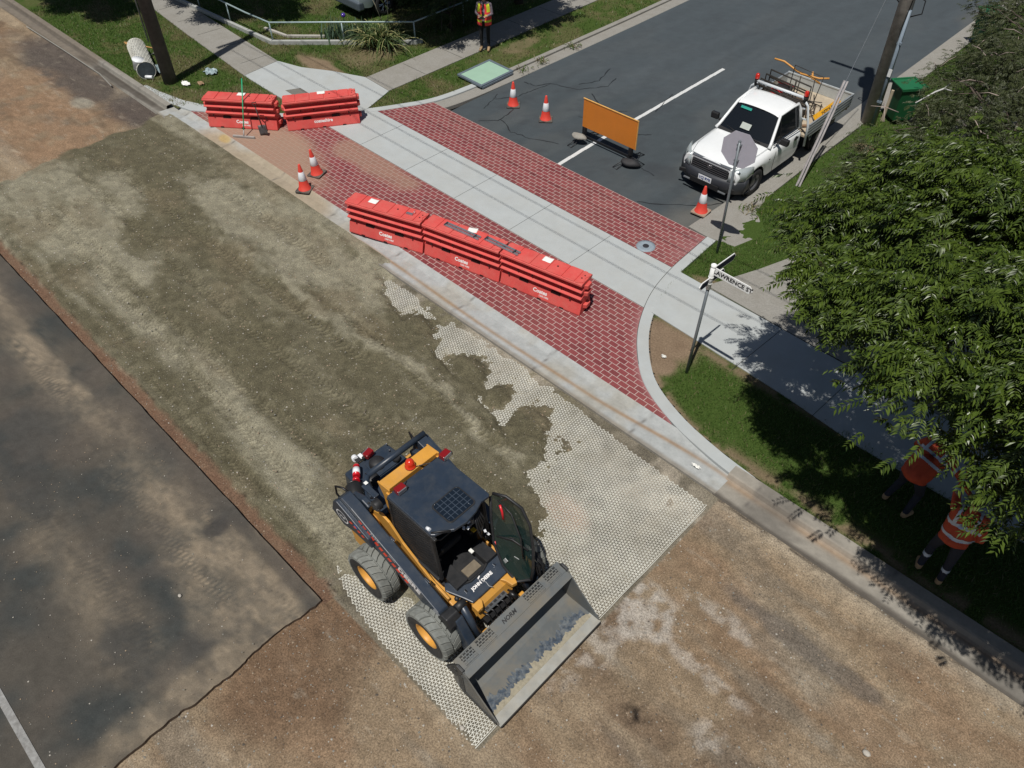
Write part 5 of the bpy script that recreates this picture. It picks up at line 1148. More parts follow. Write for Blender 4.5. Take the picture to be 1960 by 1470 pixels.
# --- door, swung open on the left
mb = MB(); D0 = [(.42, .60, 2.0), (.60, .68, 2.02), (.84, .74, 1.92), (1.02, .72, 1.70), (1.16, .64, 1.35), (1.24, .56, 1.05), (1.26, .50, .82)]
D1 = [(.42, .56, 1.95), (.48, .50, 1.55), (.62, .40, 1.20), (.86, .34, .92), (1.10, .36, .74), (1.26, .50, .82)]
mb.tube(D0, .022, 8); mb.tube(D1, .022, 8); dr = mb.build('open_door', mk, LD)
mb = MB(); n = 12
def samp(P, t):
    P = [Vector(p) for p in P]; L_ = [0]
    for a_, b_ in zip(P[:-1], P[1:]): L_.append(L_[-1]+(b_-a_).length)
    t *= L_[-1]
    for i in range(len(P)-1):
        if t <= L_[i+1]+1e-9: return P[i].lerp(P[i+1], (t-L_[i])/(L_[i+1]-L_[i]))
    return P[-1]
vs = []
for i in range(n+1):
    a_ = samp(D0, i/n); b_ = samp(D1, i/n)
    for j in range(7): u = j/6; v = a_.lerp(b_, u); v = v+Vector((.0, .10, .03))*math.sin(u*math.pi)*math.sin(i/n*math.pi); vs.append(v)
mb.sh(True).add(vs, [(i*7+j, (i+1)*7+j, (i+1)*7+j+1, i*7+j+1) for i in range(n) for j in range(6)]); mb.build('door_glass', mglass_d, dr)
mb = MB(); mb.tube([(.50, .62, 1.9), (.78, .60, 1.86), (1.0, .55, 1.55), (1.1, .50, 1.2)], .012, 6); mb.tube([(.62, .46, 1.30), (.85, .55, 1.35), (1.1, .6, 1.3)], .014, 6); mb.box((.80, .58, 1.30), (.10, .03, .05)); mb.build('wiper', mk, dr)
mb = MB(); mb.tube([(.56, .60, 1.86), (.62, .58, 1.78), (.66, .56, 1.66)], .018, 6); mb.tube([(.62, .42, 1.22), (.66, .40, 1.14), (.70, .40, 1.08)], .018, 6); mb.build('red_handle', M('handle_red', (.60, .02, .03), rough=.35), dr)
mb = MB(); mb.box((.95, .50, 1.0), (.08, .01, .14), rot=(0, .3, .3)); mb.box((.86, .38, 1.0), (.06, .01, .16), rot=(0, .4, 0)); mb.build('sticker', M('sticker_white', (.45, .47, .46), rough=.5), dr)
# seat belt and hanging gear visible in the doorway
mb = MB(); 
for k in range(5): mb.tube([(.44, .30-.02*k, 1.95), (.52+.02*k, .34-.05*k, 1.75), (.50, .28, 1.5-.04*k)], .014, 6)
mb.build('hanging_hose', mhose, LD)
mb = MB()
for k, p in enumerate(((.46, .10, 1.88), (.50, .05, 1.84), (.47, .0, 1.86), (.56, .30, 1.55), (.58, .34, 1.45))): mb.box(p, (.035, .05, .008), rot=(0, .3, .4*k))
mb.build('control_panel_decal', mt_cwhite, LD)
# left front hydraulic bundle
mb = MB(); rr = random.Random(5)
for k in range(9):
    a_ = rr.uniform(0, .16); mb.tube([(.98+.03*rr.random(), .62+.02*k, 1.02), (1.10+a_, .66+.02*k, .92), (1.18+a_, .66+.015*k, .66), (1.16, .62, .42)], .013, 6)
mb.build('hydraulic_hose', mhose, LD)
mb = MB()
for k in range(6): mb.cyl((1.05+.03*k, .70+.01*k, 1.02-.05*k), (1.10+.03*k, .70+.01*k, .96-.05*k), .016, n=8)
mb.build('hose_fitting', mchr, LD)
# --- front: tread plate, yellow brackets, valve hoses, coupler bar
mb = MB(); mb.hexa([(.90, -.34, .60), (1.06, -.32, .50), (1.06, .34, .50), (.90, .36, .60), (.90, -.34, .80), (1.0, -.32, .70), (1.0, .34, .70), (.90, .36, .80)]); mb.build('front_frame', my, LD, bev=.01)
mb = MB(); mb.box((1.02, -.02, .62), (.16, .40, .02)); tp = mb.build('step', M('tread_grey', (.12, .13, .14), rough=.4, metal=.5, var=.3), LD)
mb = MB()
for i in range(5):
    for j in range(2): mb.box((.98+.07*j, -.18+.08*i, .632), (.035, .05, .006))
mb.build('tread_hole', mk, tp)
mb = MB(); mb.prism([(.93, -.36), (1.06, -.36), (1.06, -.26), (.98, -.20), (.93, -.2)], .72, .80); mb.prism([(.93, .20), (1.0, .24), (1.12, .26), (1.14, .34), (.98, .40), (.93, .38)], .72, .80); mb.build('front_bracket', my, LD, bev=.01)
mb = MB()
for k in range(6): y_ = -.26+.10*k; mb.tube([(1.0, y_, .56), (1.12, y_+.03, .60), (1.20, y_+.05, .46), (1.16, y_, .30)], .016, 6)
mb.box((1.08, 0, .42), (.14, .56, .10)); mb.cyl((1.10, .22, .62), (1.22, .26, .56), .04, n=10); mb.build('valve_hose', mhose, LD)
mb = MB(); mb.box((1.26, 0, .46), (.06, .88, .06)); mb.box((1.27, -.40, .50), (.12, .09, .07)); mb.box((1.26, .36, .50), (.16, .08, .08)); mb.box((1.30, -.44, .38), (.10, .05, .2)); mb.build('coupler_bar', my, LD, bev=.01)
mb = MB(); mb.cyl((1.22, -.3, .50), (1.22, .1, .50), .02, n=10)
for k in range(14): mb.cyl((1.22, -.3+.03*k, .50), (1.22, -.29+.03*k, .50), .032, n=10)
mb.build('spring', mchr, LD)
# --- bucket
BW = 1.035; my0 = -.035
mstl = M('bucket_steel', (.125, .137, .14), rough=.55, metal=.25, var=.15, vs=2.5, dirt=.75, dcol=(.235, .195, .135), ds=1.4)
mstb = M('bucket_black', (.03, .033, .036), rough=.5, metal=.3, var=.3, vs=6, dirt=.4, dcol=(.15, .14, .12), ds=3)
mlip = M('lip_worn', (.34, .34, .31), rough=.6, metal=.2, var=.15, vs=6, dirt=.5, dcol=(.38, .33, .25), ds=5)
B = []
prof = [(2.10, .10), (1.62, .085), (1.52, .10), (1.455, .16), (1.41, .26), (1.395, .44), (1.40, .60), (1.42, .70)]
mb = MB(); vs = []; ny_ = 13
for x, z in prof:
    for j in range(ny_): vs.append((x, my0-BW+2*BW*j/(ny_-1), z))
mb.sh(False).add(vs, [(i*ny_+j, i*ny_+j+1, (i+1)*ny_+j+1, (i+1)*ny_+j) for i in range(len(prof)-1) for j in range(ny_-1)])
bk = mb.build('bucket', mstl, LD); md = bk.modifiers.new('thickness', 'SOLIDIFY'); md.thickness = .014; md.offset = -1
mb = MB(); mb.box((2.09, my0, .094), (.20, 2*BW+.02, .022)); mb.build('cutting_edge', mlip, bk)
mb = MB(); mb.box((2.19, my0, .070), (.018, 2*BW+.01, .03)); mb.build('edge_underside', mk, bk)
T = Matrix.Rotation(R(90), 4, 'X')
for s in (-1, 1):
    y_ = my0+s*(BW+.008); mb = MB()
    mb.prism([(2.16, .07), (2.16, .13), (1.86, .40), (1.62, .64), (1.52, .74), (1.40, .72), (1.33, .50), (1.30, .22), (1.42, .06)], -y_-.009, -y_+.009, T); sp_ = mb.build('side_plate', mstl, bk, bev=.003)
    mb = MB(); mb.box((1.80, y_+s*.012, .12), (.66, .012, .10)); mb.box((1.47, y_+s*.012, .36), (.10, .012, .42), rot=(0, R(-4), 0)); mb.build('wear_plate', mstb, sp_)
    mb = MB(); mb.prism([(1.16, .42), (1.30, .66), (1.40, .80), (1.52, .78), (1.50, .66), (1.36, .40)], -y_-.02, -y_+.02, T); mb.cyl((1.36, y_-.03, .62), (1.36, y_+.03, .62), .05, n=14); mb.build('ear', mstb, sp_, bev=.008)
mb = MB(); mb.box((1.515, my0, .705), (.20, 2*BW, .012), rot=(0, R(10), 0)); mb.build('top_lip', mstl, bk)
# perforated spill guard
gT = Matrix.Translation((1.40, my0, .735))@Matrix.Rotation(R(8), 4, 'Y')
cells = []; mb = MB().at(gT)
mb.box((-.085, 0, 0), (.02, 2*BW, .014)); mb.box((.085, 0, 0), (.02, 2*BW, .014))
# build plate as rows of strips with slots between
rows = [-.06, -.036, -.012, .012, .036, .06]
groups = [(-.93, -.70), (-.62, -.34), (-.22, -.10), (.34, .40), (.36, .62), (.70, .93)]
groups = [(-.95, -.72), (-.66, -.36), (.28, .62), (.70, .95)]
def inG(y): return any(a_ < y < b_ for a_, b_ in groups)
pts_ = [-BW]+[v for g in groups for v in g]+[BW]
for a_, b_ in zip(pts_[0::2], pts_[1::2]): mb.box((0, (a_+b_)/2, 0), (.15, b_-a_, .014))
for a_, b_ in groups:
    n = int((b_-a_)/.055)
    for r_i, x in enumerate([-.075, -.0375, 0, .0375, .075]): mb.box((x, (a_+b_)/2, 0), (.013, b_-a_, .014))
    for r_i, x in enumerate([-.056, -.019, .019, .056]):
        for k in range(n+1): yy_ = a_+(k+(.5 if r_i % 2 else 0))*(b_-a_)/n; mb.box((x, min(yy_, b_), 0), (.026, .014, .0135))
mb.build('spill_guard', mstl, bk)
mb = MB(); mb.text('NORM', .088, gT@frame((0.0, -.06, .0085), (0, 1, 0), (-1, 0, 0)), .0006, .003, shear=.25); mb.build('lettering', mk, bk)
mb = MB(); mb.box((1.36, my0, .60), (.10, 2*BW-.02, .24)); mb.box((1.34, my0, .40), (.12, 1.3, .4)); mb.build('back_frame', mstb, bk, bev=.01)
# dried soil clinging behind the cutting edge
mb = MB(); vs = []; r3 = random.Random(8); n = 90
for i in range(n+1):
    y_ = my0-BW+.02+(2*BW-.04)*i/n; d = .035+.05*r3.random()+.05*abs(math.sin(i*.21)*math.sin(i*.057)); d *= (1.5 if 38 < i < 60 else 1)
    vs += [(2.04, y_, .103), (2.04-d, y_, .100)]
mb.add(vs, [(2*i, 2*i+2, 2*i+3, 2*i+1) for i in range(n)]); o = mb.build('dried_soil', M('dried_soil', (.30, .27, .20), rough=1, var=.2, vs=20, bump=.003), bk); md = o.modifiers.new('thickness', 'SOLIDIFY'); md.thickness = .006; md.offset = 1
mb = MB(); vs = []
for i in range(n+1):
    y_ = my0-BW+.06+(2*BW-.12)*i/n; d = .09+.09*r3.random()+.10*abs(math.sin(i*.13+1)); vs += [(2.04, y_, .1005), (2.04-d-.02, y_, .0990)]
mb.add(vs, [(2*i, 2*i+2, 2*i+3, 2*i+1) for i in range(n)]); mb.build('paint_patch', M('worn_blue', (.045, .062, .085), rough=.5, var=.5, vs=20, dirt=.8, dcol=(.22, .23, .22), ds=14), bk)
# ============================================================ white utility truck (local: +x forward, origin on the ground mid wheelbase-ish)
UT = thing('utility_truck', (-8.22, 17.60, -.015), R(-90), 'white single cab utility truck with a dropside tray parked at the kerb', 'utility truck')
mw = M('white_paint', (.80, .82, .82), rough=.28, var=.02, coat=.5, dirt=.06, dcol=(.5, .47, .42), ds=2)
mg = M('car_glass', (.008, .010, .012), rough=.05, var=0, spec=.7)
mbp = M('bumper_grey', (.030, .033, .040), rough=.5, var=.06, vs=6)
mblk = M('trim_black', (.012, .012, .013), rough=.6, var=.1)
mal = M('alloy_tray', (.36, .385, .40), rough=.4, metal=.45, var=.12, vs=4)
mhl = M('headlamp', (.45, .50, .50), rough=.12, metal=.3, var=.1, coat=.6)
mtyc = M('car_tyre', (.018, .018, .019), rough=.85, var=.2)
mrimc = M('steel_rim', (.22, .22, .23), rough=.4, metal=.6)
# body shell: sections along x; per side points from sill to bonnet centre
def arch(x, c):  # wheel arch bottom height
    d = abs(x-c); return .30 if d >= .43 else .36+math.sqrt(max(0, .43**2-d*d))*.88
secs = []
xs_b = [2.44, 2.38, 2.28, 2.14, 2.05, 1.95, 1.85, 1.75, 1.6, 1.45, 1.35, 1.27, 1.2, 1.05, .8, .4, 0, -.22]
def bodysec(x):
    front = max(0, (x-1.9)/.54); w = .865-.10*front**2-.02*max(0, (x-1.2)); zb = arch(x, 1.70)
    zt = .99-.055*max(0, (x-1.0))/1.3-.06*front**2 if x > 1.0 else 1.0
    if x < 1.05: w -= .0
    zb = min(zb, zt-.16); zm = max(.62, zb+.03); sh = zt-.10
    bulge = .02 if x > .6 else 0
    return [(w-.03, zb), (w+bulge*.5, zm), (w+bulge, max(zm+.02, sh-.08)), (w-.03, sh+.03), (w-.13, zt-.005), (w-.40, zt+.025), (0, zt+.04)]
vs = []; K = 13
for x in xs_b:
    p = bodysec(x); ring = [(x, -a_, b_) for a_, b_ in p]+[(x, a_, b_) for a_, b_ in reversed(p[:-1])]; vs += ring
mb = MB().sh(True); n = len(xs_b); mb.add(vs, [(i*K+j, i*K+j+1, (i+1)*K+j+1, (i+1)*K+j) for i in range(n-1) for j in range(K-1)])
mb.add([vs[j] for j in range(K)], [tuple(range(K))[::-1]])
body = mb.build('body', mw, UT, sub=1)
# fill under the arches
mb = MB(); mb.box((1.1, 0, .55), (2.4, 1.30, .45)); mb.box((-1.2, 0, .55), (2.6, .8, .16)); mb.box((-.1, .0, .33), (.9, 1.4, .12)); mb.box((-2.2, .5, .40), (.5, .5, .2)); mb.build('underbody', mblk, UT)
# bonnet shut line and crease
mb = MB(); 
for s in (-1, 1): mb.tube([(2.36, s*.60, .895), (2.0, s*.70, .952), (1.5, s*.725, .982), (1.12, s*.74, 1.005)], .004, 4)
mb.tube([(2.37, -.60, .895), (2.41, -.3, .905), (2.42, 0, .905), (2.41, .3, .905), (2.37, .60, .895)], .005, 4)
mb.build('shut_line', M('shut_grey', (.15, .16, .16), rough=.8), body)
# front bumper
mb = MB().sh(True); xs_f = np.linspace(-.90, .90, 15); vs = []
for y in xs_f:
    k = abs(y)/.9; xf = 2.60-.17*k**2-.17*k**7; vs += [(xf-.30, y, .61+.03*k), (xf-.05, y, .60+.03*k), (xf, y, .54), (xf+.0, y, .40), (xf-.05, y, .27), (xf-.30, y, .25)]
m_ = len(xs_f); mb.add(vs, [(i*6+j, i*6+j+1, (i+1)*6+j+1, (i+1)*6+j) for i in range(m_-1) for j in range(5)])
for s in (-1, 1): mb.hexa([(2.02, s*.88-.02, .36), (2.27, s*.88-.02, .29), (2.27, s*.88+.02, .29), (2.02, s*.88+.02, .36), (2.12, s*.88-.02, .64), (2.27, s*.88-.02, .63), (2.27, s*.88+.02, .63), (2.12, s*.88+.02, .64)])
bp_ = mb.build('front_bumper', mbp, UT)
mb = MB(); mb.box((2.605, 0, .36), (.03, .80, .12)); mb.build('intake', mblk, bp_)
for s in (-1, 1): mb = MB(); mb.box((2.50, s*.66, .42), (.04, .26, .11), rot=(0, 0, -s*.3)); mb.build('fog_recess', mblk, bp_, bev=.02)
mb = MB(); mb.box((2.575, .0, .30), (.05, 1.2, .02)); mb.build('lower_lip', M('lip_grey', (.12, .13, .14), rough=.4), bp_)
# grille
mb = MB(); mb.hexa([(2.30, -.56, .58), (2.50, -.50, .58), (2.50, .50, .58), (2.30, .56, .58), (2.30, -.58, .885), (2.415, -.54, .885), (2.415, .54, .885), (2.30, .58, .885)]); gr_ = mb.build('grille', mblk, UT, bev=.01)
mb = MB()
for k in range(5): mb.box((2.498-.0115*k, 0, .64+.045*k), (.014, 1.0, .012))
mb.build('grille_bar', M('bar_grey', (.05, .05, .055), rough=.4), gr_)
mb = MB(); mb.box((2.425, 0, .885), (.06, 1.08, .03), rot=(0, .4, 0)); mb.build('chrome_strip', M('chrome_dark', (.35, .37, .38), rough=.25, metal=.8), gr_, bev=.01)
mb = MB(); T = TX(2.478, 0, .76)@Matrix.Rotation(R(90), 4, 'Y')
def ring3(mb, cx_, cy_, rx, ry, r_, T):
    mb.tube([T@Vector((cx_+rx*math.cos(a_), cy_+ry*math.sin(a_), 0)) for a_ in np.linspace(0, 2*math.pi, 21)], r_, 5, caps=False)
ring3(mb, 0, 0, .042, .062, .007, T); ring3(mb, 0, 0, .038, .022, .006, T); ring3(mb, -.018, 0, .018, .045, .006, T); mb.build('badge', mchr, gr_)
mb = MB(); mb.box((2.605, 0, .49), (.012, .37, .13)); pl_ = mb.build('number_plate', M('plate_white', (.72, .74, .76), rough=.4), bp_, bev=.004)
mb = MB(); mb.text('1CJ 9YR', .095, frame((2.613, 0, .49), (0, 1, 0), (0, 0, 1)), .0008, .003); mb.build('lettering', M('plate_blue', (.03, .06, .22), rough=.5), pl_)
for s in (-1, 1):
    mb = MB().sh(True); P0_ = [(2.49, .53, .60), (2.42, .72, .61), (2.24, .87, .64), (2.0, .90, .74)]; P1_ = [(2.42, .56, .86), (2.33, .68, .90), (2.15, .80, .925), (1.96, .865, .90)]
    vs = []
    for a_, b_ in zip(P0_, P1_): a_ = Vector(a_); b_ = Vector(b_); c = (a_+b_)/2+Vector((.012, .008, .0)); vs += [(v.x+.004, s*v.y, v.z) for v in (a_, c, b_)]
    mb.add(vs, [(i*3+j, i*3+j+1, (i+1)*3+j+1, (i+1)*3+j) for i in range(3) for j in range(2)]); hl = mb.build('headlight', mhl, UT); md = hl.modifiers.new('thickness', 'SOLIDIFY'); md.thickness = .05; md.offset = 0
    mb = MB(); mb.sph((2.33, s*.70, .80), .06, 12, 8); mb.build('lamp_bowl', mchr, hl)
# greenhouse
G_ = dict(fb=(1.10, .74, 1.00), rb=(-.24, .78, 1.00), ft=(.58, .585, 1.585), rt=(-.14, .60, 1.60))
mb = MB().sh(True)
def gsec(t, zt):  # t 0 front ..1 rear
    pass
rx = [.66, .58, .40, .1, -.10, -.20]; vs = []
for i, x in enumerate(rx):
    h = [1.565, 1.600, 1.625, 1.635, 1.625, 1.585][i]; w_ = [.56, .60, .615, .62, .615, .60][i]
    for y, dz in ((-1, -.045), (-.93, -.012), (-.6, .012), (0, .025), (.6, .012), (.93, -.012), (1, -.045)): vs.append((x, y*w_, h+dz))
mb.add(vs, [(i*7+j, i*7+j+1, (i+1)*7+j+1, (i+1)*7+j) for i in range(5) for j in range(6)]); rf2 = mb.build('roof', mw, UT, sub=1)
mb = MB(); mb.tube([(.60, -.585, 1.585), (.1, -.60, 1.605), (-.18, -.59, 1.59)], .010, 5); mb.tube([(.60, .585, 1.585), (.1, .60, 1.605), (-.18, .59, 1.59)], .010, 5); mb.build('gutter_seal', mblk, rf2)
def quadstrip(mb, a_, b_, n=6, bul=.0, axis=(1, 0, 0)):
    A0, A1 = a_; B0, B1 = b_; vs = []; ax_ = Vector(axis)
    for i in range(n+1):
        t = i/n; p = Vector(A0).lerp(Vector(A1), t); q = Vector(B0).lerp(Vector(B1), t); k = ax_*bul*(1-(2*t-1)**2); vs += [p+k, (p+q)/2+k*1.1, q+k]
    mb.sh(True).add(vs, [(i*3+j, i*3+j+1, (i+1)*3+j+1, (i+1)*3+j) for i in range(n) for j in range(2)])
mb = MB(); quadstrip(mb, ((1.09, -.70, 1.03), (1.09, .70, 1.03)), ((.62, -.545, 1.56), (.62, .545, 1.56)), 8, .05); ws = mb.build('windscreen', mg, UT)
mb = MB(); quadstrip(mb, ((1.16, -.72, 1.005), (1.16, .72, 1.005)), ((1.08, -.70, 1.04), (1.08, .70, 1.04)), 8, .05); mb.tube([(1.17, -.1, 1.045), (1.02, -.62, 1.10)], .010, 5); mb.tube([(1.17, .5, 1.045), (1.10, -.02, 1.06)], .010, 5); mb.build('wiper_cowl', mblk, UT)
mb = MB(); T = frame((.98, -.04, 1.19), (0, 1, 0), (-.66, 0, .75)); mb.at(T).box((0, 0, .055), (.26, .15, .004)); mb.build('dash_paper', M('paper_behind_glass', (.42, .46, .42), rough=.6), ws)
mb = MB(); T = frame((.705, -.27, 1.485), (0, 1, 0), (-.66, 0, .75)); mb.at(T).box((0, 0, .045), (.30, .06, .004)); mb.build('tint_label', M('green_label', (.02, .30, .24), rough=.4), ws)
for s in (-1, 1):
    mb = MB(); mb.sh(True)  # a pillar, roof rail, rear pillar as one white frame
    mb.tube([(1.16, s*.765, .99), (1.06, s*.735, 1.06), (.62, s*.59, 1.575), (.1, s*.615, 1.61), (-.16, s*.612, 1.60), (-.235, s*.66, 1.45), (-.24, s*.775, 1.0)], [.045, .040, .034, .032, .04, .05, .055], 8); mb.build('pillar', mw, UT)
    mb = MB(); mb.add([(.98, s*.752, 1.06), (.61, s*.625, 1.55), (-.10, s*.640, 1.57), (-.18, s*.675, 1.42), (-.18, s*.772, 1.06)], [(0, 1, 2, 3, 4) if s < 0 else (4, 3, 2, 1, 0)]); mb.build('side_window', mg, UT)
    mb = MB(); mb.tube([(1.02, s*.80, 1.02), (-.20, s*.825, 1.02)], .012, 4); mb.tube([(.66, s*.763, 1.02), (.66, s*.655, 1.49)], .010, 4); mb.build('window_seal', mblk, UT)
    mb = MB(); mb.box((.04, s*.885, .86), (.17, .03, .05)); mb.cyl((.04, s*.868, .86), (.04, s*.878, .86), .06, n=16); mb.build('door_handle', mblk, UT, bev=.006)
    mb = MB(); mb.tube([(1.0, s*.884, .90), (1.02, s*.886, .5), (.95, s*.87, .34)], .005, 4); mb.tube([(-.19, s*.868, .98), (-.19, s*.87, .36)], .005, 4); mb.build('door_gap', M('gap_black', (.02, .02, .02), rough=.9), UT)
    mb = MB(); mb.box((.86, s*.83, 1.06), (.10, .12, .05)); mb.box((.90, s*.99, 1.14), (.11, .21, .16)); mi_ = mb.build('mirror', mblk, UT, bev=.03)
    mb = MB(); mb.box((.83, s*1.0, 1.14), (.01, .17, .12)); mb.build('mirror_glass', mchr, mi_)
    mb = MB(); mb.box((1.26, s*.893, .80), (.04, .01, .025)); mb.build('side_indicator', mblk, UT)
    for x in (1.70, -1.39):
        Tw = TX(x, s*.76, .34)@Matrix.Rotation(R(-90)*s, 4, 'X')
        mb = MB(); mb.lathe([(.19, -.10), (.30, -.11), (.335, -.09), (.34, 0), (.335, .09), (.30, .11), (.21, .10)], 32, Tw); w_ = mb.build('wheel', mtyc, UT)
        mb = MB(); mb.lathe([(.21, .09), (.20, .10), (.19, .05), (.13, .03), (.10, .06), (.05, .065), (0, .07)], 24, Tw)
        for k in range(6): a_ = k*math.pi/3; p = Tw@Vector((.145*math.cos(a_), .145*math.sin(a_), .042)); q = Tw@Vector((.145*math.cos(a_), .145*math.sin(a_), .05)); mb.mat(1).cyl(p, q, .025, n=8); mb.mat(0)
        mb.build('rim', [mrimc, mblk], w_)
        mb = MB(); mb.lathe([(.24, -.10), (.39, -.12), (.41, .06), (.40, .075)], 24, Tw); mb.build('wheel_well', mblk, UT)
mb = MB(); mb.hexa([(-.26, -.74, .98), (-.22, -.74, .98), (-.22, .74, .98), (-.26, .74, .98), (-.22, -.58, 1.56), (-.18, -.58, 1.56), (-.18, .58, 1.56), (-.22, .58, 1.56)]); mb.build('rear_wall', mw, UT)
mb = MB(); mb.box((.30, 0, 1.02), (1.0, 1.2, .05)); mb.box((.95, 0, 1.02), (.25, 1.35, .05)); mb.build('dashboard', mblk, UT)
# headboard rack with amber/red beacons
mb = MB(); mb.cyl((-.30, -.66, 1.72), (-.30, .66, 1.72), .035, n=12)
for s in (-1, 1): mb.tube([(-.30, s*.62, 1.72), (-.31, s*.80, 1.55), (-.34, s*.93, 1.05), (-.36, s*.96, .52)], .030, 8)
mb.box((-.33, 0, 1.20), (.03, 1.7, .03)); mb.box((-.33, 0, 1.45), (.03, 1.5, .03))
rk = mb.build('headboard', M('rack_white', (.62, .66, .68), rough=.4, var=.06), UT)
for s in (-1, 1):
    mb = MB(); mb.cyl((-.30, s*.69, 1.62), (-.30, s*.69, 1.78), .045, n=12); b_ = mb.build('beacon_stem', mblk, UT)
    mb = MB(); mb.lathe([(.055, 0), (.055, .06), (.045, .11), (.02, .13), (0, .132)], 16, TX(-.30, s*.69, 1.78)); mb.build('beacon', M('beacon_lens', (.55, .02, .01), rough=.15, coat=.6), b_)
# tray
X0, X1, TW, ZF, ZT = -.34, -2.62, .955, .80, 1.09
mb = MB(); mb.box(((X0+X1)/2, 0, ZF-.03), (X0-X1, 2*TW, .05)); tr = mb.build('tray_floor', M('tray_ply', (.44, .37, .27), rough=.85, var=.15, vs=8, dirt=.4, dcol=(.25, .2, .15)), UT)
for s in (-1, 1):
    mb = MB(); mb.box(((X0+X1)/2, s*TW, (ZF+ZT)/2), (X0-X1, .022, ZT-ZF)); 
    for z in (.84, .93, 1.02): mb.box(((X0+X1)/2, s*(TW+.018), z), (X0-X1-.02, .016, .035))
    mb.box(((X0+X1)/2, s*TW, ZT), (X0-X1, .04, .02)); mb.build('dropside', mal, UT)
    mb = MB(); mb.box((-.9, s*(TW+.02), .76), (.9, .02, .03)); mb.box((-1.9, s*(TW+.02), .76), (.5, .02, .03)); mb.tube([(-.6, s*(TW-.05), .72), (-.62, s*TW, .58), (-.78, s*(TW-.05), .56), (-.9, s*(TW-.1), .66)], .012, 6); mb.build('tie_rail', mt_gal, UT)
mb = MB(); mb.box((X1, 0, (ZF+ZT)/2), (.022, 2*TW, ZT-ZF)); mb.box((X1, 0, ZT), (.045, 2*TW+.04, .03)); mb.build('tailgate', M('tailgate_grey', (.50, .53, .53), rough=.45, metal=.2, var=.12), UT)
mb = MB(); mb.box((X1-.02, -.75, .68), (.04, .3, .1)); mb.box((X1-.02, .75, .68), (.04, .3, .1)); mb.build('tail_lamp', mredl, UT)
def mudflap(): pass
# ---- load in the tray: each its own thing
def ul(x, y, z): a_ = UT.rotation_euler.z; y = -y; return Vector((UT.location.x+x*math.cos(a_)-y*math.sin(a_), UT.location.y+x*math.sin(a_)+y*math.cos(a_), UT.location.z+z))
mrust = M('rusty_black', (.03, .025, .02), rough=.7, var=.4, vs=12)
def frm(label, pts_list, r_, mt, name, cat, g=None):
    base = ul(*pts_list[0][0]); mb = MB()
    for pts in pts_list: mb.tube([ul(*p)-base for p in pts], r_, 5)
    o = mb.build(name, mt, loc=base); return tag(o, label, cat, g)
for k, (x, lab) in enumerate(((-.62, 'black steel sign frame nearest the cab in the tray'), (-.86, 'second black steel sign frame behind the cab'), (-1.10, 'third black steel sign frame from the cab'), (-1.32, 'fourth black steel sign frame from the cab'))):
    z0, z1 = ZF, 1.50+.04*k; frm(lab, [[(x, .85, z0), (x+.02, .85, z1), (x-.02, -.62+.1*k, z1-.1), (x, -.62+.1*k, z0)], [(x, .85, z0+.35), (x, -.6+.1*k, z0+.30)], [(x, .1, z0), (x+.02, .1, z1-.03)], [(x, .85, z1-.2), (x, -.6+.1*k, z1-.3)]], .022, mrust, 'sign_frame', 'sign frame', 'black steel sign frames in the tray')
frm('tall black steel frame standing at the back of the tray', [[(-1.5, .35, ZF), (-1.62, .38, 1.78), (-1.70, -.42, 1.68), (-1.45, -.40, ZF)], [(-1.5, .1, ZF), (-1.55, .12, 1.6)], [(-1.2, -.45, ZF), (-1.72, -.20, 1.55)], [(-1.3, .3, 1.2), (-2.0, -.5, ZF)], [(-1.45, -.40, 1.3), (-1.1, -.75, ZF)]], .014, mrust, 'sign_frame', 'sign frame')
mstr = M('orange_strap', (.62, .30, .07), rough=.6, var=.15)
frm('orange legs of a folded stand sticking out over the tray', [[(-1.55, .95, 1.80), (-1.62, .70, 1.78), (-1.68, .30, 1.62), (-1.72, -.05, 1.58), (-1.76, -.35, 1.48)], [(-1.62, .2, 1.62), (-1.82, -.25, 1.56), (-1.92, -.48, 1.60)], [(-1.80, -.05, 1.68), (-1.74, -.12, 1.52)]], .026, mstr, 'folded_stand', 'stand')
o = frm('coil of dark chain and straps on the tray floor', [[(-1.2, -.3, .84), (-1.5, -.5, .86), (-1.9, -.35, .84), (-1.6, -.2, .88), (-1.1, -.5, .85), (-1.5, -.65, .86), (-2.0, -.45, .85)]], .02, M('brown_strap', (.10, .07, .045), rough=.9, var=.4, vs=20), 'strap_coil', 'straps')
t = thing('petrol_machine', tuple(ul(-1.25, .55, ZF)), R(-90), 'red and black machine standing in the tray behind the cab', 'machine')
mb = MB(); mb.sph((0, 0, .34), .17, 16, 10, (1, 1, .8)); mb.cyl((0, 0, .1), (0, 0, .3), .13, n=14); mb.build('engine_cover', M('mach_red', (.62, .03, .03), rough=.35), t)
mb = MB(); mb.box((-.25, .05, .22), (.34, .44, .36)); mb.build('machine_body', mblk, t, bev=.04)
mb = MB(); mb.box((-.40, .05, .42), (.06, .50, .05)); mb.build('red_guard', M('mach_red2', (.35, .02, .03), rough=.4), t, bev=.015)
mb = MB(); mb.sph((0, 0, 0), 1, 12, 8, (.16, .2, .10)); o = mb.build('white_sack', mt_cwhite, loc=ul(-.95, .52, ZF+.12)); tag(o, 'white sack beside the red machine in the tray', 'sack')
mb = MB(); mb.sph((0, 0, 0), 1, 12, 8, (.10, .09, .08)); o = mb.build('red_container', M('mach_red3', (.6, .03, .03), rough=.35), loc=ul(-.52, .30, 1.18)); tag(o, 'small red container just behind the truck cab', 'container')
a_ = ul(-.95, -.84, 1.0); mb = MB(); T = Matrix.Rotation(R(90), 4, 'Z')@Matrix.Rotation(R(50), 4, 'X')
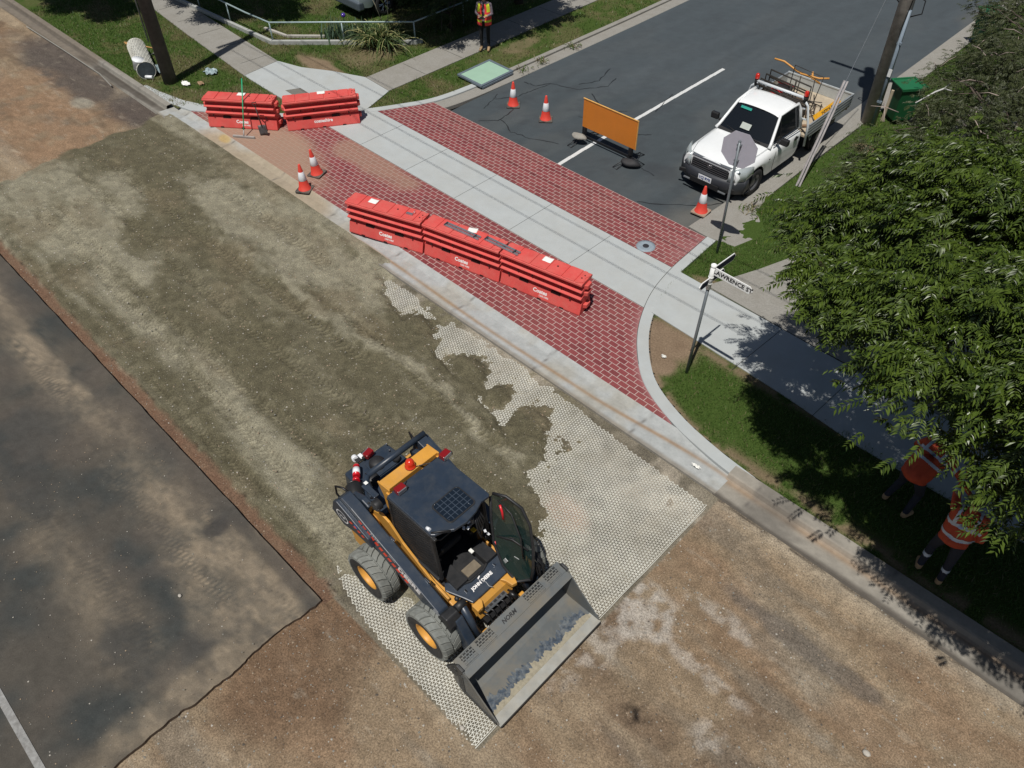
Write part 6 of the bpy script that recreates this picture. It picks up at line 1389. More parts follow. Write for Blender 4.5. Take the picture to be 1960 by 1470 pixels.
mb.at(T).box((.58, 0, 0), (1.35, .22, .012)); o = mb.build('road_sign_board', M('board_yellow', (.75, .38, .02), rough=.5), loc=a_); tag(o, 'long yellow sign board with black lettering inside the tray side', 'sign')
mb = MB(); mb.text('DETOUR', .15, T@Matrix.Translation((.58, 0, .0075)), .0006, .004); mb.build('lettering', mblk, o)

for k, (x, y, l, rz, lab) in enumerate(((-.55, -.35, .5, .2, 'short brown timber offcut just behind the cab'), (-.7, .0, .4, -.4, 'crooked brown timber offcut near the headboard'), (-.62, -.62, .45, .9, 'timber offcut at the kerb side front of the tray'), (-1.0, -.1, .7, 1.2, 'longer plank under the steel sign frames'), (-1.9, .45, .8, .15, 'pale plank at the back of the tray floor'))):
    mb = MB(); mb.box((0, 0, 0), (l, .07, .035)); o = mb.build('timber_offcut', M('offcut_brown', (.24, .15, .09), rough=.85, var=.4, vs=9), loc=ul(x, y, ZF+.03+.01*k)); o.rotation_euler = (0, .04, rz); tag(o, lab, 'timber', 'timber offcuts in the tray')
# ============================================================ parked car beyond the fence (only its lower corner shows)
CV = thing('parked_car', (-23.35, 18.05, .03), R(-92), 'silver four wheel drive parked on the lawn beyond the low fence', 'car')
ms_ = M('silver_paint', (.40, .47, .50), rough=.3, metal=.3, var=.05, coat=.4)
mb = MB().sh(True); vs = []; xs_c = [2.30, 2.22, 2.05, 1.7, 1.3, .9, 0, -1.2, -2.0, -2.35]
def arc2(x): 
    m_ = .38
    for c in (1.35, -1.35):
        d = abs(x-c)
        if d < .42: m_ = max(m_, .42+math.sqrt(.42**2-d*d)*.85)
    return m_
xs_c = [2.30, 2.22, 2.05, 1.85, 1.76, 1.6, 1.35, 1.1, .95, .92, .5, 0, -.5, -.92, -1.0, -1.35, -1.7, -1.78, -2.2, -2.35]
for x in xs_c:
    k = max(0, abs(x)-1.9)/.45; w_ = .92-.10*k**2; zb = arc2(x)+.10*k; zt = 1.05 if x > .8 else 1.12; zt -= .08*k
    p = [(w_-.03, zb), (w_, max(.66, zb+.03)), (w_, max(.80, zb+.05)), (w_-.05, zt-.05), (w_-.16, zt), (0, zt+.05)]; vs += [(x, -a_, b_) for a_, b_ in p]+[(x, a_, b_) for a_, b_ in reversed(p[:-1])]
n = len(xs_c); mb.add(vs, [(i*11+j, i*11+j+1, (i+1)*11+j+1, (i+1)*11+j) for i in range(n-1) for j in range(10)]); mb.add(vs[:11], [tuple(range(11))[::-1]]); mb.add(vs[-11:], [tuple(range(11))]); mb.build('body', ms_, CV, sub=1)
mb = MB(); mb.hexa([(.9, -.80, 1.08), (-2.2, -.82, 1.08), (-2.2, .82, 1.08), (.9, .80, 1.08), (.1, -.62, 1.72), (-1.9, -.66, 1.74), (-1.9, .66, 1.74), (.1, .62, 1.72)][0:4][::-1]+[(.1, -.62, 1.72), (-1.9, -.66, 1.74), (-1.9, .66, 1.74), (.1, .62, 1.72)][::-1]); mb.build('glasshouse', mg, CV, bev=.05)
mb = MB(); mb.box((-.9, 0, 1.76), (2.1, 1.30, .05)); mb.build('roof', ms_, CV, bev=.02)
mb = MB(); mb.box((2.25, 0, .50), (.26, 1.74, .30)); mb.build('bumper', M('car_bumper', (.08, .10, .12), rough=.5), CV, bev=.06, bseg=3)
mb = MB(); mb.box((2.0, 0, .42), (.7, 1.5, .1)); mb.box((0, 0, .5), (3.6, 1.3, .3)); mb.build('underbody', mblk, CV)
for s in (-1, 1):
    mb = MB(); mb.box((2.20, s*.72, .86), (.2, .30, .14)); mb.build('headlight', mhl, CV, bev=.03)
    for x in (1.35, -1.35):
        Tw = TX(x, s*.80, .37)@Matrix.Rotation(R(-90)*s, 4, 'X'); mb = MB(); mb.lathe([(.22, -.11), (.34, -.12), (.37, -.09), (.37, .09), (.34, .12), (.25, .11)], 32, Tw); w_ = mb.build('wheel', mtyc, CV)
        mb = MB(); mb.lathe([(.25, .10), (.24, .11), (.22, .06), (.20, .02), (.0, .02)], 24, Tw)
        for k in range(6):
            for d in (-.12, .12): a_ = k*math.pi/3+d; p = Tw@Vector((.05*math.cos(a_), .05*math.sin(a_), .085)); q = Tw@Vector((.235*math.cos(a_), .235*math.sin(a_), .10)); mb.mat(1).cyl(p, q, .016, n=6); mb.mat(0)
        mb.mat(1).cyl(Tw@Vector((0, 0, .05)), Tw@Vector((0, 0, .10)), .06, n=12); mb.build('rim', [mblk, mchr], w_)
# ============================================================ grass blades
def leafmat(name, c1, c2, rough=.5, tr=.25):
    m = D.materials.new(name); m.use_nodes = True; N = m.node_tree.nodes; L = m.node_tree.links; b = N['Principled BSDF']; b.inputs['Roughness'].default_value = rough; b.inputs['Specular IOR Level'].default_value = .35
    ge = N.new('ShaderNodeNewGeometry'); tc = N.new('ShaderNodeTexCoord'); nz = N.new('ShaderNodeTexNoise'); nz.inputs['Scale'].default_value = 1.3; nz.inputs['Detail'].default_value = 3; L.new(tc.outputs['Object'], nz.inputs[0])
    ad = N.new('ShaderNodeMath'); ad.operation = 'ADD'; L.new(ge.outputs['Random Per Island'], ad.inputs[0]); L.new(nz.outputs[0], ad.inputs[1])
    mr = N.new('ShaderNodeMapRange'); mr.inputs['From Min'].default_value = .3; mr.inputs['From Max'].default_value = 1.3; L.new(ad.outputs[0], mr.inputs[0])
    mx = N.new('ShaderNodeMix'); mx.data_type = 'RGBA'; L.new(mr.outputs[0], mx.inputs['Factor']); mx.inputs['A'].default_value = (*c1, 1); mx.inputs['B'].default_value = (*c2, 1); L.new(mx.outputs['Result'], b.inputs['Base Color'])
    if tr:
        tl = N.new('ShaderNodeBsdfTranslucent'); L.new(mx.outputs['Result'], tl.inputs[0]); ms = N.new('ShaderNodeMixShader'); ms.inputs[0].default_value = tr
        L.new(b.outputs[0], ms.inputs[1]); L.new(tl.outputs[0], ms.inputs[2]); L.new(ms.outputs[0], N['Material Output'].inputs[0])
    return m
paths = [[(-60, 11.3), (-29.5, 11.42), (-26.4, 11.1), (-22.0, 10.72), (-20.9, 10.68), (-18.72, 10.64), (-17.6, 12.0), (-18.0, 13.12), (-19.22, 13.2), (-22.12, 12.0), (-25.6, 12.22), (-29.1, 12.45), (-60, 12.6)],
         [(-18.0, 13.1), (-18.03, 62), (-19.12, 62), (-19.22, 13.1)], [(16, 10.3), (16, 14.6), (-3.9, 14.5), (-3.8, 62), (-5.2, 62), (-5.2, 14.6), (-5.6, 13.4), (-6.1, 12.2), (-6.8, 12.12), (-6.42, 10.6), (-3.5, 10.46)],
         [(-7.6, 13.6), (-7.08, 13.6), (-6.4, 13.7), (-6.25, 14.3), (-6.4, 14.9), (-6.9, 15.4), (-7.6, 15.5)]]
def grass(name, poly, x0, x1, y0, y1, dens, h, wd, mats, label, seed, weights):
    r3 = np.random.default_rng(seed); n = int((x1-x0)*(y1-y0)*dens); x = r3.uniform(x0, x1, n); y = r3.uniform(y0, y1, n); ok = inpoly(x, y, poly)
    for p in paths: ok &= ~inpoly(x, y, p)
    x, y = x[ok], y[ok]; _, bare = turf_col(x, y); keep = r3.random(len(x)) > bare*1.3; x, y = x[keep], y[keep]; n = len(x); cl = fbm(x, y, 6, 140, 2); l2 = fbm(x, y, 1.1, 121)
    hh = h*(.5+.9*r3.random(n))*(.6+.9*cl); a_ = r3.random(n)*6.283; ln = (.2+.9*r3.random(n))*hh; az = r3.random(n)*6.283; w2 = wd*(.6+.8*r3.random(n))
    V = np.zeros((n, 3, 3)); z0 = .035
    V[:, 0] = np.stack([x-w2*np.cos(a_), y-w2*np.sin(a_), np.full(n, z0)], -1); V[:, 1] = np.stack([x+w2*np.cos(a_), y+w2*np.sin(a_), np.full(n, z0)], -1); V[:, 2] = np.stack([x+ln*np.cos(az), y+ln*np.sin(az), z0+hh], -1)
    br = sst(.45, .68, l2)*.75*(x < -15)+.10; u = r3.random(n); mi = np.where(u < br, 2, np.where(u < br+.35, 1, 0))
    return tag(npmesh(name, V.reshape(-1, 3), np.arange(n*3).reshape(-1, 3), mats, mi=mi), label, 'grass', None, 'stuff')
gms = [leafmat('grass_deep', (.045, .098, .016), (.075, .14, .026)), leafmat('grass_mid', (.075, .14, .026), (.11, .175, .038)), leafmat('grass_dry', (.15, .13, .06), (.24, .20, .11))]
grass('grass', rightv, -7.2, 4.5, 8.4, 16, 1500, .050, .006, gms, 'short green grass on the verge at the right', 3, None)
grass('grass', rightv, -7.2, -4.8, 15, 27, 500, .055, .009, gms, 'green grass beside the side street kerb', 4, None)
grass('grass', leftv, -32, -16.2, 8.25, 15.8, 620, .055, .009, gms, 'patchy grass round the left corner', 5, None)
grass('grass', leftv, -36, -16.2, 15.8, 28, 170, .06, .013, gms, 'lawn and verge at the back', 6, None)

# ============================================================ trees
def make_tree(name, label, base, blobs, trunk, nspray, spray_len, nleaf, leaf, mleaf, mbark, seed, droop=.55, up=.25, inner=.25, cat='tree', twigs=40, group=None):
    """blobs: crown lobes (x,y,z,rx,ry,rz) relative to base; leaves are pinnate sprays on a shell and through the volume"""
    r3 = np.random.default_rng(seed); T_ = thing(name, base, 0, label, cat, group)
    B_ = np.array(blobs); wts = (B_[:, 3]*B_[:, 4]*B_[:, 5])**.66; wts /= wts.sum(); k = r3.choice(len(B_), nspray, p=wts)
    u = r3.normal(size=(nspray, 3)); u /= np.linalg.norm(u, axis=1)[:, None]; u[:, 2] = np.where(r3.random(nspray) < .7, np.abs(u[:, 2]), u[:, 2])
    rad = np.where(r3.random(nspray) < inner, r3.uniform(.30, .85, nspray), r3.uniform(.72, 1.12, nspray))
    P = B_[k, :3]+u*rad[:, None]*B_[k, 3:]
    # break the shell into clumps
    cn = fbm(P[:, 0]+P[:, 2]*.7, P[:, 1]-P[:, 2]*.5, 1.5, seed, 3); P += u*((cn-.5)*1.1)[:, None]; rad = np.where(r3.random(nspray) < .05, rad+.0, rad); st_ = r3.random(nspray) < .06; P[st_] += u[st_]*.28
    gap = fbm(P[:, 0]-P[:, 2]*.4, P[:, 1]+P[:, 2]*.3, 2.3, seed+5, 2); keep = (gap > .45) | (rad < .7) | ((P[:, 1]+base[1] < 8.9) & (P[:, 0]+base[0] > .2)); P, u = P[keep], u[keep]; n = len(P)
    out = u*np.array((1, 1, .4)); out[:, :2] += r3.normal(0, .45, (n, 2)); out[:, 2] = up-droop*r3.random(n); out /= np.linalg.norm(out, axis=1)[:, None]
    side = np.cross(out, np.array((0, 0, 1.0))+r3.normal(0, .25, (n, 3))); side /= np.linalg.norm(side, axis=1)[:, None]; nor = np.cross(side, out); nor *= np.sign(nor[:, 2:3]+1e-6)
    sl = spray_len*(.5+.9*r3.random(n)); VV = []
    for j in range(nleaf):
        t = (j//2+.6)/(nleaf/2); sg = 1 if j % 2 else -1
        root = P+out*(t*sl)[:, None]+np.array((0, 0, -1.0))*(.28*sl*t*t)[:, None]
        ll = leaf*(.75+.5*r3.random(n))*(1.1-.5*abs(t-.4)); d = side*sg*.85+out*.55+np.array((0, 0, -.35))+r3.normal(0, .12, (n, 3)); d /= np.linalg.norm(d, axis=1)[:, None]
        wv_ = np.cross(d, nor+r3.normal(0, .2, (n, 3))); wv_ /= np.linalg.norm(wv_, axis=1)[:, None]
        mid = root+d*(ll*.5)[:, None]+nor*(ll*.06)[:, None]; tip = root+d*ll[:, None]-np.array((0, 0, 1))*(ll*.22)[:, None]; w_ = (ll*.16)[:, None]
        VV.append(np.stack([root, mid-wv_*w_, tip, mid+wv_*w_], 1))
    V = np.stack(VV, 1).reshape(-1, 3); F = np.arange(len(V)).reshape(-1, 4)
    npmesh('crown', V, F, mleaf, T_)
    mb = MB()
    for pts, r_ in trunk: mb.tube(pts, r_, 10)
    rr = random.Random(seed); top = Vector(trunk[0][0][-1])
    for q in range(twigs):
        b_ = B_[rr.randrange(len(B_))]; e = Vector((b_[0]+rr.uniform(-.8, .8)*b_[3], b_[1]+rr.uniform(-.8, .8)*b_[4], b_[2]+rr.uniform(-.5, .6)*b_[5]))
        s_ = Vector(trunk[rr.randrange(len(trunk))][0][-1]); m_ = (s_+e)/2+Vector((rr.uniform(-.3, .3), rr.uniform(-.3, .3), .25)); mb.tube([s_, m_, e], [.035, .02, .006], 5)
    mb.build('trunk', mbark, T_); return T_
mbark = M('bark', (.09, .07, .055), rough=.95, var=.35, vs=8, bump=.01, bs=20)
ml1 = leafmat('leaf_glossy', (.009, .024, .004), (.085, .128, .018), rough=.36, tr=.09)
bl = [(x+.75, y-10.4, z, a, b, c) for x, y, z, a, b, c in [(-2.7, 9.9, 4.0, 0.9, 0.9, 0.6), (-3.0, 10.8, 4.0, 0.7, 0.8, 0.5), (-1.7, 8.8, 4.2, 1.0, 0.95, 0.7), (-0.7, 8.2, 4.2, 1.0, 0.95, 0.7), (0.4, 8.1, 4.1, 1.1, 0.95, 0.7), (1.6, 8.0, 4.1, 1.2, 1.0, 0.7), (.2, 9.3, 4.5, 1.3, 1.0, .8), (1.8, 9.2, 4.5, 1.3, 1.0, .8), (-1.2, 9.7, 4.5, 1.2, 1.0, .8), (-2.75, 9.0, 4.0, .6, .6, .4), (-2.2, 8.35, 4.0, .6, .45, .4), (-3.4, 10.0, 4.0, .45, .5, .35), (2.9, 8.4, 4.1, 1.2, 1.2, .8), (-1.8, 10.9, 4.4, 1.2, 1.3, 0.8), (-0.2, 10.5, 4.6, 1.4, 1.4, 0.9), (1.5, 10.4, 4.6, 1.5, 1.5, 0.9), (-2.5, 12.0, 3.9, 0.9, 1.0, 0.7), (-1.2, 12.6, 4.0, 1.2, 1.1, 0.8), (0.5, 12.4, 4.3, 1.5, 1.3, 0.9), (2.2, 12.2, 4.3, 1.4, 1.4, 0.8), (3, 10, 4.1, 1.3, 1.3, 0.8), (-3.25, 9.5, 3.9, 0.4, 0.4, 0.3), (.6, 7.9, 4.3, .9, .6, .5), (.1, 7.7, 4.3, .9, .5, .5), (1.3, 7.6, 4.2, 1.0, .7, .5), (-.8, 7.8, 4.4, .8, .5, .5), (-1.8, 8.6, 4.4, .8, .6, .5), (1.15, 7.35, 4.3, .8, .7, .5), (.8, 7.4, 4.9, .9, .6, .4), (.75, 7.6, 4.4, .7, .5, .5), (.9, 8.2, 4.8, .9, .8, .5), (-1.0, 9.2, 4.7, 1.2, .9, .6), (.3, 8.6, 4.8, 1.1, .9, .6), (2.1, 7.3, 4.4, 1.0, .8, .6), (3.2, 7.6, 4.4, 1.2, 1.0, .7), (1.5, 7.6, 4.8, 1.0, .8, .5), (4.3, 8.6, 4.3, 1.3, 1.3, .8), (4.4, 10.6, 4.2, 1.3, 1.4, .8), (-0.2, 7.45, 3.8, 0.5, 0.35, 0.3), (0.9, 7.3, 3.7, 0.5, 0.35, 0.3), (-3.0, 13.2, 3.4, 0.8, 0.8, 0.6), (-1.6, 14.0, 3.4, 1.0, 0.8, 0.6), (0.2, 14.2, 3.6, 1.2, 0.9, 0.7)]]
make_tree('broad_tree', 'large dark green tree with fern-like leaves shading the path at the right', (-.75, 10.4, .03), bl, [([(1.0, 2.3, 0), (.95, 2.1, 1.2), (.6, 1.5, 2.5), (.1, .8, 3.6)], [.20, .17, .14, .09]), ([(.75, 1.8, 2.0), (1.4, .6, 3.2), (1.9, -.6, 4.0)], [.12, .09, .05]), ([(.5, 1.4, 2.6), (-1.0, .6, 3.6), (-2.0, .0, 4.0)], [.10, .07, .04])],
          48000, .24, 14, .088, ml1, mbark, 11)
ml2 = leafmat('leaf_small', (.030, .046, .014), (.075, .088, .035), rough=.5, tr=.15)
for k, (b_, bls, nn, lab, sd) in enumerate((
    ((-4.6, 17.3, 0), [(0, 0, 1.3, 1.1, 1.2, .9), (.9, -1.0, 1.2, 1.1, 1.1, .9), (.4, 1.2, 1.4, 1.1, 1.3, .9), (-.4, -.8, .9, .7, .8, .7), (1.8, .3, 1.5, 1.2, 1.4, 1.0)], 7500, 'dark small-leaved shrub between the broad tree and the wheelie bin', 21),
    ((-4.3, 21.0, 0), [(0, 0, 1.5, 1.2, 1.4, 1.0), (-.9, 1.2, 1.3, .7, .9, .9), (-1.1, -.3, 1.8, .5, .6, .4), (-.6, 2.6, 2.1, .8, .7, .6), (.2, 1.6, 1.6, 1.2, 1.4, 1.0), (1.4, -1.0, 1.4, 1.3, 1.3, 1.0), (1.6, .9, 1.7, 1.4, 1.4, 1.1), (-.5, -1.1, 1.2, .8, .9, .7)], 8500, 'dark shrub with bare pink twigs beyond the wheelie bin', 22),
    ((-4.6, 25.3, 0), [(0, 0, 1.8, 1.4, 1.6, 1.3), (-1.3, .9, 1.3, .8, 1.2, 1.0), (-1.5, -.4, 2.2, .5, .6, .5), (-1.2, 2.4, 1.9, .9, .9, .8), (.6, 1.9, 1.9, 1.5, 1.6, 1.3), (1.8, -.6, 1.6, 1.5, 1.5, 1.2), (-.3, -1.4, 1.3, 1.0, 1.0, .8)], 7500, 'tall dark shrub at the top right edge of the photo', 23))):
    tr_ = make_tree('street_shrub', lab, b_, bls, [([(0.2, 0, 0), (.3, .1, .8), (.2, 0, 1.3)], [.09, .07, .05]), ([(.25, .1, .5), (.9, -.6, 1.3)], [.05, .03]), ([(.25, .1, .5), (.6, .9, 1.3)], [.05, .03])], nn, .17, 12, .06, ml2, mbark, sd, cat='shrub', twigs=26, group='dark shrubs along the right of the side street')
    rr = random.Random(sd); mb = MB()
    for q in range(26):
        b2 = bls[rr.randrange(len(bls))]; p = Vector((b2[0]+rr.uniform(-.9, .9)*b2[3], b2[1]+rr.uniform(-.9, .9)*b2[4], b2[2]+b2[5]*rr.uniform(.6, 1.0))); d_ = Vector((rr.uniform(-.5, .5), rr.uniform(-.5, .5), rr.uniform(-.1, .3)))
        mb.tube([p, p+d_*.5+Vector((0, 0, .05)), p+d_], [.012, .009, .004], 5)
    mb.build('bare_twig', M('twig_pale', (.36, .29, .25), rough=.8, var=.2), tr_)
mb = MB(); P = [pj(1752, 197, 1.9), pj(1790, 176, 2.0), pj(1806, 170, 2.0), pj(1822, 174, 2.0)]; b0 = P[0]
mb.tube([p-b0 for p in P], [.012, .02, .022, .008], 6); mb.tube([P[2]-b0, P[2]-b0+(P[2]-P[1])*.5+Vector((0, .1, .06))], .01, 5); tag(mb.build('dead_branch', M('bone_grey', (.5, .5, .48), rough=.7), loc=b0), 'bare white branch poking out of the shrub over the wheelie bin', 'branch')
# trees beyond the frame whose shade falls on the lawn and path at the top
ml3 = leafmat('leaf_mid', (.03, .06, .015), (.07, .10, .03), tr=.2)
def shade_tree(label, base, blobs, n, sd): return make_tree('garden_tree', label, base, blobs, [([(0, 0, 0), (0, .05, 2.0), (.1, 0, 3.6)], [.16, .13, .09])], n, .34, 10, .15, ml3, mbark, sd, inner=.5, twigs=12, group='garden trees that shade the top of the photo')
shade_tree('garden tree shading the path behind the person with the controller', (-19.9, 20.6, .03), [(0.79, -4.89, 4.6, 1.1, 1.1, 0.75), (1.39, -3.59, 4.6, 1.2, 1.2, 0.75), (1.29, -1.89, 4.6, 1.4, 1.4, 0.75), (-0.31, -3.39, 4.6, 1.3, 1.3, 0.75), (-1.31, -2.49, 4.6, 1.3, 1.3, 0.75), (-0.01, -5.69, 4.6, 0.7, 0.7, 0.75)], 9000, 31)
shade_tree('garden tree over the lawn beside the parked car', (-22.6, 23, .03), [(1.59, -7.09, 4.6, 0.9, 0.9, 0.75), (1.09, -4.29, 4.6, 1.4, 1.4, 0.75), (-0.61, -4.49, 4.6, 1.2, 1.2, 0.75)], 4000, 32)
shade_tree('garden tree at the top left beyond the verge', (-31.6, 13.4, .03), [(1.09, -5.29, 4.6, 0.8, 0.8, 0.75), (2.39, -4.69, 4.6, 0.8, 0.8, 0.75), (-0.11, -5.19, 4.6, 1.0, 1.0, 0.75), (1.29, -3.89, 4.6, 1.0, 1.0, 0.75)], 5000, 33)
shade_tree('garden tree behind the pipe rail fence on the left', (-27.6, 17, .03), [(1.69, -5.59, 4.6, 0.9, 0.9, 0.75), (0.59, -4.89, 4.6, 1.2, 1.2, 0.75), (2.59, -4.39, 4.6, 1.0, 1.0, 0.75), (-0.51, -5.69, 4.6, 0.9, 0.9, 0.75)], 5000, 34)
make_tree('garden_shrub', 'low dark shrub in the shade by the fence beside the side path', (-19.95, 17.4, .03), [(0, -.2, .5, .6, .9, .5), (-.2, 1.2, .6, .8, 1.0, .6), (-.9, .2, .55, .8, .9, .5)], [([(0, 0, 0), (0, 0, .5)], [.05, .03])], 2600, .16, 10, .06, ml3, mbark, 35, cat='shrub', twigs=10)

# ============================================================ low pipe rail fence, edging and plants of the corner garden
FN = thing('pipe_fence', (-23.32, 12.66, .03), 0, 'low pale pipe rail fence on a concrete edging round the corner garden', 'fence')
mpipe = M('pipe_paint', (.33, .42, .43), rough=.4, metal=.2, var=.1)
fpts = [(-7.0, -.35), (-4.4, -.12), (-1.25, -.08), (0, 0), (3.32, 3.22), (3.3, 5.0), (3.2, 9.0)]
mb = MB(); mb.tube([(x, y, .68) for x, y in fpts], .026, 8); mb.build('top_rail', mpipe, FN)
for x, y in ((-6.6, -.32), (-4.4, -.12), (-2.4, -.1), (0, 0), (1.66, 1.61), (3.32, 3.22), (3.28, 5.4), (3.2, 8.8)): mb = MB(); mb.cyl((x, y, -.05), (x, y, .68), .022, n=8); mb.build('post', mpipe, FN)
mb = MB()
ed = [(-7.0, -.40), (-1.3, -.12), (0, -.05), (3.36, 3.18), (3.42, 3.4)]
for a_, b_ in zip(ed[:-1], ed[1:]):
    d = Vector((b_[0]-a_[0], b_[1]-a_[1], 0)); mb.box(((a_[0]+b_[0])/2, (a_[1]+b_[1])/2, .05), (d.length+.04, .11, .16), rot=(0, 0, math.atan2(d.y, d.x)))
mb.build('edging', M('edging_concrete', (.36, .37, .35), rough=.9, var=.15, vs=12), FN, bev=.01)
mb = MB(); ed = [(-1.2, .45), (-.12, .60), (.85, 1.5)]
for a_, b_ in zip(ed[:-1], ed[1:]):
    d = Vector((b_[0]-a_[0], b_[1]-a_[1], 0)); mb.box(((a_[0]+b_[0])/2, (a_[1]+b_[1])/2, .03), (d.length, .09, .08), rot=(0, 0, math.atan2(d.y, d.x)))
o = mb.build('garden_edging', M('edging_pale', (.42, .40, .36), rough=.9, var=.1), loc=(-23.32, 12.66, .03)); tag(o, 'short inner strip of pale edging behind the pipe rail', 'edging')
def strap_plant(name, label, loc, n, L_, wd, mats, seed, spread=1.0, arch_=.6, cols=1):
    r3 = np.random.default_rng(seed); segs_ = 6; V = []; F = []; mi = []; nn = 0
    for i in range(n):
        a_ = r3.random()*6.283; bx, by = r3.normal(0, .11*spread, 2); l = L_*(.6+.5*r3.random()); out_ = arch_*(.4+r3.random()); wv_ = wd*(.7+.6*r3.random())
        for s in range(segs_+1):
            t = s/segs_; rr_ = l*out_*t; z = l*(t-.75*out_*t*t*t*1.0)*(1.05-.2*out_); w_ = wv_*(1-t**2.2)+.001; cx_, cy_ = bx+rr_*math.cos(a_), by+rr_*math.sin(a_); V += [(cx_-w_*math.sin(a_), cy_+w_*math.cos(a_), z+.012), (cx_, cy_, z), (cx_+w_*math.sin(a_), cy_-w_*math.cos(a_), z+.012)]
        for s in range(segs_):
            for q in (0, 1): F.append((nn+s*3+q, nn+s*3+q+1, nn+s*3+q+4, nn+s*3+q+3)); mi.append(i % len(mats))
        nn += (segs_+1)*3
    o = npmesh(name, V, F, mats, mi=mi, smooth=True); o.location = loc; return tag(o, label, 'plant')
mfx = [leafmat('flax_green', (.06, .11, .03), (.10, .15, .045), tr=.2), leafmat('flax_yellow', (.26, .28, .10), (.36, .35, .16), tr=.2), leafmat('flax_dark', (.03, .06, .02), (.05, .08, .03), tr=.1)]
strap_plant('flax_plant', 'large arching yellow-green flax clump spilling over the pipe rail', (-20.75, 15.05, .05), 330, 1.05, .022, mfx, 41, 1.9, .95)
miris = [leafmat('iris_grey', (.09, .15, .10), (.13, .20, .14), tr=.2), leafmat('iris_green', (.07, .13, .07), (.10, .16, .09), tr=.2)]
for k, (x, y) in enumerate(((-22.25, 14.25), (-21.85, 14.45), (-21.55, 14.75))): strap_plant('iris_clump', ('iris clump nearest the fence corner, upright grey-green blades', 'middle grey-green iris clump behind the rail', 'iris clump touching the yellow-green flax')[k], (x, y, .05), 60, .72, .020, miris, 50+k, 1.5, .32)['group'] = 'grey-green irises behind the rail'
t = thing('garden_ball', (-22.35, 14.85, .03), 0, 'purple glass ball on a thin stake among the irises', 'ornament')
mb = MB(); mb.cyl((0, 0, 0), (0, 0, .50), .008, n=6); mb.build('stake', mpipe, t); mb = MB(); mb.sph((0, 0, .55), .075, 16, 10); mb.build('ball', M('purple_glass', (.08, .04, .30), rough=.1, coat=.5), t)
mb = MB(); mb.tube([(0, 0, .6), (-.1, -.1, 1.1), (-.3, -.2, 1.6)], [.012, .010, .006], 5); mb.tube([(.2, .1, .6), (.15, .2, 1.2), (.0, .2, 1.75)], [.012, .010, .006], 5); o = mb.build('flower_stalk', M('stalk', (.3, .28, .2), rough=.8), loc=(-20.9, 15.3, .05)); tag(o, 'two dry flower stalks rising out of the flax clump', 'stalks')
# weeds growing along the side street kerb and leaves dropped on the apron
for k, (x, y, nn, l, lab) in enumerate(((-16.15, 16.9, 26, .16, 'small weed on the kerb joint nearest the green board'), (-16.1, 17.7, 34, .2, 'dry weed on the left kerb beyond the green board'), (-16.1, 19.2, 40, .18, 'weed tuft on the left kerb farthest up the side street'), (-7.0, 15.15, 30, .22, 'brown weed tuft by the post of the octagonal sign'))): strap_plant('weed', lab, (x, y, .02), nn, l, .010, [gms[1], gms[2]], 60+k, 1.1, .9)
# ============================================================ people: tapered limbs fused into one skin by a voxel remesh
def person(loc, rz, label, J, mats, pick, vox=.012, extra=None, hands=None):
    t = thing('person', loc, rz, label, 'person')
    mb = MB(); prims = []
    def cone_(a_, b_, r0, r1):
        a_, b_ = Vector(a_), Vector(b_); mb.cyl(a_, b_, r0, r1, n=14); mb.sph(a_, r0, 12, 8); mb.sph(b_, r1, 12, 8)
    for a_, b_, r0, r1 in J['limbs']: cone_(a_, b_, r0, r1)
    for c, r_, sc in J['blobs']: mb.sph(c, r_, 18, 12, sc)
    # hands: palm, four fingers and a thumb, slightly curled
    for w_, d_, up in J['hands']:
        w_, d_, up = Vector(w_), Vector(d_).normalized(), Vector(up).normalized(); sd = d_.cross(up).normalized()
        cone_(w_, w_+d_*.075, .030, .034); mb.sph(w_+d_*.05, .04, 12, 8, (1, 1, .75))
        for k in range(4):
            o_ = (k-1.5)*.021; b_ = w_+d_*.085+sd*o_; m_ = b_+d_*.035-up*.012; e = m_+d_*(.022-.004*abs(k-1.5))-up*.024; cone_(b_, m_, .0105, .0098); cone_(m_, e, .0098, .0085)
        b_ = w_+d_*.03+sd*.034; cone_(b_, b_+sd*.026+d_*.026, .012, .011); cone_(b_+sd*.026+d_*.026, b_+sd*.026+d_*.055-up*.012, .011, .0095)
    o = mb.build('body', mats, t)
    md = o.modifiers.new('fuse', 'REMESH'); md.mode = 'VOXEL'; md.voxel_size = vox; md.use_smooth_shade = True
    sm = o.modifiers.new('soften', 'SMOOTH'); sm.factor = .6; sm.iterations = 4
    dg = bpy.context.evaluated_depsgraph_get(); dg.update(); me = D.meshes.new_from_object(o.evaluated_get(dg)); o.modifiers.clear(); old = o.data; o.data = me; D.meshes.remove(old)
    me.materials.clear()
    for m in mats: me.materials.append(m)
    for p in me.polygons: p.material_index = pick(p.center, p.normal); p.use_smooth = True
    return t, o
mskin = M('skin', (.42, .24, .17), rough=.55, var=.05); mnavy = M('work_navy', (.014, .017, .028), rough=.85, var=.25, vs=14, bump=.004, bs=22)
mboot = M('tan_boot', (.36, .24, .13), rough=.8, var=.15, vs=15); mhiv = M('hiviz_orange', (.40, .052, .016), rough=.75, var=.12, vs=9, bump=.005, bs=18); mrefl = M('reflective', (.45, .52, .60), rough=.35, metal=.2, var=.06)
mbk = M('black_cloth', (.008, .008, .010), rough=.9, var=.2); mcheck = M('check_shirt', (.16, .13, .15), rough=.85, var=.7, vs=40)
mvr = M('vest_red', (.78, .05, .045), rough=.7, var=.08); mvy = M('vest_yellow', (.62, .72, .03), rough=.6, var=.05); mhair = M('hair_brown', (.03, .02, .014), rough=.8, var=.3, vs=40)
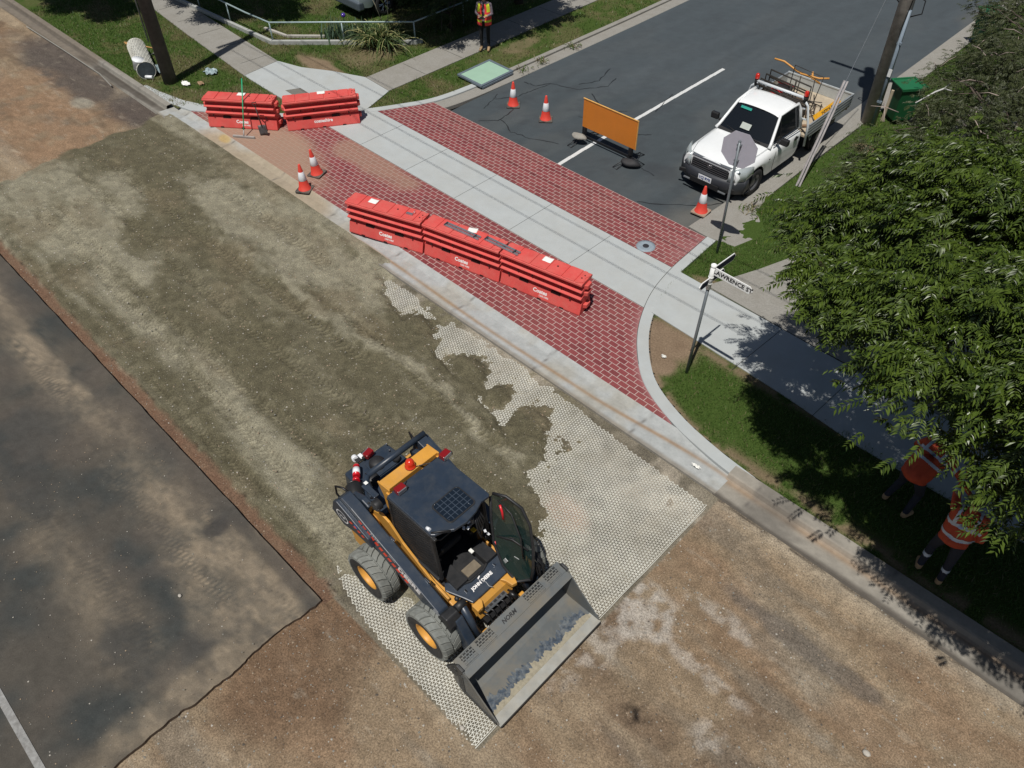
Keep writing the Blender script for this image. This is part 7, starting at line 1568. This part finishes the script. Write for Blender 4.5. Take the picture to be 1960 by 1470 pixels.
def face(t, head, f, up=(0, 0, 1), r_=.095):
    """eyes, nose and ears as small features, head at centre 'head', facing f"""
    h = Vector(head); f = Vector(f).normalized(); up = Vector(up); s = f.cross(up).normalized(); up = s.cross(f)
    mb = MB()
    for k in (-1, 1): mb.sph(h+f*(r_*.90)+s*k*.032+up*.005, .011, 8, 6)
    mb.build('eye', M('eye_dark', (.02, .015, .01), rough=.2), t)
# --- C: the person with the drone controller, facing the camera at the top of the photo
def standing_limbs(dx=.10, fx=.04):
    return [((0, dx, .92), (.02, dx+.01, .50), .088, .062), ((.02, dx+.01, .50), (0, dx+.02, .10), .060, .045), ((0, dx+.02, .07), (.16, dx+.03, .045), .050, .042),
            ((0, -dx, .92), (.02, -dx-.01, .50), .088, .062), ((.02, -dx-.01, .50), (0, -dx-.02, .10), .060, .045), ((0, -dx-.02, .07), (.16, -dx-.03, .045), .050, .042)]
J = dict(limbs=standing_limbs()+[((0, 0, .95), (0, 0, 1.15), .135, .125), ((0, .09, 1.05), (0, .10, 1.36), .11, .10), ((0, -.09, 1.05), (0, -.10, 1.36), .11, .10), ((0, .12, 1.40), (0, -.12, 1.40), .075, .075), ((0, 0, 1.42), (.02, 0, 1.55), .055, .050),
         ((0, .19, 1.40), (.03, .25, 1.13), .058, .044), ((.03, .25, 1.13), (.23, .10, 1.11), .042, .030), ((0, -.19, 1.40), (.03, -.25, 1.13), .058, .044), ((.03, -.25, 1.13), (.23, -.10, 1.11), .042, .030), ((.10, 0, 1.60), (.118, 0, 1.585), .016, .014)],
         blobs=[((.02, 0, 1.64), .10, (.95, .78, 1.18)), ((.01, 0, .95), .16, (.85, 1.1, .8))], hands=[((.23, .10, 1.11), (.9, -.45, .05), (0, 0, 1)), ((.23, -.10, 1.11), (.9, .45, .05), (0, 0, 1))])
def pickC(c, n):
    if c.z < .13: return 2
    if c.z < .93: return 1
    if c.z > 1.50: return 0
    if c.x > .20 and c.z > 1.02: return 0
    return 3
ang = math.atan2(-17.2, 18.0)
pc_, po = person((-17.98, 17.08, .055), math.atan2(-.92, .62), 'person in a red and yellow safety vest holding a controller on the side path', J, [mskin, mbk, mboot, mcheck], pickC)
mb = MB().sh(True); vs = []; K_ = 20; zs = [.80, .84, .90, .96, 1.02, 1.08, 1.14, 1.20, 1.28, 1.36, 1.44]
for z in zs:
    w_ = .225 if z < 1.3 else .225-.35*(z-1.3); d_ = .175 if z < 1.2 else .15
    for k in range(K_+1): a_ = R(12)+R(336)*k/K_; vs.append((d_*math.cos(a_)*(1.0), w_*math.sin(a_), z))
mb.add(vs, [(i*(K_+1)+k, i*(K_+1)+k+1, (i+1)*(K_+1)+k+1, (i+1)*(K_+1)+k) for i in range(len(zs)-1) for k in range(K_) if not (zs[i] > 1.19 and 4 <= k <= 6) and not (zs[i] > 1.19 and 13 <= k <= 15)])
vst = mb.build('vest', [mvr, mvy], pc_)
for p in vst.data.polygons:
    z = p.center.z; y = abs(p.center.y)
    if .90 < z < .96 or 1.02 < z < 1.08 and False: p.material_index = 1
    if 1.08 < z < 1.12: p.material_index = 1
    if z > 1.2 and .10 < y < .2: p.material_index = 1
md = vst.modifiers.new('thickness', 'SOLIDIFY'); md.thickness = .008
mb = MB(); mb.box((.34, 0, 1.10), (.09, .18, .035)); mb.box((.33, 0, 1.13), (.07, .12, .012), rot=(0, -.5, 0)); 
for s in (-1, 1): mb.cyl((.36, s*.05, 1.11), (.37, s*.05, 1.15), .006, n=6)
o = mb.build('controller', mblk, loc=(0, 0, 0)); o.matrix_world = pc_.matrix_basis.copy() if False else Matrix.Translation(pc_.location)@Matrix.Rotation(pc_.rotation_euler.z, 4, 'Z'); tag(o, 'dark handheld controller held in both hands by the vested person', 'controller')
mb = MB(); mb.sph((.0, 0, 1.67), .108, 16, 10, (1, .85, 1.1)); hr = mb.build('hair', mhair, pc_)
face(pc_, (.03, 0, 1.63), (1, 0, 0))
# --- B: worker nearest the kerb under the tree, seen from behind and above, arm raised
fB = Vector((-.15, 1.0, 0)).normalized()  # faces away from the street
J = dict(limbs=[((0, .11, .90), (.10, .15, .50), .098, .068), ((.10, .15, .50), (-.06, .17, .10), .066, .050), ((-.06, .17, .07), (.10, .19, .05), .054, .046),
                ((0, -.11, .90), (-.05, -.14, .50), .098, .068), ((-.05, -.14, .50), (-.16, -.15, .10), .066, .050), ((-.16, -.15, .07), (.0, -.17, .05), .054, .046),
                ((0, 0, .95), (.05, 0, 1.15), .15, .14), ((.02, .09, 1.0), (.10, .12, 1.38), .125, .11), ((.02, -.09, 1.0), (.10, -.12, 1.38), .125, .11), ((.10, .14, 1.42), (.10, -.14, 1.42), .085, .085), ((.11, 0, 1.43), (.15, 0, 1.56), .060, .055),
                ((.10, .20, 1.42), (.30, .26, 1.50), .068, .055), ((.30, .26, 1.50), (.58, .24, 1.62), .052, .036), ((.10, -.20, 1.42), (-.02, -.28, 1.16), .068, .055), ((-.02, -.28, 1.16), (.12, -.20, .95), .050, .036)],
         blobs=[((.16, 0, 1.66), .105, (.95, .80, 1.12)), ((0, 0, .95), .18, (.9, 1.1, .8))], hands=[((.58, .24, 1.62), (1, -.1, .3), (0, 0, 1)), ((.12, -.20, .95), (.9, .2, -.4), (0, 0, 1))])
def pickHi(c, n):
    if c.z < .14: return 2
    if c.z < .88: return 1
    if c.z > 1.53 and c.x < .30: return 0
    return 3
def bands(t, body, specs):
    """reflective tape: faces of the body mesh within slabs, lifted 3 mm off the cloth"""
    me = body.data; bmm = bmesh.new(); bmm.from_mesh(me)
    keep = [f for f in bmm.faces if any(fn(f.calc_center_median()) for fn in specs)]
    bmesh.ops.delete(bmm, geom=[f for f in bmm.faces if f not in set(keep)], context='FACES')
    for v in bmm.verts: v.co += v.normal*.004
    m2 = D.meshes.new('reflective_tape'); bmm.to_mesh(m2); bmm.free(); m2.materials.clear(); m2.materials.append(mrefl)
    for p in m2.polygons: p.material_index = 0
    o = D.objects.new('reflective_tape', m2); COL.objects.link(o); o.parent = t; return o
rB = math.atan2(1.0, -.15)
pB, oB = person((.30, 8.78, .05), rB, 'person in orange hi-vis and a black cap at the kerb, arm raised under the tree', J, [mskin, mnavy, mboot, mhiv], pickHi)
bands(pB, oB, [lambda c: abs(c.z-(1.05)) < .025 and abs(c.y) < .24, lambda c: abs(c.z-1.25) < .025 and abs(c.y) < .24, lambda c: .30 < c.x < .345 and c.z > 1.3, lambda c: .46 < c.x < .50 and c.z > 1.3, lambda c: abs(abs(c.y)-.13) < .022 and c.z > 1.25 and c.z < 1.53 and c.x < .24, lambda c: abs(c.z-.34) < .028, lambda c: c.y < -.2 and abs(c.z-1.02) < .02])
mb = MB(); mb.lathe([(0, .115), (.05, .110), (.09, .08), (.108, .03), (.112, -.01)], 20, TX(.155, 0, 1.675)); mb.prism([(.09, -.08), (.15, -.075), (.195, -.03), (.195, .03), (.15, .075), (.09, .08)], -.008, .004, TX(.155, 0, 1.67)); cp = mb.build('cap', mbk, pB)
mb = MB(); mb.box((.155, 0, 1.792), (.035, .05, .003)); mb.build('cap_emblem', M('emblem_grey', (.35, .36, .40), rough=.6), cp)
face(pB, (.17, 0, 1.65), (1, 0, 0))
# --- A: worker leaning beside the path, one arm reaching towards the other
J = dict(limbs=[((0, .12, .88), (.16, .16, .48), .098, .070), ((.16, .16, .48), (-.02, .20, .10), .066, .050), ((-.02, .20, .07), (.14, .23, .05), .054, .046),
                ((0, -.12, .88), (.14, -.17, .48), .098, .070), ((.14, -.17, .48), (-.05, -.20, .10), .066, .050), ((-.05, -.20, .07), (.11, -.22, .05), .054, .046),
                ((0, 0, .93), (.16, 0, 1.08), .15, .145), ((.05, .10, .95), (.36, .13, 1.22), .13, .115), ((.05, -.10, .95), (.36, -.13, 1.22), .13, .115), ((.38, .15, 1.25), (.38, -.15, 1.25), .088, .088), ((.40, 0, 1.26), (.52, 0, 1.34), .060, .055),
                ((.38, .21, 1.25), (.42, .34, 1.02), .068, .056), ((.42, .34, 1.02), (.60, .30, .84), .052, .036), ((.38, -.21, 1.25), (.30, -.46, 1.16), .068, .056), ((.30, -.46, 1.16), (.22, -.72, 1.10), .052, .036)],
         blobs=[((.60, 0, 1.40), .105, (.95, .80, 1.12)), ((0, 0, .92), .18, (.9, 1.1, .8))], hands=[((.60, .30, .84), (.8, -.3, -.5), (0, 0, 1)), ((.22, -.72, 1.10), (-.2, -1, 0), (0, 0, 1))])
def pickA(c, n):
    if c.z < .14: return 2
    if c.z < .86 and c.x < .38: return 1
    if c.x > .50 and c.z > 1.22: return 0
    if c.y < -.76 or (c.z < .87 and c.x > .5): return 0
    return 3
rA = math.atan2(.95, .25)
pA, oA = person((-.62, 9.52, .05), rA, 'person in orange hi-vis leaning forward under the tree beside the path', J, [mskin, mnavy, mboot, mhiv], pickA)
ax_ = Vector((.75, 0, .66)).normalized()
bands(pA, oA, [lambda c: abs(c.dot(ax_)-.86) < .024 and abs(c.y) < .27, lambda c: abs(c.dot(ax_)-1.00) < .024 and abs(c.y) < .24, lambda c: abs(abs(c.y)-.14) < .022 and c.z > 1.12 and .2 < c.x < .46, lambda c: -.40 < c.y < -.355, lambda c: -.60 < c.y < -.56, lambda c: c.y > .24 and abs(c.z-1.12) < .02, lambda c: c.y > .24 and abs(c.z-.98) < .02])
mb = MB(); mb.sph((.585, 0, 1.425), .112, 16, 10, (1, .85, 1.1)); mb.build('hair', mhair, pA); face(pA, (.61, 0, 1.39), (1, 0, -.4))

# ============================================================ the small drone that took the picture, just above the camera; its shadow falls on the dirt
t = thing('drone', (0, 0, CAMH+.14), R(YAW+90), 'small grey quadcopter hovering over the street', 'drone')
t.location = tuple(Vector((0, 0, CAMH))+SUNV*.16)
mdr = M('drone_grey', (.2, .2, .21), rough=.4)
mb = MB(); mb.box((0, 0, 0), (.20, .085, .055)); mb.build('body', mdr, t, bev=.015)
for sx in (-1, 1):
    for sy in (-1, 1):
        mb = MB(); mb.tube([(sx*.07, sy*.03, .0), (sx*.11, sy*.14, .01)], .010, 6); mb.cyl((sx*.11, sy*.14, .0), (sx*.11, sy*.14, .03), .014, n=10); a_ = mb.build('arm', mdr, t)
        mb = MB(); mb.box((sx*.11, sy*.14, .034), (.20, .016, .002), rot=(0, 0, .6*sx+sy)); mb.build('propeller', mblk, a_)
# ============================================================ far-apart pieces of one part become parts of their own
def split_pieces():
    for o in list(D.objects):
        if o.type != 'MESH' or o.parent is None or 'kind' in o or o.data.users > 1: continue
        if o.name.split('.')[0] in ('crown', 'trunk', 'body', 'netting', 'node', 'edge_rib', 'bare_twig', 'lettering', 'side_screen'): continue
        me = o.data; nv = len(me.vertices)
        if nv > 6000 or nv < 8: continue
        par = list(range(nv))
        def find(a):
            while par[a] != a: par[a] = par[par[a]]; a = par[a]
            return a
        for e in me.edges:
            a, b = find(e.vertices[0]), find(e.vertices[1])
            if a != b: par[a] = b
        roots = {}; isl = [roots.setdefault(find(i), len(roots)) for i in range(nv)]; k = len(roots)
        if k < 2 or k > 150: continue
        P = np.array([v.co for v in me.vertices]); isl = np.array(isl)
        lo = np.full((k, 3), 1e9); hi = np.full((k, 3), -1e9); np.minimum.at(lo, isl, P); np.maximum.at(hi, isl, P); size = (hi-lo).max(1)
        gap = np.maximum(0, np.maximum(lo[:, None]-hi[None], lo[None]-hi[:, None])); near = np.sqrt((gap**2).sum(2)) <= np.maximum(.018, .49*np.maximum(size[:, None], size[None]))
        grp = list(range(k))
        def gf_(a):
            while grp[a] != a: a = grp[a]
            return a
        for a, b in zip(*np.nonzero(np.triu(near, 1))):
            ra_, rb_ = gf_(a), gf_(b)
            if ra_ != rb_: grp[ra_] = rb_
        gid = [gf_(i) for i in range(k)]; gs = sorted(set(gid))
        if len(gs) < 2 or len(gs) > 24: continue
        pg = [gid[isl[p.vertices[0]]] for p in me.polygons]
        depth3 = o.parent.parent is not None
        for n_, g in enumerate(gs):
            bmm = bmesh.new(); bmm.from_mesh(me); bmm.faces.ensure_lookup_table()
            bmesh.ops.delete(bmm, geom=[f for f in bmm.faces if pg[f.index] != g], context='FACES')
            m2 = D.meshes.new(me.name.split('.')[0])
            for m in me.materials: m2.materials.append(m)
            bmm.to_mesh(m2); bmm.free()
            if n_ == 0: first = m2; continue
            c = o.copy(); c.data = m2; c.name = o.name.split('.')[0]; COL.objects.link(c)
        o.data = first
split_pieces()
